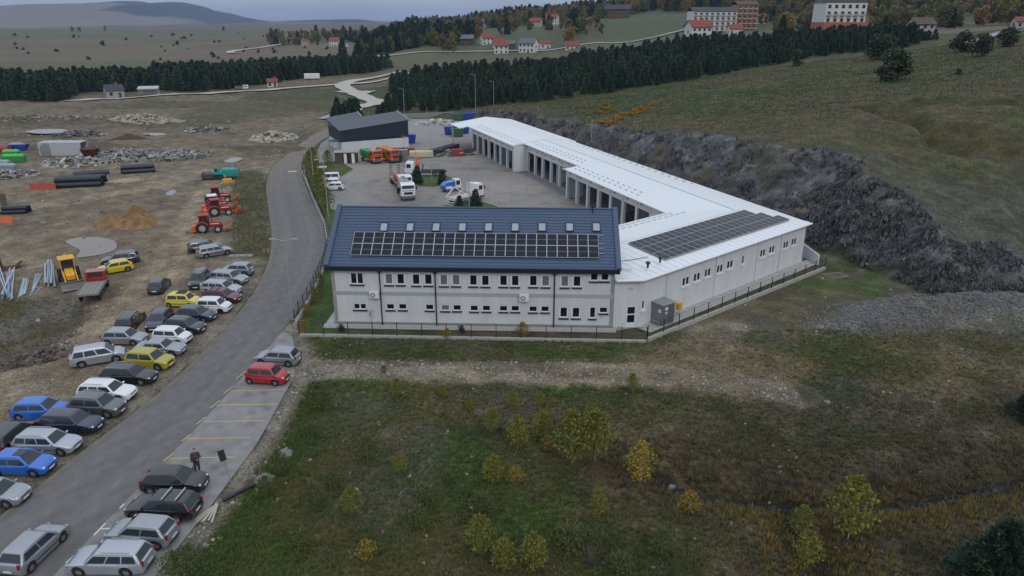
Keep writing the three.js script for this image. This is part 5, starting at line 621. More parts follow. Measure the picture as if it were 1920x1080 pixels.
{ // galvanised poles: leaning piles
  const zn = [m.galv, M([.3, .42, .52], .5, .5), M([.5, .53, .56], .5, .4)]; const gg = 'galvanised steel poles in a heap';
  const pole = (a, b, k, h0, h1, r) => { const A = gp(...a), B = gp(...b), ya = hgt(...A) + h0 + r, yb = hgt(...B) + h1 + r; const o = mk('steel_pole', bar([0, 0, 0], [B[0] - A[0], yb - ya, -(B[1] - A[1])], r, 8), zn[k % 3]); o.position.set(A[0], ya, -A[1]); tag(o, 'blue-grey galvanised pole lying in the heap beside the backhoe', 'pole', gg); };
  for (let i = 0; i < 13; i++) pole([rr(2, 24), rr(556, 563)], [rr(-12, 32), rr(506, 518)], i, .05 + i * .045, .1 + i * .05, .075);
  for (let i = 0; i < 7; i++) pole([34 + i * 2.2, 556 - i], [44 + i * 1.6, 526 + rr(-3, 3)], i, .02, .05 + (i % 3) * .1, .06);
  for (let i = 0; i < 5; i++) pole([56 + i * 2, 552 - i * 2], [68 + i * 3, 518 + rr(-3, 3)], i, .02, .1 + (i % 2) * .1, .055);
  for (let i = 0; i < 13; i++) pole([84 + i * 1.7 + rr(-2, 2), 538 + rr(-4, 3)], [86 + i * 1.0 + rr(-4, 4), 497 + rr(-3, 4)], i, .05 + (i % 5) * .1, .1 + (i % 5) * .13, .08);
  pole([50, 506], [84, 499], 2, .05, .05, .05); pole([66, 547], [79, 539], 2, .02, .02, .05);
  const [x, d] = gp(18, 503); const t = thing('rusty_bucket', 'rusty excavator bucket lying behind the galvanised poles', 'bucket', [x, hgt(x, d), -d], .5); mk('shell', toCreasedNormals(extr([[-.9, 0], [.7, 0], [1.2, .5], [1.1, .6], [.6, .15], [-.7, .15], [-.8, 1.3], [-1.1, 1.4]], 1.5).translate(0, 0, -.75), .4), m.rust, t); mk('teeth', [-.6, -.2, .2, .6].map(z => bx(.35, .08, .12, 1.3, .6, z, 0, 0, .7)), m.rust, t);
}
{ // black pipe stacks
  const bp = M([.022, .025, .035], .45); const stack = (label, a, b, n, r, rows, grp) => { const A = gp(...a), B = gp(...b), dx = B[0] - A[0], dd = B[1] - A[1], l = Math.hypot(dx, dd), nx = -dd / l, nd = dx / l; let k = 0; for (let row = 0; row < rows; row++) for (let i = 0; i < n - row; i++) { const o = (i + row * .5) * r * 2.03, ys = hgt((A[0] + B[0]) / 2, (A[1] + B[1]) / 2) + r + row * r * 1.75; const tube = new THREE.LatheGeometry([[r * .86, -l / 2], [r, -l / 2], [r, l / 2], [r * .86, l / 2], [r * .86, -l / 2]].map(p => new THREE.Vector2(...p)), 14).rotateZ(-Math.PI / 2); const mm = mk('plastic_pipe', tube, bp); mm.position.set((A[0] + B[0]) / 2 + nx * o + rr(-.3, .3), ys, -((A[1] + B[1]) / 2 + nd * o)); mm.rotation.y = Math.atan2(dd, dx) + rr(-.01, .01); tag(mm, label, 'pipe', grp); k++; } };
  stack('long black pipe lying in the low stack beside the orange snow plough', [103, 353], [191, 349], 4, .5, 2, 'black pipes by the plough'); stack('black pipe in the short stack behind the pipes by the plough', [140, 331], [206, 326], 2, .42, 1, 'black pipes behind'); stack('black pipe in the stack beside the sawn boards', [229, 326], [290, 322], 3, .42, 2, 'black pipes by the boards'); stack('dark pipe in the bundle lying at the dirt yard edge', [4, 402], [52, 400], 3, .32, 2, 'dark pipes at the yard edge');
  stack('dark pipe in the stack at the back of the depot yard', [805, 292], [862, 277], 4, .28, 2, 'dark pipes in the depot yard');
}
function boxy(name, label, cat, px, py, turn, parts, group) { const [x, d] = gp(px, py); const t = thing(name, label, cat, [x, yh(x, d), -d], turn, group); for (const [n, g, mt] of parts) mk(n, g, mt, t); return t; }
boxy('snow_plough', 'orange-red snow plough blade on the ground by the black pipes', 'plough', 82, 355, .05, [['blade', quad([-2.3, 0, .3], [2.3, 0, .3], [2.3, 1.1, 0], [-2.3, 1.1, 0], .12), M([.4, .06, .03], .6)], ['frame', bx(3.4, .25, .7, 0, .4, -.45), M([.35, .05, .03], .6)], ['end_plate', bx(.1, 1.0, .7, 2.0, .5, -.1), m.orange]]);
boxy('cargo_body', 'white ribbed cargo container with an open dark end among the rubble', 'container', 122, 290, .05, [['shell', [bx(9.5, .12, 3.4, 0, 2.94, 0), bx(9.5, 2.88, .12, 0, 1.44, 1.64), bx(9.5, 2.88, .12, 0, 1.44, -1.64), bx(.12, 2.88, 3.16, -4.69, 1.44, 0)], M([.42, .44, .45], .6)], ['container_floor', bx(9.3, .15, 3.1, 0, .1, 0), m.oldwood], ...[-3.5, -1.2, 1.1, 3.4].map(x => ['roof_rib', bx(.35, .14, 3.45, x, 3.03, 0), M([.5, .52, .53], .6)])]);
boxy('steel_tank', 'grey bent sheet-metal tank lying beside the white cargo container', 'tank', 96, 290, .3, [['shell', cy(1.5, 1.3, 4, 0, 1.3, 0, 14, Math.PI / 2, 0), M([.4, .42, .43], .5, .3)], ['end_flange', cy(1.6, 1.6, .15, 0, 1.3, 2.0, 14, Math.PI / 2, 0), m.steel]]);
boxy('soil_bin', 'dark red open steel hopper beside the rubble', 'hopper', 172, 297, .1, [['bin', new THREE.CylinderGeometry(2.2, 1.2, 2.2, 4).rotateY(.78).translate(0, 1.1, 0), m.rust], ['rim', new THREE.TorusGeometry(2.1, .12, 4, 4).rotateX(Math.PI / 2).rotateY(0).translate(0, 2.2, 0), m.rust]]);
for (let i = 0; i < 7; i++) boxy('recycling_bin', 'green domed recycling bin in the cluster by the grey bins', 'bin', 14 + (i % 4) * 9, 303 - Math.floor(i / 4) * 8, .1, [['body', rb(1.6, 1.3, 1.6, 0, .65, 0, .15), m.green], ['lid', sp(.8, 0, 1.3, 0, 1, .55, 1), M([.1, .45, .08], .5)]], 'green recycling bins');
for (let i = 0; i < 5; i++) boxy('grey_bin', 'grey-blue domed bin beside the green recycling bins', 'bin', 2 + (i % 3) * 11, 321 - Math.floor(i / 3) * 7, .1, [['body', rb(1.6, 1.3, 1.6, 0, .65, 0, .15), M([.2, .24, .28], .6)], ['lid', sp(.8, 0, 1.3, 0, 1, .5, 1), M([.3, .34, .37], .6)]], 'grey bins');
boxy('blue_skip', 'blue open skip beyond the green recycling bins', 'skip', 31, 280, .1, [['tub', toCreasedNormals(extr([[-2.4, 0], [2.2, 0], [2.8, 1.5], [-3, 1.5]], 2, .05).translate(0, 0, -1), .4), m.bluePlastic], ['load', sp(1.0, .2, 1.3, 0, 2, .6, .8), M([.25, .3, .4])]]);
boxy('red_machine', 'red farm implement at the edge of the dirt yard beyond the bins', 'implement', 5, 284, .1, [['drum', cy(.9, .9, 3.2, 0, .95, 0, 12, 0, Math.PI / 2), M([.35, .05, .03], .6)], ['frame', bx(4, .3, 1.2, 0, .4, .4), m.rust]]);
boxy('orange_plough', 'orange snow plough part lying beside the dark pipe bundle', 'plough', 4, 417, .2, [['blade', quad([-1.6, 0, .3], [1.6, 0, .3], [1.6, .9, 0], [-1.6, .9, 0], .2), m.orange], ['frame', bx(2, .4, .8, 0, .3, -.5), M([.4, .1, .05])]]);
boxy('upright_board', 'brown board standing upright at the edge of the dirt yard', 'board', 9, 388, .2, [['board', rb(.9, 2.2, .2, 0, 1.1, 0, .03), M([.12, .09, .06])], ['foot', bx(1.0, .1, .7, 0, .05, 0), m.oldwood]]);
for (let i = 0; i < 5; i++) boxy('sawn_board', 'pale sawn board lying between the two black pipe stacks', 'board', 218 + i * 8, 341 - (i % 2) * 2, .9 + rr(-.1, .1), [['board', bx(4.2, .22, .45, 0, .14, 0), M([.42, .36, .24], .9)], ['batten', bx(.2, .1, 1.2, 0, .05, 0), m.oldwood]], 'sawn boards');
{ const [x, d] = gp(452, 482); const t = thing('concrete_slab', 'concrete slab with two dark slots beside the lone silver estate', 'slab', [x, hgt(x, d), -d], .06); mk('slab', wuv(extr([[-1.5, -.4], [1.5, -.4], [1.5, .4], [-1.5, .4]], .22, 0, [-.7, .7].map(s => [[s - .23, -.15], [s + .23, -.15], [s + .23, .15], [s - .23, .15]])).rotateX(-Math.PI / 2).translate(0, .04, 0)), m.concrete, t); }
boxy('white_tarp_stack', 'pale yellow wrapped stack behind the hook truck', 'stack', 790, 295, .1, [['stack', rb(5.4, 1.5, 2.0, 0, .75, 0, .35), M([.5, .47, .33], .8)], ['strap', [bx(.12, 1.55, 2.05, -1.2, .76, 0), bx(.12, 1.55, 2.05, 1.3, .76, 0)], M([.35, .33, .25])]]);
boxy('steel_locker', 'grey steel box container behind the flatbed truck', 'container', 757, 301, .05, [['box', rb(1.8, 2.3, 1.6, 0, 1.15, 0, .04), M([.16, .18, .21], .6)], ['lid', bx(1.9, .12, 1.7, 0, 2.35, 0), M([.24, .26, .28], .6)]]);
for (const [px, py, mt, l] of [[742, 304, m.black, 'black wheeled dumpster beside the grey steel box'], [730, 293, M([.07, .07, .07]), 'dark steel skip behind the orange trucks'], [748, 290, M([.06, .06, .065]), 'dark container left of the red crate in the depot yard'], [766, 290, M([.3, .04, .03]), 'red crate beside the dark containers in the depot yard'], [858, 292, M([.3, .05, .04]), 'small red crate by the dark pipes in the depot yard'], [877, 290, M([.06, .06, .065]), 'dark crate close to the garage columns']]) boxy('yard_container', l, 'container', px, py, .1, [['tub', toCreasedNormals(extr([[-1.3, .1], [1.3, .1], [1.5, 1.4], [-1.5, 1.4]], 1.6, .05).translate(0, 0, -.8), .4), mt], ['rim', [bx(3.0, .1, .1, 0, 1.42, .8), bx(3.0, .1, .1, 0, 1.42, -.8)], mt]]);
for (const [px, py, c, l] of [[845, 252, m.bluePlastic, 'blue waste container beside the garage canopy'], [868, 250, m.bluePlastic, 'blue container nearest the canopy post'], [857, 256, M([.04, .12, .05]), 'green waste container between two blue containers'], [767, 268, m.bluePlastic, 'blue skip against the dark warehouse wall'], [858, 226, M([.04, .11, .07]), 'green skip at the back wall of the yard'], [874, 225, m.bluePlastic, 'blue skip behind the canopy ridge'], [889, 224, M([.04, .08, .3]), 'blue-green skip near the far rock face']]) boxy('waste_skip', l, 'skip', px, py, .15, [['tub', toCreasedNormals(extr([[-1.5, .1], [1.5, .1], [1.8, 2.0], [-1.8, 2.0]], 2.0, .06).translate(0, 0, -1), .4), c], ['rim', bx(3.6, .12, 2.1, 0, 2.05, 0), c]]);
boxy('notice_board', 'small white table-like slab on the lawn beside the road fence', 'board', 598, 322, .1, [['top', bx(3.2, .15, 1.6, 0, 1.0, 0), M([.5, .48, .44])], ['leg', bx(.3, 1, 1.2, 0, .5, 0), m.concrete]]); boxy('red_hydrant', 'red hydrant cabinet on the lawn by the shed', 'hydrant', 594, 312, 0, [['cabinet', rb(.9, 1.3, .5, 0, .75, 0, .05), m.red], ['foot', bx(.4, .2, .3, 0, .1, 0), m.black]]);
boxy('wooden_pallet', 'wooden pallet frame lying in the grass beyond the fence corner', 'pallet', 1566, 518, .3, [['frame', [bx(2.6, .08, .1, 0, .12, .8), bx(2.6, .08, .1, 0, .12, -.8), bx(.1, .08, 1.7, -1.25, .12, 0), bx(.1, .08, 1.7, 1.25, .12, 0)], m.oldwood], ...[-.8, -.3, .3, .8].map(x => ['slat', bx(.09, .06, 1.7, x, .18, 0, .2), m.wood])]);
// ---------- man, sign, loose timber by the parking bays ----------
{
  const cap = (bones, inf, lo, hi, n) => { const mc = new MarchingCubes(n, m.skin, false, false, 60000); const h = n / 2, c = lo.map((v, i) => (v + hi[i]) / 2), s = Math.max(...lo.map((v, i) => (hi[i] - v) / 2)) * 1.05; mc.isolation = 0; for (let k = 0; k < n; k++) for (let j = 0; j < n; j++) for (let i = 0; i < n; i++) { const x = c[0] + (i - h) / h * s, y = c[1] + (j - h) / h * s, z = c[2] + (k - h) / h * s; let sum = 0; for (const [a, b, ra, rb_] of bones) { const dx = b[0] - a[0], dy = b[1] - a[1], dz = b[2] - a[2], t = clamp(((x - a[0]) * dx + (y - a[1]) * dy + (z - a[2]) * dz) / (dx * dx + dy * dy + dz * dz + 1e-9)); const dd = Math.hypot(x - a[0] - t * dx, y - a[1] - t * dy, z - a[2] - t * dz) - lerp(ra, rb_, t) - inf; sum += Math.exp(-dd * 42); } mc.field[i + j * n + k * n * n] = Math.log(sum + 1e-30) / 42; } mc.update(); const cnt = mc.count ?? mc.geometry.drawRange.count; const p = new Float32Array(cnt * 3), q = new Float32Array(cnt * 3); for (let i = 0; i < cnt; i++) for (let k = 0; k < 3; k++) { p[i * 3 + k] = c[k] + mc.positionArray[i * 3 + k] * s; q[i * 3 + k] = mc.normalArray[i * 3 + k]; } const g = new THREE.BufferGeometry(); g.setAttribute('position', new THREE.BufferAttribute(p, 3)); g.setAttribute('normal', new THREE.BufferAttribute(q, 3)); return g; };
  const [x, d] = gp(371, 884); const t = thing('person', 'standing man in a dark grey jacket and trousers looking at something in his hand', 'person', [x, .014, -d], 0.35);
  const legs = [[[.1, .9, 0], [.11, .5, .02], .085, .062], [[.11, .5, .02], [.11, .1, 0], .06, .042], [[-.1, .9, 0], [-.12, .5, .02], .085, .062], [[-.12, .5, .02], [-.13, .1, -.02], .06, .042]], feet = [[[.11, .05, -.04], [.13, .04, .16], .045, .04], [[-.13, .05, -.06], [-.16, .04, .13], .045, .04]];
  const torso = [[[0, .95, 0], [0, 1.2, .01], .13, .14], [[-.08, 1.15, 0], [.08, 1.15, 0], .12, .12], [[-.16, 1.42, 0], [.16, 1.42, 0], .075, .075], [[0, 1.2, .01], [0, 1.42, 0], .14, .1]], arms = [[[.2, 1.42, 0], [.27, 1.14, .02], .058, .047], [[.27, 1.14, .02], [.16, 1.12, .26], .045, .034], [[-.2, 1.42, 0], [-.26, 1.13, -.02], .058, .047], [[-.26, 1.13, -.02], [-.25, .88, .08], .045, .034]];
  const head = [[[0, 1.45, 0], [0, 1.56, .02], .055, .05], [[0, 1.64, .03], [0, 1.7, .03], .088, .095], [[0, 1.59, .07], [0, 1.62, .07], .05, .06], [[0, 1.63, .12], [0, 1.6, .135], .013, .018], [[.09, 1.63, .02], [.095, 1.66, .02], .018, .018], [[-.09, 1.63, .02], [-.095, 1.66, .02], .018, .018]];
  const hand = (c, s, f) => [[c, [c[0], c[1], c[2] + .07 * f], .03, .032], ...[-.027, -.009, .009, .027].map((o, i) => [[c[0] + o, c[1], c[2] + .08 * f], [c[0] + o, c[1] - .03, c[2] + (.125 - (i === 3 ? .025 : 0)) * f], .01, .008]), [[c[0] + .03 * s, c[1], c[2] + .02 * f], [c[0] + .055 * s, c[1] - .01, c[2] + .07 * f], .011, .009]];
  mk('body', cap([...legs, ...torso, ...arms, ...head, ...hand([.15, 1.12, .27], -1, 1), ...feet], -.004, [-.45, 0, -.25], [.45, 1.85, .45], 110), m.skin, t);
  mk('jacket', cap([...torso, ...arms], .022, [-.45, .75, -.25], [.45, 1.6, .45], 60), M([.055, .052, .05], .95), t); mk('trousers', cap([...legs, [[-.08, .92, 0], [.08, .92, 0], .1, .1]], .02, [-.45, 0, -.25], [.45, 1.1, .45], 60), M([.035, .035, .042], .95), t); mk('hair', cap([[[0, 1.7, .005], [0, 1.735, .0], .096, .085]], .006, [-.2, 1.5, -.2], [.2, 1.9, .2], 34), M([.02, .015, .012], .9), t); mk('shoe', cap([feet[0]], .012, [-.1, 0, -.2], [.3, .2, .3], 30), m.black, t); mk('shoe', cap([feet[1]], .012, [-.3, 0, -.2], [.1, .2, .3], 30), m.black, t);
  const ph = mk('phone', rb(.075, .015, .14, x + .3, 1.2, -d + .3, .005), m.black); tag(ph, 'dark handheld phone held by the standing man', 'phone'); { const v = new THREE.Vector3(.15, 1.165, .34).applyAxisAngle(new THREE.Vector3(0, 1, 0), .35); ph.geometry = rb(.075, .015, .14, 0, 0, 0, .005); ph.position.set(x + v.x, .014 + v.y, -d + v.z); ph.rotation.y = .35; }
  const [sx, sd] = gp(433, 905); const s = thing('road_sign', 'dark-backed rectangular sign on a grey leaning post at the edge of the bays', 'sign', [sx, hgt(sx, sd) - .05, -sd], .5); s.rotation.z = .12; mk('post', bar([0, 0, 0], [0, 2.75, 0], .032, 8), m.galv, s); mk('panel', rb(.42, .85, .03, 0, 2.35, .05, .012), M([.03, .033, .04], .6), s); mk('bracket', [bx(.36, .04, .04, 0, 2.55, .02), bx(.36, .04, .04, 0, 2.15, .02)], m.steel, s);
  for (let i = 0; i < 6; i++) { const [px, pd] = gp(383 + i * 4, 962 + (i % 3) * 2); const b = mk('timber_plank', rb(1.5 + .3 * (i % 2), .05, .13, 0, 0, 0, .01), M([.42, .39, .33], .9)); b.position.set(px, hgt(px, pd) + .06 + .03 * i, -pd); b.rotation.y = 1.15 + .12 * i; tag(b, 'pale plank in the small heap behind the black estate with roof bars', 'plank', 'loose planks'); }
  { const A = gp(418, 941), B = gp(478, 912); const o = mk('drain_pipe', new THREE.TubeGeometry(new THREE.CatmullRomCurve3([V(0, .1, 0), V((B[0] - A[0]) * .5, .2, (B[1] - A[1]) * .4), V(B[0] - A[0], .15, B[1] - A[1])]), 14, .14, 8), m.black); o.position.set(A[0], hgt(...A) + .08, -A[1]); tag(o, 'black corrugated pipe lying in the grass beside the parking bays', 'pipe'); }
  for (const [px, py, r, l] of [[535, 855, .55, 'large grey rock at the grass edge of the parking bays'], [497, 905, .6, 'grey boulder in the weeds below the other rock'], [1552, 752, .3, 'pale broken stone slab in the field'], [1263, 886, .28, 'grey stone by the head of the ditch']]) { const [bx_, bd] = gp(px, py); const g = new THREE.IcosahedronGeometry(r * .8, 3); const p = g.attributes.position; for (let i = 0; i < p.count; i++) { const s = .45 + 1.0 * fbm(p.getX(i) * 1.6 / r + 5, p.getY(i) * 1.6 / r + p.getZ(i) * 1.9 / r, 5); const e = .8 + .4 * hsh(Math.round(p.getX(i) * 9 / r), Math.round((p.getZ(i) + p.getY(i) * 3) * 9 / r)); p.setXYZ(i, p.getX(i) * s * 1.3 * e, p.getY(i) * s * .8 * e, p.getZ(i) * s * e); } g.computeVertexNormals(); const o = mk('boulder', toCreasedNormals(g, .3), M([.26, .25, .23], .95, 0, { map: rep(fineTex, 2) })); o.position.set(bx_, hgt(bx_, bd) + r * .25, -bd); o.rotation.y = rr(0, 6); tag(o, l, 'rock'); }
}
// ---------- lamp posts ----------
function lamp(label, base, topPy, style, gy) { const [x, d] = gp(...base, gy ?? 0); const [a, u, f] = ray(base[0], topPy); const H = clamp(CAMH + u * d / f, 4, 12); const t = thing('lamp_post', label, 'lamp post', [x, gy ?? yh(x, d), -d], 0, 'lamp posts'); mk('pole', bar([0, 0, 0], [0, H, 0], .085, 8, .05), m.pole, t); mk('base_plate', bx(.45, .06, .45, 0, .03, 0), m.concrete, t); const head = (x1, z1) => { mk('arm', bar([0, H - .1, 0], [x1, H + .08, z1], .035, 6), m.pole, t); mk('lamp_head', rb(Math.abs(x1) > Math.abs(z1) ? .65 : .26, .09, Math.abs(x1) > Math.abs(z1) ? .26 : .65, x1 * 1.25, H + .09, z1 * 1.25, .03), M([.3, .31, .32], .5), t); }; if (style === 2) { head(.9, 0); head(-.9, 0); } else if (style === 4) { head(1, 0); head(-1, 0); head(0, .8); head(0, -.8); } else if (style === 1) head(-.9, 0); return t; }
lamp('tall grey double-armed lamp post on the kerb by the office fence', [549, 598], 449, 2); lamp('lamp post on the lawn nearest the office gable', [616, 409], 300, 1); lamp('lamp post on the lawn beside the white cars', [590, 358], 270, 1); lamp('four-headed lamp post on the round grass island with the hook truck', [810, 341], 246, 4); lamp('slim lamp post on the small grass island near the office ridge', [880, 392], 288, 2);
lamp('lamp post behind the dark warehouse', [650, 226], 182, 1); lamp('lamp post between the warehouse and the rock face', [759, 228], 166, 1); lamp('short lamp post at the yard back wall', [801, 226], 202, 0); lamp('tall lamp post by the blue skips at the rock face', [892, 222], 155, 1); lamp('lamp post above the canopy ridge near the rocks', [926, 219], 173, 1);
{ const [x, d] = [10.5, 152]; const t = thing('roof_mast', 'thin mast rising behind the garage roof ridge', 'mast', [x + 6.4, 5.2, -d - 3], 0); mk('mast', bar([0, -.2, 0], [0, 4.2, 0], .06, 6, .04), m.pole, t); mk('mast_head', cy(.12, .1, .4, 0, 4.2, 0), m.steel, t); }
// concrete yard back wall
{ const pts = pxs([[668, 229], [760, 222], [880, 217]]); const t = thing('back_wall', 'low grey concrete wall along the back of the depot yard', 'wall', [pts[0][0], 0, -pts[0][1]]); for (let i = 0; i < 2; i++) { const a = pts[i], b = pts[i + 1], l = Math.hypot(b[0] - a[0], b[1] - a[1]); mk('wall_section', wuv(bx(l, 1.5, .3, (a[0] + b[0]) / 2 - pts[0][0], .7, -((a[1] + b[1]) / 2 - pts[0][1]), Math.atan2(b[1] - a[1], b[0] - a[0]))), m.concrete, t); } }
// ---------- heaps and water ----------
{
  const heap = (name, label, px, py, w, dp, h, mat, bumps) => { const [x, d] = gp(px, py); const n = 60, pos = [], uv = [], idx = []; for (let j = 0; j <= n; j++) for (let i = 0; i <= n; i++) { const u = (i / n - .5) * 2, v = (j / n - .5) * 2; let y = 0; for (const [bx_, bz, r, k] of bumps) y = Math.max(y, k * Math.max(0, 1 - Math.hypot((u - bx_) / r, (v - bz) / r))); y = y * h * (.85 + .3 * fbm(u * 4 + 3, v * 4, 4)) + .12 * fbm(u * 14, v * 14, 2) * Math.min(1, y * 4) - .1; const X = u * w, Z = -v * dp; pos.push(X, y + hgt(x + X, d - Z) * 0, Z); uv.push(X / 4, Z / 4); } for (let j = 0; j < n; j++) for (let i = 0; i < n; i++) { const a = j * (n + 1) + i; idx.push(a, a + 1, a + n + 1, a + 1, a + n + 2, a + n + 1); } const g = new THREE.BufferGeometry(); g.setAttribute('position', new THREE.Float32BufferAttribute(pos, 3)); g.setAttribute('uv', new THREE.Float32BufferAttribute(uv, 2)); g.setIndex(idx); g.computeVertexNormals(); const o = mk(name, g, mat); o.position.set(x, hgt(x, d), -d); return tag(o, label, 'heap'); };
  heap('sand_heap', 'ochre brown heap of sand and soil with three peaks in the dirt yard', 240, 418, 5.6, 4.6, 2.5, M([.3, .17, .075], 1, 0, { map: rep(groundTex, .6), color: lin([.62, .37, .17]) }), [[-.42, -.1, .55, .62], [.08, .35, .62, 1], [.3, -.25, .6, .75], [-.1, -.35, .5, .6]]);
  heap('soil_heap', 'low dark brown soil mound among the rubble', 243, 262, 5, 3, 1.4, M([.2, .14, .1], 1, 0, { map: groundTex }), [[0, 0, .9, 1]]);
  const puddle = (pts) => { const P = pxs(pts), c = P.reduce((a, p) => [a[0] + p[0] / P.length, a[1] + p[1] / P.length], [0, 0]); let y = 0; for (const p of P) y = Math.max(y, hgt(...p)); y = Math.max(y, hgt(...c)) + .07; const sh = new THREE.CatmullRomCurve3(P.map(p => new THREE.Vector3(p[0], 0, p[1])), true).getPoints(40).map(v => [v.x, -v.z, y]); return struct('puddle', poly(sh, 0), new THREE.MeshStandardMaterial({ color: lin([.2, .17, .15]), roughness: .09 })); };
  puddle([[124, 452], [150, 446], [190, 446], [216, 454], [214, 470], [190, 478], [165, 482], [145, 484], [150, 470], [135, 462]]); puddle([[48, 247], [70, 243], [100, 242], [125, 244], [118, 249], [80, 251]]); puddle([[312, 362], [325, 356], [330, 362], [320, 368], [312, 366]]); puddle([[268, 251], [295, 250], [312, 253], [290, 255]]); puddle([[345, 246], [372, 240], [378, 246], [355, 250]]); puddle([[420, 304], [440, 296], [455, 298], [435, 306]]);
  // water in the ditch
  const cpts = crv(creek, 60); const A = cpts.map(([x, d]) => [x, d - .38 - .15 * vn(x, d)]), B = cpts.map(([x, d]) => [x, d + .38 + .15 * vn(x + 9, d)]); const pos = [], idx = []; for (let i = 0; i < A.length; i++) { const y = hgt(...cpts[i]) + .06; pos.push(A[i][0], y, -A[i][1], B[i][0], y, -B[i][1]); if (i) { const a = i * 2; idx.push(a - 2, a, a - 1, a - 1, a, a + 1); } } const g = new THREE.BufferGeometry(); g.setAttribute('position', new THREE.Float32BufferAttribute(pos, 3)); g.setIndex(idx); g.computeVertexNormals(); struct('ditch_water', g, new THREE.MeshStandardMaterial({ color: lin([.02, .018, .013]), roughness: .25, side: THREE.DoubleSide }));
}
// rubble: stones and broken pieces too many to count
const rockGeo = [0, 1, 2].map(k => { const g = new THREE.IcosahedronGeometry(1, k ? 1 : 0), p = g.attributes.position; for (let i = 0; i < p.count; i++) { const s = .7 + .6 * hsh(Math.round(p.getX(i) * 50) + k * 7, Math.round(p.getY(i) * 50) * 3 + Math.round(p.getZ(i) * 50)); p.setXYZ(i, p.getX(i) * s * 1.2, p.getY(i) * s * .75, p.getZ(i) * s); } g.computeVertexNormals(); return g; });
const slabGeo = new THREE.BoxGeometry(2, .35, 1);
function scatter(name, label, cat, geo, mat, n, place) { const I = new THREE.InstancedMesh(geo, mat, n), q = new THREE.Object3D(); let k = 0; for (let i = 0; i < n; i++) { const r = place(q, i); if (!r) continue; q.updateMatrix(); I.setMatrixAt(k, q.matrix); I.setColorAt(k, r); k++; } I.count = k; I.name = numbered(name); I.castShadow = I.receiveShadow = true; tag(I, label, cat); I.userData.kind = 'stuff'; scene.add(I); return I; }
const cR = (a, b, t = rnd(), g = rr(.8, 1.2)) => { const c = mix3(a, b, t); return new THREE.Color().setRGB(c[0] * g, c[1] * g, c[2] * g); };
const stoneMat = M([1, 1, 1], .95, 0, { map: rep(fineTex, 1) });
function pile(label, px, py, w, dp, h, n, s0, s1, ca, cb, geo = rockGeo[0]) { const [x, d] = gp(px, py); scatter('rubble', label, 'rubble', geo, stoneMat, n, q => { const a = rr(0, 6.283), r = Math.sqrt(rnd()), X = x + Math.cos(a) * r * w, D = d + Math.sin(a) * r * dp, s = rr(s0, s1); q.position.set(X, hgt(X, D) + h * (1 - r) * rnd() + s * .1, -D); q.rotation.set(rr(-.6, .6), rr(0, 6.3), rr(-.6, .6)); q.scale.set(s, s * rr(.6, 1.1), s * rr(.7, 1.3)); return cR(ca, cb); }); }
pile('heap of pale tan quarry stones beyond the dirt road', 276, 230, 11, 7, 2.2, 900, .2, .7, [.56, .49, .39], [.34, .29, .22]);
pile('long heap of grey-white broken concrete and boards', 255, 292, 15, 8, 1.6, 420, .25, .8, [.55, .56, .57], [.2, .2, .2], slabGeo); pile('grey rubble mixed into the long heap of broken concrete', 270, 293, 16, 8, 1.2, 420, .2, .6, [.33, .33, .32], [.12, .11, .1]);
pile('heap of pale scrap boards and pipes beside the dark red hopper', 150, 305, 8, 6, 1.4, 260, .2, .8, [.58, .57, .54], [.2, .19, .18], slabGeo); pile('scrap and rubble strewn at the edge of the yard by the bins', 22, 328, 5.5, 5, 1.3, 240, .18, .6, [.5, .5, .5], [.2, .16, .13], slabGeo);
pile('low grey scrap heap at the far puddle', 150, 253, 7, 5, 1.2, 160, .2, .8, [.3, .3, .29], [.1, .1, .1], slabGeo); pile('scattered dark and white scrap by the far dirt track', 390, 243, 7, 5, .8, 150, .2, .6, [.45, .45, .42], [.06, .06, .06], slabGeo);
pile('ring of pale stones around the soil mound near the road', 513, 263, 6, 6, .6, 230, .2, .7, [.6, .56, .48], [.36, .33, .27]); pile('scrap, tyres and timber strewn in front of the dark pipe stack', 825, 288, 7, 5, .9, 260, .15, .5, [.3, .3, .3], [.05, .05, .05], slabGeo); pile('heap of white stone bags at the yard back wall', 825, 232, 8, 4, 1.2, 120, .4, .9, [.6, .6, .58], [.45, .45, .43]); pile('tan stones strewn over the field far beyond the road', 70, 222, 25, 10, .5, 420, .15, .6, [.36, .32, .27], [.18, .16, .14]); pile('dark heap of brushwood and earth below the dirt yard', 50, 665, 3.8, 2.4, 1.1, 420, .1, .35, [.09, .07, .055], [.2, .17, .14]); pile('pale rubble beside the brushwood heap', 90, 650, 2.6, 2, .5, 120, .08, .22, [.36, .33, .28], [.2, .18, .16]);
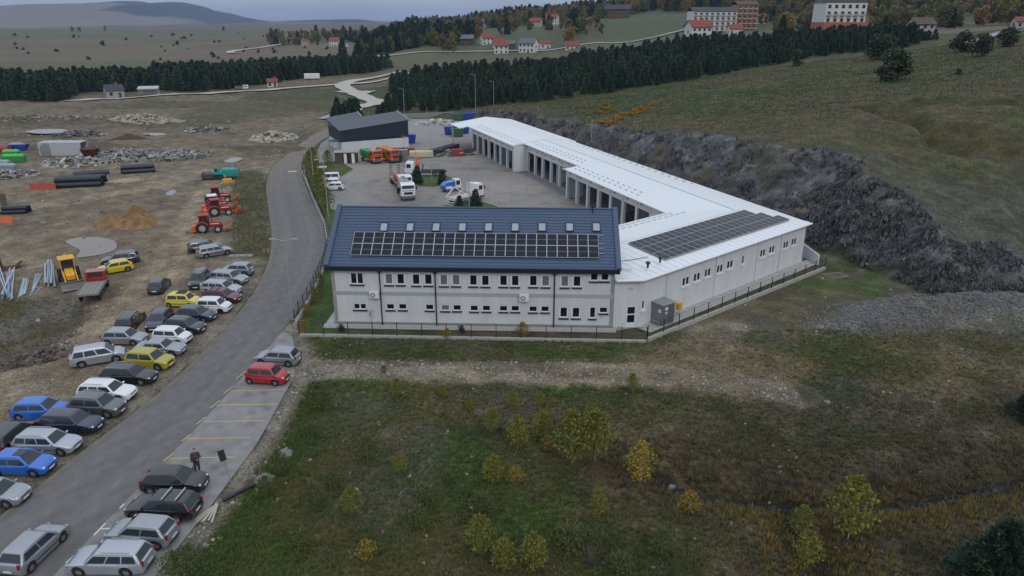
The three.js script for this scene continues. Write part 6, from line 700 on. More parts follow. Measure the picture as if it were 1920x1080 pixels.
// ---------- houses ----------
function hit(px, py, d0 = 200, d1 = 2500) { const [a, u, f] = ray(px, py); for (let d = d0; d < d1; d *= 1.004) { const x = a * d / f, y = CAMH + u * d / f; if (y < hgt(x, d)) return [x, d]; } const d = d1; return [a * d / f, d]; }
const roofs = { red: M([.21, .055, .036], .8), brown: M([.09, .06, .05], .8), grey: M([.11, .12, .14], .7), dark: M([.04, .042, .05], .7), green: M([.1, .14, .11], .8) }, walls = { white: M([.6, .6, .57], .9), cream: M([.5, .44, .34], .9), wood: M([.12, .085, .06], .9), grey: M([.38, .37, .36], .9), brick: M([.32, .16, .1], .9) };
const winMat = M([.03, .035, .04], .2);
function house(label, px, py, wpx, roof, wall, o = {}) {
  let [x, d] = o.d ? [ray(px, py)[0] * o.d / ray(px, py)[2], o.d] : hit(px, py, o.d0 ?? 250, o.d1 ?? 900); const w = clamp(wpx * d / FPX, 5, 40), dp = Math.min(w * .8, 12), h = (o.h ?? .5) * Math.min(w, 14), y = Math.min(hgt(x - w / 2, d), hgt(x + w / 2, d), hgt(x, d)) - .3;
  const t = thing(o.name ?? 'house', label, o.cat ?? 'house', [x, y, -d], o.turn ?? rr(-.5, .5), o.group ?? 'village houses'); mk('wall', bx(w * .9, h + .4, dp * .88, 0, h / 2, 0), walls[wall], t); const rise = (o.rise ?? .32) * dp; const gab = extr([[-dp / 2, 0], [dp / 2, 0], [0, rise]], w * .9).rotateY(Math.PI / 2).translate(-w * .45, h + .2, 0); mk('gable', gab, walls[wall], t);
  const rf = mk('roof', [quad([-w / 2, h + .05, dp / 2 + .3], [w / 2, h + .05, dp / 2 + .3], [w / 2, h + rise + .35, 0], [-w / 2, h + rise + .35, 0], .18), quad([w / 2, h + .05, -dp / 2 - .3], [-w / 2, h + .05, -dp / 2 - .3], [-w / 2, h + rise + .35, 0], [w / 2, h + rise + .35, 0], .18)], roofs[roof], t); mk('chimney', bx(.7, 1.6, .7, w * .2, h + rise + .3, -.6), m.brick, rf);
  const fl = Math.max(1, Math.round(h / 2.9)), nw = Math.max(2, Math.round(w / 3)); for (let j = 0; j < fl; j++) for (let i = 0; i < nw; i++) { const wx = -w * .45 + (i + .5) * w * .9 / nw; if (j === 0 && i === Math.floor(nw / 2)) mk('door', bx(1, 2.1, .06, wx, 1.2, dp * .44 + .03), m.trunk, t); else mk('window', bx(1.1, 1.3, .06, wx, j * h / fl + h / fl * .55 + .1, dp * .44 + .03), winMat, t); } for (const s of [-1, 1]) mk('window', bx(.06, 1.3, 1.1, s * (w * .45 + .03), h * .6, 0), winMat, t); return t; }
[['house with steep grey roof and wooden balcony at the forest edge by the dirt field', 215, 181, 32, 'dark', 'grey', { d: 306, turn: .7, h: .45 }], ['small hut with red roof and white front beside the far gravel road', 512, 168, 18, 'red', 'white', { d: 348, turn: .3, name: 'hut', cat: 'hut', h: .5 }],
['red-roofed house where the lane leaves the plain', 570, 62, 13, 'red', 'cream', { d: 900 }], ['long red-roofed house before the fir wood', 628, 66, 20, 'red', 'white', { d: 850 }], ['white house below the long red-roofed house', 645, 72, 14, 'dark', 'white', { d: 800 }], ['red-roofed house behind the yellow trees', 690, 58, 18, 'red', 'cream', { d: 820 }], ['house with two red roofs at the edge of the fir wood', 715, 62, 16, 'red', 'white', { d: 790 }], ['small white gabled house beside a yellow tree', 737, 76, 14, 'dark', 'white', { d: 640 }], ['red-roofed house above the grey-roofed house', 893, 60, 17, 'red', 'wood', { d: 680 }], ['wooden house with grey hipped roof and terrace', 878, 79, 24, 'grey', 'wood', { d: 560 }], ['white house with two red gables', 913, 80, 24, 'red', 'white', { d: 555 }], ['red-roofed house next to the green-roofed house', 937, 89, 22, 'red', 'white', { d: 520 }], ['house with a grey-green roof in the village centre', 957, 92, 20, 'green', 'wood', { d: 505 }], ['low house with red roof and pale gable in front of the village', 940, 101, 28, 'red', 'white', { d: 480 }], ['white house with wide dark grey roof', 991, 101, 32, 'grey', 'white', { d: 480 }], ['white gabled house with red roof beside wide grey roof', 1021, 95, 20, 'red', 'white', { d: 500 }], ['red-roofed house beside the lane up the green hill', 1073, 80, 26, 'red', 'white', { d: 460, h: .35 }], ['small red-roofed cabin with a dark tree on the green hill', 1104, 56, 14, 'red', 'wood', { d: 620, h: .3 }], ['low house with red roof on top of the green hill', 1005, 48, 22, 'red', 'cream', { d: 760, h: .4 }], ['tall white house with red roof on the green hill', 1036, 43, 22, 'red', 'white', { d: 760, h: .65 }], ['pale house half hidden by trees on the hill', 915, 50, 24, 'grey', 'cream', { d: 820, h: .4 }],
['dark timber hotel with three gables at the top of the lane', 1158, 38, 46, 'dark', 'wood', { d: 720, h: .6 }], ['house with red roof at the pine edge below the apartment block', 1308, 67, 42, 'red', 'white', { d: 400 }], ['white house with red roof beside the second apartment block', 1378, 55, 26, 'red', 'white', { d: 430 }], ['cream house with red roof behind the pines', 1427, 38, 22, 'red', 'cream', { d: 520 }], ['red-roofed house in the autumn trees', 1495, 27, 20, 'red', 'cream', { d: 600 }], ['dark roofed house high in the autumn trees', 1513, 12, 22, 'dark', 'grey', { d: 640 }], ['narrow white house with red roof beside the white hotel', 1625, 50, 16, 'red', 'white', { d: 380 }], ['house with large dark brown roof on the hill crest', 1725, 57, 40, 'brown', 'grey', { d: 330, turn: .05 }], ['red-roofed house at the edge of the crest lane', 1912, 52, 26, 'red', 'grey', { d: 330 }]].forEach(a => house(...a));
{ // apartment blocks and the white hotel: storeys with balconies
  const block = (label, px, py, wpx, d, fl, nw, roof, wall, cat, mans) => { const [a, u, f] = ray(px, py), x = a * d / f, w = wpx * d / FPX, h = fl * 2.9, dp = 13, y = mans ? CAMH + u * d / f : hgt(x, d) - 1; const t = thing(cat.replace(' ', '_'), label, cat, [x, y, -d], .06); mk('wall', bx(w, h + 1, dp, 0, h / 2 + .5, 0), walls[wall], t); if (mans) { const rg = new THREE.CylinderGeometry(.62, .74, 1, 4).rotateY(Math.PI / 4).scale(w * .98, 2.6, dp * .98).translate(0, h + 2.2, 0); mk('roof', rg, roofs[roof], t); for (const k of [-.28, .28]) mk('dormer', bx(w * .16, 1.4, 2, w * k, h + 2.2, dp * .38), roofs[roof], t); } else mk('roof', [quad([-w / 2 - .5, h + 1, dp / 2 + .6], [w / 2 + .5, h + 1, dp / 2 + .6], [w / 2 + .5, h + 3.4, 0], [-w / 2 - .5, h + 3.4, 0], .2), quad([w / 2 + .5, h + 1, -dp / 2 - .6], [-w / 2 - .5, h + 1, -dp / 2 - .6], [-w / 2 - .5, h + 3.4, 0], [w / 2 + .5, h + 3.4, 0], .2)], roofs[roof], t);
    for (let j = 0; j < fl; j++) for (let i = 0; i < nw; i++) { const wx = (i + .5 - nw / 2) * w / nw, wy = j * 2.9 + 2.2; const wi = mk('window', bx(w / nw * .45, 1.5, .08, wx, wy, dp / 2 + .04), winMat, t); if (!mans || j % 2) mk('balcony', [bx(w / nw * .7, .15, 1.1, wx, wy - 1.0, dp / 2 + .55), bx(w / nw * .7, .8, .08, wx, wy - .6, dp / 2 + 1.05)], M([.35, .33, .31]), wi); } return t; };
  block('long white and brown apartment block with solar panels on its roof', 1332, 58, 78, 480, 4, 8, 'dark', 'white', 'apartment building'); block('brown apartment block with stepped gables beside the long block', 1392, 54, 36, 490, 5, 4, 'brown', 'brick', 'apartment building'); const ht = block('white four-storey hotel with dark mansard roof and red base', 1570, 47, 72, 360, 3, 6, 'dark', 'white', 'hotel building', true); mk('red_base', bx(19.5, 4.6, 13.6, 0, -1.0, 0), M([.35, .12, .08]), ht);
  for (const [px, py, d] of [[880, 42, 980], [1200, 25, 950]]) void px;
}
boxy('farm_shed', 'open-fronted white and green shed beside the forest house', 'shed', 280, 178, .3, [['roof', bx(8, .3, 5, 0, 3, 0, 0, .15), M([.4, .45, .42])], ['wall', bx(7.6, 3, .2, 0, 1.5, -2), walls.white], ['post', [bx(.2, 2.8, .2, -3.6, 1.4, 2), bx(.2, 2.8, .2, 3.6, 1.4, 2)], m.wood]]);
boxy('box_trailer', 'long white trailer parked by the far gravel road', 'trailer', 586, 154, .12, [['box', rb(7.5, 2.4, 2.4, 0, 1.7, 0, .1), m.whitePaint], ['chassis', bx(7, .3, 1.6, 0, .45, 0), m.black]]);
boxy('pickup', 'white pickup truck on the far gravel road', 'pickup', 455, 168, .1, [['cab', rb(2.2, 1.6, 1.8, 1.4, 1.1, 0, .2), m.whitePaint], ['bed', bx(3.4, .9, 1.9, -1.4, .9, 0), M([.15, .15, .16])], ['window', bx(1.6, .5, 1.84, 1.4, 1.5, 0), carGlass]]);
// ---------- trees ----------
function cards(list) { const n = list.length, pos = new Float32Array(n * 18), col_ = new Float32Array(n * 18); const X = new THREE.Vector3(), Y = new THREE.Vector3(); list.forEach(([c, dir, up, l, w, k], i) => { X.copy(dir).multiplyScalar(l); Y.copy(up).multiplyScalar(w); const a = c.clone(), b = c.clone().addScaledVector(X, .5).add(Y), e = c.clone().add(X), f = c.clone().addScaledVector(X, .5).sub(Y); pos.set([...a.toArray(), ...f.toArray(), ...e.toArray(), ...a.toArray(), ...e.toArray(), ...b.toArray()], i * 18); for (let j = 0; j < 6; j++) col_.set(k, i * 18 + j * 3); }); const g = new THREE.BufferGeometry(); g.setAttribute('position', new THREE.BufferAttribute(pos, 3)); g.setAttribute('color', new THREE.BufferAttribute(col_, 3)); g.computeVertexNormals(); return g; }
const rv = () => new THREE.Vector3(rr(-1, 1), rr(-1, 1), rr(-1, 1)).normalize();
const leafMat = (tr = 0) => new THREE.MeshPhysicalMaterial({ vertexColors: true, roughness: .95, side: THREE.DoubleSide, transmission: tr, thickness: 0 });
const needleMat = leafMat(0), broadMat = leafMat(0);
function pineCrown(h, R, n, size, dens = 1) { const l = []; for (let i = 0; i < n; i++) { const t = Math.pow(rnd(), 1.25), y = h * (.06 + .94 * t), lay = Math.round(t * 9) / 9, a = Math.floor(rnd() * 7) * .9 + lay * 2.4 + rr(-.25, .25), r1 = R * Math.pow(1 - t, .58) * (.75 + .5 * vn(a * 2 + 9, lay * 7)), q = Math.sqrt(rnd()); const c = new THREE.Vector3(Math.cos(a) * r1 * q * .9, h * (.06 + .94 * lay) * .5 + y * .5 + r1 * q * .12, Math.sin(a) * r1 * q * .9); const dir = new THREE.Vector3(Math.cos(a), .5 + .5 * t, Math.sin(a)).add(rv().multiplyScalar(.7)).normalize(); const g = rr(.65, 1.35); l.push([c, dir, rv(), size * rr(.7, 1.3) * (1.1 - .4 * t), size * .3, [.032 * g, .062 * g, .036 * g * rr(.8, 1.2)]]); } for (let i = 0; i < 5; i++) l.push([new THREE.Vector3(0, h * .9, 0), new THREE.Vector3(rr(-.2, .2), 1, rr(-.2, .2)), rv(), h * .13, size * .2, [.045, .07, .04]]); return cards(l); }
function leafCrown(h, R, n, size, ca, cb, y0 = .25, clumps = 14) { const cl = []; for (let i = 0; i < clumps; i++) { const t = rnd(), a = rr(0, 6.28), r = R * Math.sin(Math.PI * clamp(.15 + .8 * t)) * Math.sqrt(rnd()) * .8; cl.push([Math.cos(a) * r, h * lerp(y0, .93, t), Math.sin(a) * r, R * rr(.25, .5)]); } const l = []; for (let i = 0; i < n; i++) { const c = pick(cl), v = rv().multiplyScalar(c[3] * Math.cbrt(rnd())); const g = rr(.7, 1.3), k = mix3(ca, cb, rnd()); l.push([new THREE.Vector3(c[0] + v.x, c[1] + v.y * .9, c[2] + v.z), rv(), rv(), size * rr(.6, 1.4), size * .45, k.map(q => q * g)]); } return cards(l); }
function trunkGeo(h, r, limbs, R) { const g = [bar([0, -.15, 0], [0, h * .92, 0], r, 6, r * .25)]; for (let i = 0; i < limbs; i++) { const a = i * 2.4 + rr(-.4, .4), y = h * rr(.25, .75), q = R * rr(.5, .9); g.push(bar([0, y, 0], [Math.cos(a) * q, y + q * rr(.3, .8), Math.sin(a) * q], r * .35, 4, r * .1)); } return mg(g); }
const pines = [0, 1, 2, 3].map(i => ({ trunk: trunkGeo(8, .13, 4, 1.2), crown: pineCrown(8, 1.9 + .35 * i, 620, 1.15) }));
const roundPines = [0, 1].map(() => ({ trunk: trunkGeo(3.4, .12, 7, 1.6), crown: leafCrown(3.6, 2.1, 1500, .42, [.026, .045, .022], [.05, .07, .03], .12, 17) }));
const lowBush = [0, 1].map(() => ({ trunk: trunkGeo(1.6, .08, 4, 1), crown: leafCrown(2.2, 1.7, 320, .55, [.03, .045, .022], [.05, .06, .03], .1, 8) }));
const decid = [[[.16, .16, .04], [.22, .18, .04]], [[.09, .125, .04], [.15, .16, .05]], [[.27, .18, .035], [.2, .15, .05]], [[.18, .14, .075], [.15, .13, .07]]].map(([a, b]) => ({ trunk: trunkGeo(10, .2, 6, 2.5), crown: leafCrown(11, 3.6, 1100, .75, a, b) }));
const PT = new THREE.Group(); // prototype holder, never added
function treeProto(name, k, tm = m.trunk, cm = needleMat) { const g = new THREE.Group(); g.name = name; const a = new THREE.Mesh(k.trunk, tm); a.name = 'trunk'; const b = new THREE.Mesh(k.crown, cm); b.name = 'crown'; for (const o of [a, b]) { o.castShadow = o.receiveShadow = true; g.add(o); } return g; }
function plant(proto, x, d, s, label, cat, group, sy) { const c = proto.clone(); c.name = numbered(proto.name); c.position.set(x, hgt(x, d) - .05, -d); c.rotation.y = rr(0, 6.28); c.scale.set(s, s * (sy ?? 1), s); scene.add(c); return tag(c, label, cat, group); }
const bushP = lowBush.map(k => treeProto('bush', k, m.trunk, needleMat)); const pineP = pines.map(k => treeProto('pine_tree', k)), roundP = roundPines.map(k => treeProto('pine_tree', k)), decP = decid.map(k => treeProto('broadleaf_tree', k, m.trunk, broadMat));
const white = new THREE.Color(1, 1, 1);
// plantations behind the depot: nearest rows as trees, the mass behind as one wood
const woodL = [...pxs([[-120, 196], [120, 189], [200, 186], [420, 169], [560, 153], [735, 142]]), [-90, 470], [-200, 420], ...pxs([[300, 156], [-120, 162]])];
const woodM = [[-44, 234], [-30, 243], [-12, 240], [8, 236], [54, 240], [75, 250], [100, 260], [128, 254], [150, 268], [160, 310], [120, 345], [70, 355], [10, 352], [-30, 352], [-54, 348], [-52, 310], [-41, 272]];
const zL = zone(woodL), zM = zone(woodM); const spots = [];
for (const [z, P, sp_, lab] of [[zL, woodL, 3.9, 0], [zM, woodM, 3.9, 1]]) { const b = box2(P); for (let x = b[0]; x < b[1]; x += sp_) for (let d = b[2]; d < b[3]; d += sp_) { const X = x + rr(-1.7, 1.7), D = d + rr(-1.7, 1.7), s = z(X, D, 0); if (s < .3 || rnd() < .08) continue; if (!lab && segDist(X, D, [[-162, 285], [-172, 312], [-150, 316], [-140, 300]]) < 11) continue; if (segDist(X, D, sLane) < 7.5) continue; spots.push([X, D, s, lab, rr(.66, 1.12) * (lab ? .7 : .98), D + (lab ? 0 : 0)]); } }
{ const front = spots.filter(q => q[2] < 4.5 && q[1] < 360 && Math.abs(q[0] / q[1]) < .74).sort((a, b) => a[1] - b[1]).slice(0, 190); const set = new Set(front);
  for (const q of front) plant(pick(pineP), q[0], q[1], q[4] * rr(.75, 1), q[3] ? 'dark green pine on the front edge of the plantation behind the depot' : 'dark pine on the front edge of the wood beyond the dirt field', 'tree', q[3] ? 'plantation edge pines' : 'wood edge pines');
  const rest = spots.filter(q => !set.has(q)); for (let v = 0; v < 4; v++) { const l = rest.filter((_, i) => i % 4 === v); scatter('pine_wood', 'mass of dark green pines forming the plantation and wood', 'wood', pines[v].crown, needleMat, l.length, (q, i) => { const s = l[i]; q.position.set(s[0], hgt(s[0], s[1]), -s[1]); q.rotation.set(0, rr(0, 6.3), 0); q.scale.setScalar(s[4]); const g = rr(.65, 1.65); return new THREE.Color().setRGB(g * rr(.9, 1.25), g, g * rr(.85, 1.1)); }); }
}
// mixed wood on the far hillside
{ const l = []; for (let k = 0; k < 9000 && l.length < 5200; k++) { const r = rr(-.16, .85), d = rr(560, 1250), x = r * d; const n = fbm(x * .008 + 3, d * .008 + 1, 3); const edge = lerp(900, 690, ss(-.15, .1, r)) - 240 * ss(.28, .5, r); if (d < edge + 140 * (n - .5)) continue; if (n < .3) continue; if (r > .0 && r < .2 && d < 765) continue; l.push([x, d]); }
  for (let k = 0; k < 260; k++) { const x = rr(-110, -45) + rr(-20, 20), d = rr(560, 690); l.push([x, d, 1]); } for (let k = 0; k < 420; k++) { const d = rr(370, 640), r = rr(.28, .82); if (d < 505 && r < .345) continue; if (r > .4 && r < .49 && d < 380) continue; l.push([r * d, d]); } for (let k = 0; k < 160; k++) { const r = rr(-.32, -.1), d = rr(905, 1010); l.push([r * d, d]); }
  for (let k = 0; k < 90; k++) { const r = rr(-.1, .12), d = rr(470, 660); if (r > -.075 && r < .06 && d < 590) continue; l.push([r * d, d]); }
  const q_ = p => p[1] < 700 && p[0] > 100 ? .9 : 1.5; const types = [...decid, pines[0], pines[2]]; types.forEach((k, v) => { const L = l.filter((q, i) => (q[2] ? (i % 3 ? 4 + i % 2 : 1) : [0, 1, 2, 3, 1, 3, 4, 5, 1, 3][(i * 7) % 10]) === v); if (!L.length) return; scatter('hillside_wood', ['mass of yellow-green autumn trees on the far hillside', 'mass of dull green broadleaf trees on the far hillside', 'mass of golden autumn trees on the far hillside', 'mass of brownish autumn trees on the far hillside', 'dark firs standing among the far hillside trees', 'tall firs beside the village on the far hillside'][v], 'wood', k.crown, v < 4 ? broadMat : needleMat, L.length, (q, i) => { const [x, d] = L[i]; q.position.set(x, hgt(x, d) - .3, -d); q.rotation.set(0, rr(0, 6.3), 0); const s = rr(.75, 1.25) * (v < 4 ? 1 : q_(L[i])); q.scale.set(s, s * rr(.9, 1.2), s); const g = rr(.7, 1.15); return new THREE.Color().setRGB(g * rr(.9, 1.15), g, g); }); });
}
{ // lone trees and shrubs
  for (const [px, py, s, l] of [[1493, 124, 1.1, 'lone small pine on the hillside below the apartment blocks'], [1640, 112, 1.5, 'pine at the corner of the plantation on the hill'], [1672, 152, 2.1, 'broad dark pine standing alone on the hillside'], [1803, 98, 1.35, 'pine of the close pair on the upper hillside, the darker one'], [1838, 106, 1.4, 'pine of the close pair on the upper hillside, the wider one'], [1888, 88, 1.3, 'lone pine near the crest lane'], [1727, 76, .7, 'small shrub pine below the brown-roofed house'], [1797, 141, .42, 'tiny pine seedling on the hillside'], [1655, 112, 1.5, 'dark pine beside the plantation corner']]) { const [x, d] = hit(px, py, 90, 330); plant(pick(roundP), x, d, s * clamp(d / 190, .7, 1.2), l, 'tree', 'hillside pines'); }
  for (const [px, py] of [[628, 226], [638, 222], [648, 224], [660, 221], [670, 220], [634, 216], [650, 214], [664, 213], [644, 219]]) { const [x, d] = gp(px, py + 8); plant(pick(pineP), x, Math.max(d, 214), rr(.62, .85), 'dark pine in the clump behind the warehouse', 'tree', 'pines behind the warehouse'); }
  for (let i = 0; i < 60; i++) { const px = pick([rr(0, 620), rr(280, 620)]), py = rr(62, 118); const [x, d] = hit(px, py, 400, 2600); plant(pick(bushP), x, d, rr(.7, 1.6) * (d > 900 ? 1.3 : 1), 'small dark bush dotted on the open plain', 'bush', 'bushes on the plain'); }
  for (const [px, py] of [[420, 60], [136, 62], [150, 62], [198, 60]]) { const [x, d] = hit(px, py, 600, 2600); plant(pick(decP), x, d, 1.3, 'tree by the distant farm on the plain', 'tree', 'farm trees'); }
  // autumn shrubs on the slope
  const org = treeProto('autumn_shrub', { trunk: trunkGeo(1.2, .04, 5, .8), crown: leafCrown(1.6, 1.5, 520, .3, [.4, .16, .015], [.34, .2, .02], .1, 9) }, m.trunk, broadMat), yel = treeProto('autumn_shrub', { trunk: trunkGeo(1.2, .04, 5, .8), crown: leafCrown(1.6, 1.5, 520, .3, [.2, .15, .02], [.26, .16, .02], .1, 9) }, m.trunk, broadMat);
  for (let i = 0; i < 26; i++) { const t = i / 25, px = lerp(1130, 1222, t) + rr(-9, 9), py = lerp(232, 200, t) + rr(-4, 4); const [x, d] = hit(px, py, 120, 300); plant(org, x, d, rr(.5, .9), 'bright orange autumn shrub in the patch above the rock face', 'shrub', 'orange shrubs', .6); }
  for (let i = 0; i < 18; i++) { const px = rr(1085, 1150), py = rr(193, 218); const [x, d] = hit(px, py, 120, 300); plant(yel, x, d, rr(.5, .9), 'olive yellow autumn shrub beside the orange patch', 'shrub', 'yellow shrubs', .6); }
  for (let i = 0; i < 12; i++) { const px = rr(1275, 1365), py = rr(120, 140); const [x, d] = hit(px, py, 120, 330); plant(yel, x, d, rr(.7, 1.1), 'yellow autumn shrub along the plantation edge', 'shrub', 'plantation edge shrubs'); }
  { const [x, d] = hit(985, 168, 150, 330); plant(decP[0], x, d, .38, 'yellow-green young tree at the plantation edge', 'tree'); }
}
{ // saplings in the field
  const mkS = (h, R, n, a, b) => treeProto('birch_sapling', { trunk: (() => { const g = [bar([0, -.1, 0], [0, h * .95, 0], .028, 5, .008)]; for (let i = 0; i < 9; i++) { const y = h * rr(.2, .8), q = R * rr(.5, .95), an = i * 2.4; g.push(bar([0, y, 0], [Math.cos(an) * q, y + q * 1.2, Math.sin(an) * q], .012, 3, .004)); } return mg(g); })(), crown: (() => { const l = []; for (let i = 0; i < n; i++) { const t = Math.pow(rnd(), .8), y = h * (.16 + .84 * t), r = 1.25 * R * (Math.sin(Math.PI * clamp(.12 + .86 * t)) + .15) * Math.pow(rnd(), .7), an = rr(0, 6.28); const k = mix3(a, b, rnd()), g = rr(.7, 1.35); l.push([new THREE.Vector3(Math.cos(an) * r, y, Math.sin(an) * r), rv(), rv(), rr(.1, .19), .06, k.map(q => q * g)]); } return cards(l); })() }, m.birch, broadMat);
  const yg = [mkS(2.4, .55, 1100, [.19, .17, .02], [.12, .135, .02]), mkS(2.9, .7, 1500, [.11, .13, .02], [.15, .15, .025])], go = [mkS(3.2, .75, 900, [.34, .24, .015], [.22, .19, .015]), mkS(1.6, .5, 520, [.25, .16, .015], [.18, .14, .02])], gr = [mkS(1.5, .75, 800, [.05, .08, .015], [.075, .09, .02]), mkS(2.2, .75, 1000, [.05, .075, .016], [.08, .095, .02])];
  const thin = mkS(3.2, .42, 230, [.09, .11, .03], [.13, .13, .04]); const P = (p, l, g, list) => list.forEach(([px, py, s, lab]) => { const [x, y, d] = ground(px, py); plant(p[Math.floor(rnd() * 2)], x, d, s * (p === yg ? 1.22 : 1), lab ?? l, 'sapling', lab ? undefined : g); });
  P([go[0], go[0]], '', '', [[1200, 908, 1.05, 'tall golden birch sapling with pale trunk at the head of the ditch']]); P([go[1], go[1]], 'small golden yellow sapling in the field', 'golden saplings', [[1290, 965, 1.1], [1026, 845, .8], [966, 908, .9], [688, 1050, .9], [838, 635, .7], [980, 632, 1.0]]);
  P(yg, 'slim yellow-green birch sapling in the field', 'yellow-green saplings', [[922, 812, .6], [970, 842, .95], [962, 768, .6], [1012, 762, .5], [1016, 825, .85], [924, 908, .8], [1072, 870, 1.2], [1115, 865, 1.15], [1108, 800, .7], [750, 890, .6], [660, 965, .6], [1590, 1010, 1.5], [900, 1040, .8], [1000, 1070, .9], [945, 1072, .8], [1120, 970, .7], [880, 770, .4], [745, 745, .5], [830, 745, .4], [1185, 735, .6], [1510, 1065, .9], [1500, 1010, .7]]);
  P(gr, 'low dull green bushy sapling in the field', 'green saplings', [[600, 770, 1.15], [585, 820, .8], [690, 870, 1.0], [780, 990, .9], [800, 945, .9], [905, 960, .9], [1065, 1035, 1.2], [1110, 1020, .9], [590, 950, .8], [525, 890, .8], [500, 930, .7], [620, 915, .8], [840, 905, .6], [1160, 1075, .9], [360, 1075, .9], [330, 1072, .9], [1240, 1040, .8], [720, 700, .35], [560, 1030, .8]]);
  P([go[1], yg[0]], 'yellow-leaved bush by the concrete strip along the road fence', 'bushes along the road fence', [[570, 625, .9], [575, 590, .8], [590, 568, .8], [602, 540, .8], [612, 510, .7], [600, 555, .6]]);
  // young street trees on the lawn
  P([yg[1], yg[1]], 'thin street tree with autumn leaves on the lawn beside the road fence', 'lawn trees', [[583, 330, 1.7], [588, 318, 1.6], [598, 375, 1.6], [592, 350, 1.6], [614, 400, 1.5], [604, 362, 1.5], [616, 315, 1.3], ]); P([thin, thin], 'thin sparse roadside tree beside the tractor line', 'roadside trees', [[445, 400, 1.5], [447, 472, 1.3], [448, 352, 1.4]]);
  const bare = treeProto('bare_sapling', { trunk: (() => { const g = [bar([0, 0, 0], [0, 1.9, 0], .02, 5, .006)]; for (let i = 0; i < 12; i++) { const y = rr(.7, 1.7), a = i * 2.4, q = rr(.2, .45); g.push(bar([0, y, 0], [Math.cos(a) * q, y + q, Math.sin(a) * q], .009, 3, .004)); } return mg(g); })(), crown: leafCrown(2, .45, 60, .08, [.12, .07, .04], [.08, .06, .03], .4, 8) }, m.trunk, broadMat); for (const [px, py, l] of [[697, 612, 'thin bare sapling against the office wall under the air conditioner'], [1120, 614, 'thin reddish sapling against the office wall beside the door']]) { const [x, d] = gp(px, py); plant(bare, x, d, 1, l, 'sapling'); }
  const ball = treeProto('clipped_shrub', { trunk: trunkGeo(.6, .03, 3, .2), crown: leafCrown(.9, .5, 700, .1, [.03, .045, .018], [.04, .055, .02], .3, 20) }, m.trunk, broadMat); for (const [px, py] of [[640, 622], [865, 624]]) { const [x, d] = gp(px, py); plant(ball, x, d, .95, 'dark round clipped shrub in the bed behind the boundary fence', 'shrub', 'clipped shrubs'); }
  const spruce = treeProto('spruce', { trunk: trunkGeo(2.6, .06, 2, .4), crown: pineCrown(2.8, .95, 700, .4) }); for (const [px, py, s, l] of [[783, 345, 1.2, 'small spruce on the round island beside the hook truck cab'], [830, 347, 1, 'small spruce on the right rim of the round grass island'], [892, 390, 1.1, 'small spruce beside the skip truck cab on the lower island'], [862, 396, .9, 'small spruce behind the office ridge on the lower island']]) { const [x, d] = gp(px, py); plant(spruce, x, d, s, l, 'tree'); }
  // big pines close to the camera at the right
  const bigTrunk = trunkGeo(6, .16, 10, 2.4), big = treeProto('pine_tree', { trunk: bigTrunk, crown: pineCrown(6.2, 3.0, 9000, .42) }); { const [x, y, d] = ground(1862, 1120); plant(big, x, d, .78, 'large pine with bright green needles at the ditch bank', 'tree'); const [x2, y2, d2] = ground(1950, 790); plant(big, x2, d2, .7, 'dark pine at the edge of the stony ground', 'tree'); }
  const twig = treeProto('bare_bush', { trunk: (() => { const g = []; for (let i = 0; i < 70; i++) { const a = rr(0, 6.28), q = rr(.3, 1.1), h = rr(.5, 1.5); g.push(bar([rr(-.1, .1), 0, rr(-.1, .1)], [Math.cos(a) * q, h, Math.sin(a) * q], .01, 3, .004)); } return mg(g); })(), crown: leafCrown(1.3, .8, 50, .06, [.1, .07, .04], [.08, .06, .03], .3, 8) }, M([.14, .12, .1], .95), broadMat); for (const [px, py] of [[1110, 1060], [1760, 905], [1650, 905], [1900, 760], [30, 690]]) { const [x, y, d] = ground(px, py); plant(twig, x, d, 1.1, 'leafless grey-brown bush in rough ground', 'bush', 'bare bushes'); }
}
// ---------- ground cover ----------
const blade = (n, h, w, sp_) => { const l = []; for (let i = 0; i < n; i++) { const a = rr(0, 6.28), b = rr(.1, sp_), dir = new THREE.Vector3(Math.cos(a) * b, 1, Math.sin(a) * b).normalize(); const g = rr(.75, 1.3); l.push([new THREE.Vector3(rr(-.1, .1), -.02, rr(-.1, .1)), dir, new THREE.Vector3(-Math.sin(a), 0, Math.cos(a)), h * rr(.6, 1.15), w, [g, g, g]]); } return cards(l); };
const tuftA = blade(9, .24, .02, 1.1), tuftB = blade(11, .42, .022, .8);
const coverCol = (x, d, k = 1) => { const [h, cf, s] = info(x, d), c = col(x, d, h, cf, s); const g = k * rr(.75, 1.35); return [new THREE.Color().setRGB(c[0] * g * rr(.9, 1.15), c[1] * g, c[2] * g * .9), h, cf, s, c]; };
scatter('field_grass', 'rough olive grass and weeds covering the field', 'grass', tuftA, broadMat, 105000, q => { const d = 30 + Math.pow(rnd(), 1.15) * 36, x = rr(-1, 1) * (8 + d * .85) + 6; if (x < -26 || zRoad(x, d, 1) > -.4 || zPark(x, d, 1) > -1.1 || zGarden(x, d, 1) > -.3 || zYard(x, d, 1) > 0) return null; const [c, h, cf, s, k] = coverCol(x, d, 1.22); if (segDist(x, d, trackLine) < 2.1 && rnd() < .93) return null; if (k[0] > k[1] * 1.12 && rnd() < .55) return null; q.position.set(x, h, -d); q.rotation.set(rr(-.2, .2), rr(0, 6.3), rr(-.2, .2)); q.scale.setScalar(rr(.55, 1.25)); return c; });
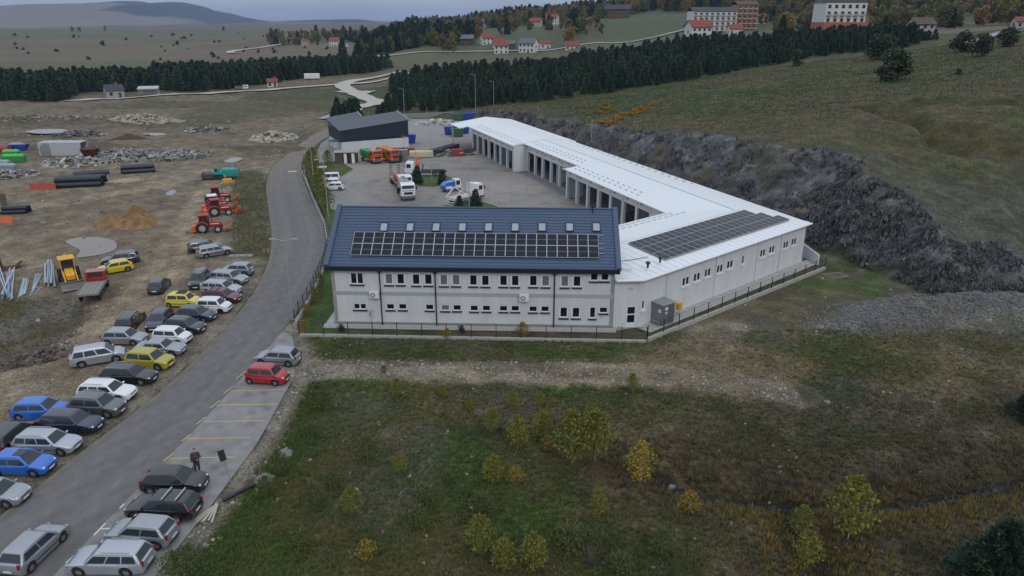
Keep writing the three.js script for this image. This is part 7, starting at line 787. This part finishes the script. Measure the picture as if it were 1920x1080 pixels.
scatter('hill_grass', 'dry grass tufts over the hillside above the rock face', 'grass', tuftB, broadMat, 60000, q => { const d = 66 + Math.pow(rnd(), .8) * 180, x = rr(-10, 30 + d * .8); const [c, h, cf, s] = coverCol(x, d, 1.4); if (s < .5 || cf > .25) return null; q.position.set(x, h, -d); q.rotation.set(rr(-.2, .2), rr(0, 6.3), rr(-.2, .2)); q.scale.setScalar(rr(.4, .85) * clamp(d / 120, .7, 1.3)); return c; });
scatter('ditch_reeds', 'ochre and yellow-green reeds along the ditch', 'reeds', tuftB, broadMat, 6500, q => { const x = rr(6, 40), d = rr(30, 46); const c = Math.min(segDist(x, d, creek), segDist(x, d, creek2)); if (c < .45 || c > 4.5 * rnd() + .5) return null; const below = d < 40.5 && x > 12; q.position.set(x, hgt(x, d), -d); q.rotation.set(rr(-.3, .3), rr(0, 6.3), rr(-.3, .3)); q.scale.setScalar(rr(.7, 1.6)); return below ? cR([.19, .12, .025], [.11, .11, .03]) : cR([.12, .1, .035], [.09, .07, .04]); });
scatter('yard_weeds', 'weeds and dry grass on the verges of the dirt yard', 'grass', tuftB, broadMat, 3000, q => { const a = rnd() < .6; const [x, d] = a ? gp(rr(438, 505), rr(322, 480)) : gp(rr(-40, 170), rr(555, 690)); if (a ? strip(x, d, 1) < -1 : zBank(x, d, 2) < -1.6) return null; q.position.set(x, hgt(x, d), -d); q.rotation.set(rr(-.2, .2), rr(0, 6.3), rr(-.2, .2)); q.scale.setScalar(rr(.3, .8)); return cR([.09, .1, .04], [.15, .13, .075]); });
scatter('verge_grass', 'bright green grass along the edge of the parking bays', 'grass', tuftB, broadMat, 9000, q => { const d = rr(31, 55), x = rr(-26, -12); const p = zPark(x, d, 7); if (p > -1.7 || p < -4.5 * rnd() - 1.7 || x < -24) return null; q.position.set(x, hgt(x, d), -d); q.rotation.set(rr(-.3, .3), rr(0, 6.3), rr(-.3, .3)); q.scale.setScalar(rr(.5, 1)); return cR([.05, .12, .015], [.08, .11, .03]); });
scatter('field_stones', 'pale loose stones scattered over field, track and verges', 'stones', rockGeo[0], stoneMat, 7000, (q, i) => { let x, d; if (i < 3200) { const k = Math.floor(rnd() * 6), t = rnd(); x = lerp(trackLine[k][0], trackLine[k + 1][0], t); d = lerp(trackLine[k][1], trackLine[k + 1][1], t) + rr(-2, 2); } else if (i < 4600) { d = rr(32, 60); const e = parkPoly[Math.floor(rr(8, 12))]; x = e[0] + rr(.2, 2.5); d = e[1] + rr(-5, 5); if (zPark(x, d, 4) > -.1) return null; } else { d = rr(31, 95); x = rr(-20, d * .7); if (Math.max(zGarden(x, d, 1), zYard(x, d, 1), zPark(x, d, 1), zRoad(x, d, 1)) > -.2) return null; } const s = .03 + .13 * Math.pow(rnd(), 9); q.position.set(x, hgt(x, d) + s * .2, -d); q.rotation.set(rr(0, 6), rr(0, 6), rr(0, 6)); q.scale.setScalar(s); return cR([.48, .45, .4], [.26, .25, .23]); });
scatter('gravel_heap_stones', 'grey crushed stone covering the gravel heap', 'gravel', rockGeo[0], stoneMat, 9000, q => { const [mx, md, a, b] = mounds[Math.floor(rnd() * 3.6)]; const x = mx + (rnd() + rnd() - 1) * a * 1.7, d = md + (rnd() + rnd() - 1) * b * 1.7; const s = rr(.04, .12); q.position.set(x, hgt(x, d) + s * .2, -d); q.rotation.set(rr(0, 6), rr(0, 6), rr(0, 6)); q.scale.setScalar(s); return cR([.13, .135, .145], [.27, .27, .27]); });
scatter('cliff_rocks', 'broken blue-grey rock standing out of the quarried face', 'rock face', rockGeo[1], M([1, 1, 1], .95, 0, { map: rep(fineTex, 3) }), 34000, q => { const i = Math.floor(rr(3, 15)), a = cliffLine[i], b = cliffLine[i + 1], t = rnd(); const x = lerp(a[0], b[0], t) + rr(-1, 11), d = lerp(a[1], b[1], t) + rr(-1, 7); const [h, cf] = info(x, d); if (cf < .35 || fbm(x * .25, d * .25 + h * .3, 3) < .4) return null; const s = .09 + .34 * Math.pow(rnd(), 2.2); q.position.set(x + rr(-.3, .3), h + rr(-.3, .1) * s, -d); q.rotation.set(rr(-.5, .5), 1.1 + rr(-.6, .6), .35 + rr(-.45, .45)); q.scale.set(s * rr(.5, 1.0), s * rr(.8, 1.9), s * rr(.25, .55)); return cR(rnd() < .2 ? [.11, .088, .065] : [.066, .07, .078], [.2, .205, .21], Math.pow(rnd(), 2)); });
scatter('dirt_stones', 'small pale stones scattered over the dirt yard', 'stones', rockGeo[0], stoneMat, 2600, q => { const d = rr(35, 230), x = lerpRoad(d) - rr(.5, 60 * Math.max(1, d / 90)); const s = .04 + .16 * Math.pow(rnd(), 12) * (1 + d / 100) + .02; q.position.set(x, hgt(x, d) + s * .2, -d); q.rotation.set(rr(0, 6), rr(0, 6), rr(0, 6)); q.scale.setScalar(s); return cR([.42, .38, .32], [.24, .21, .18]); });
renderer.render(scene, camera);
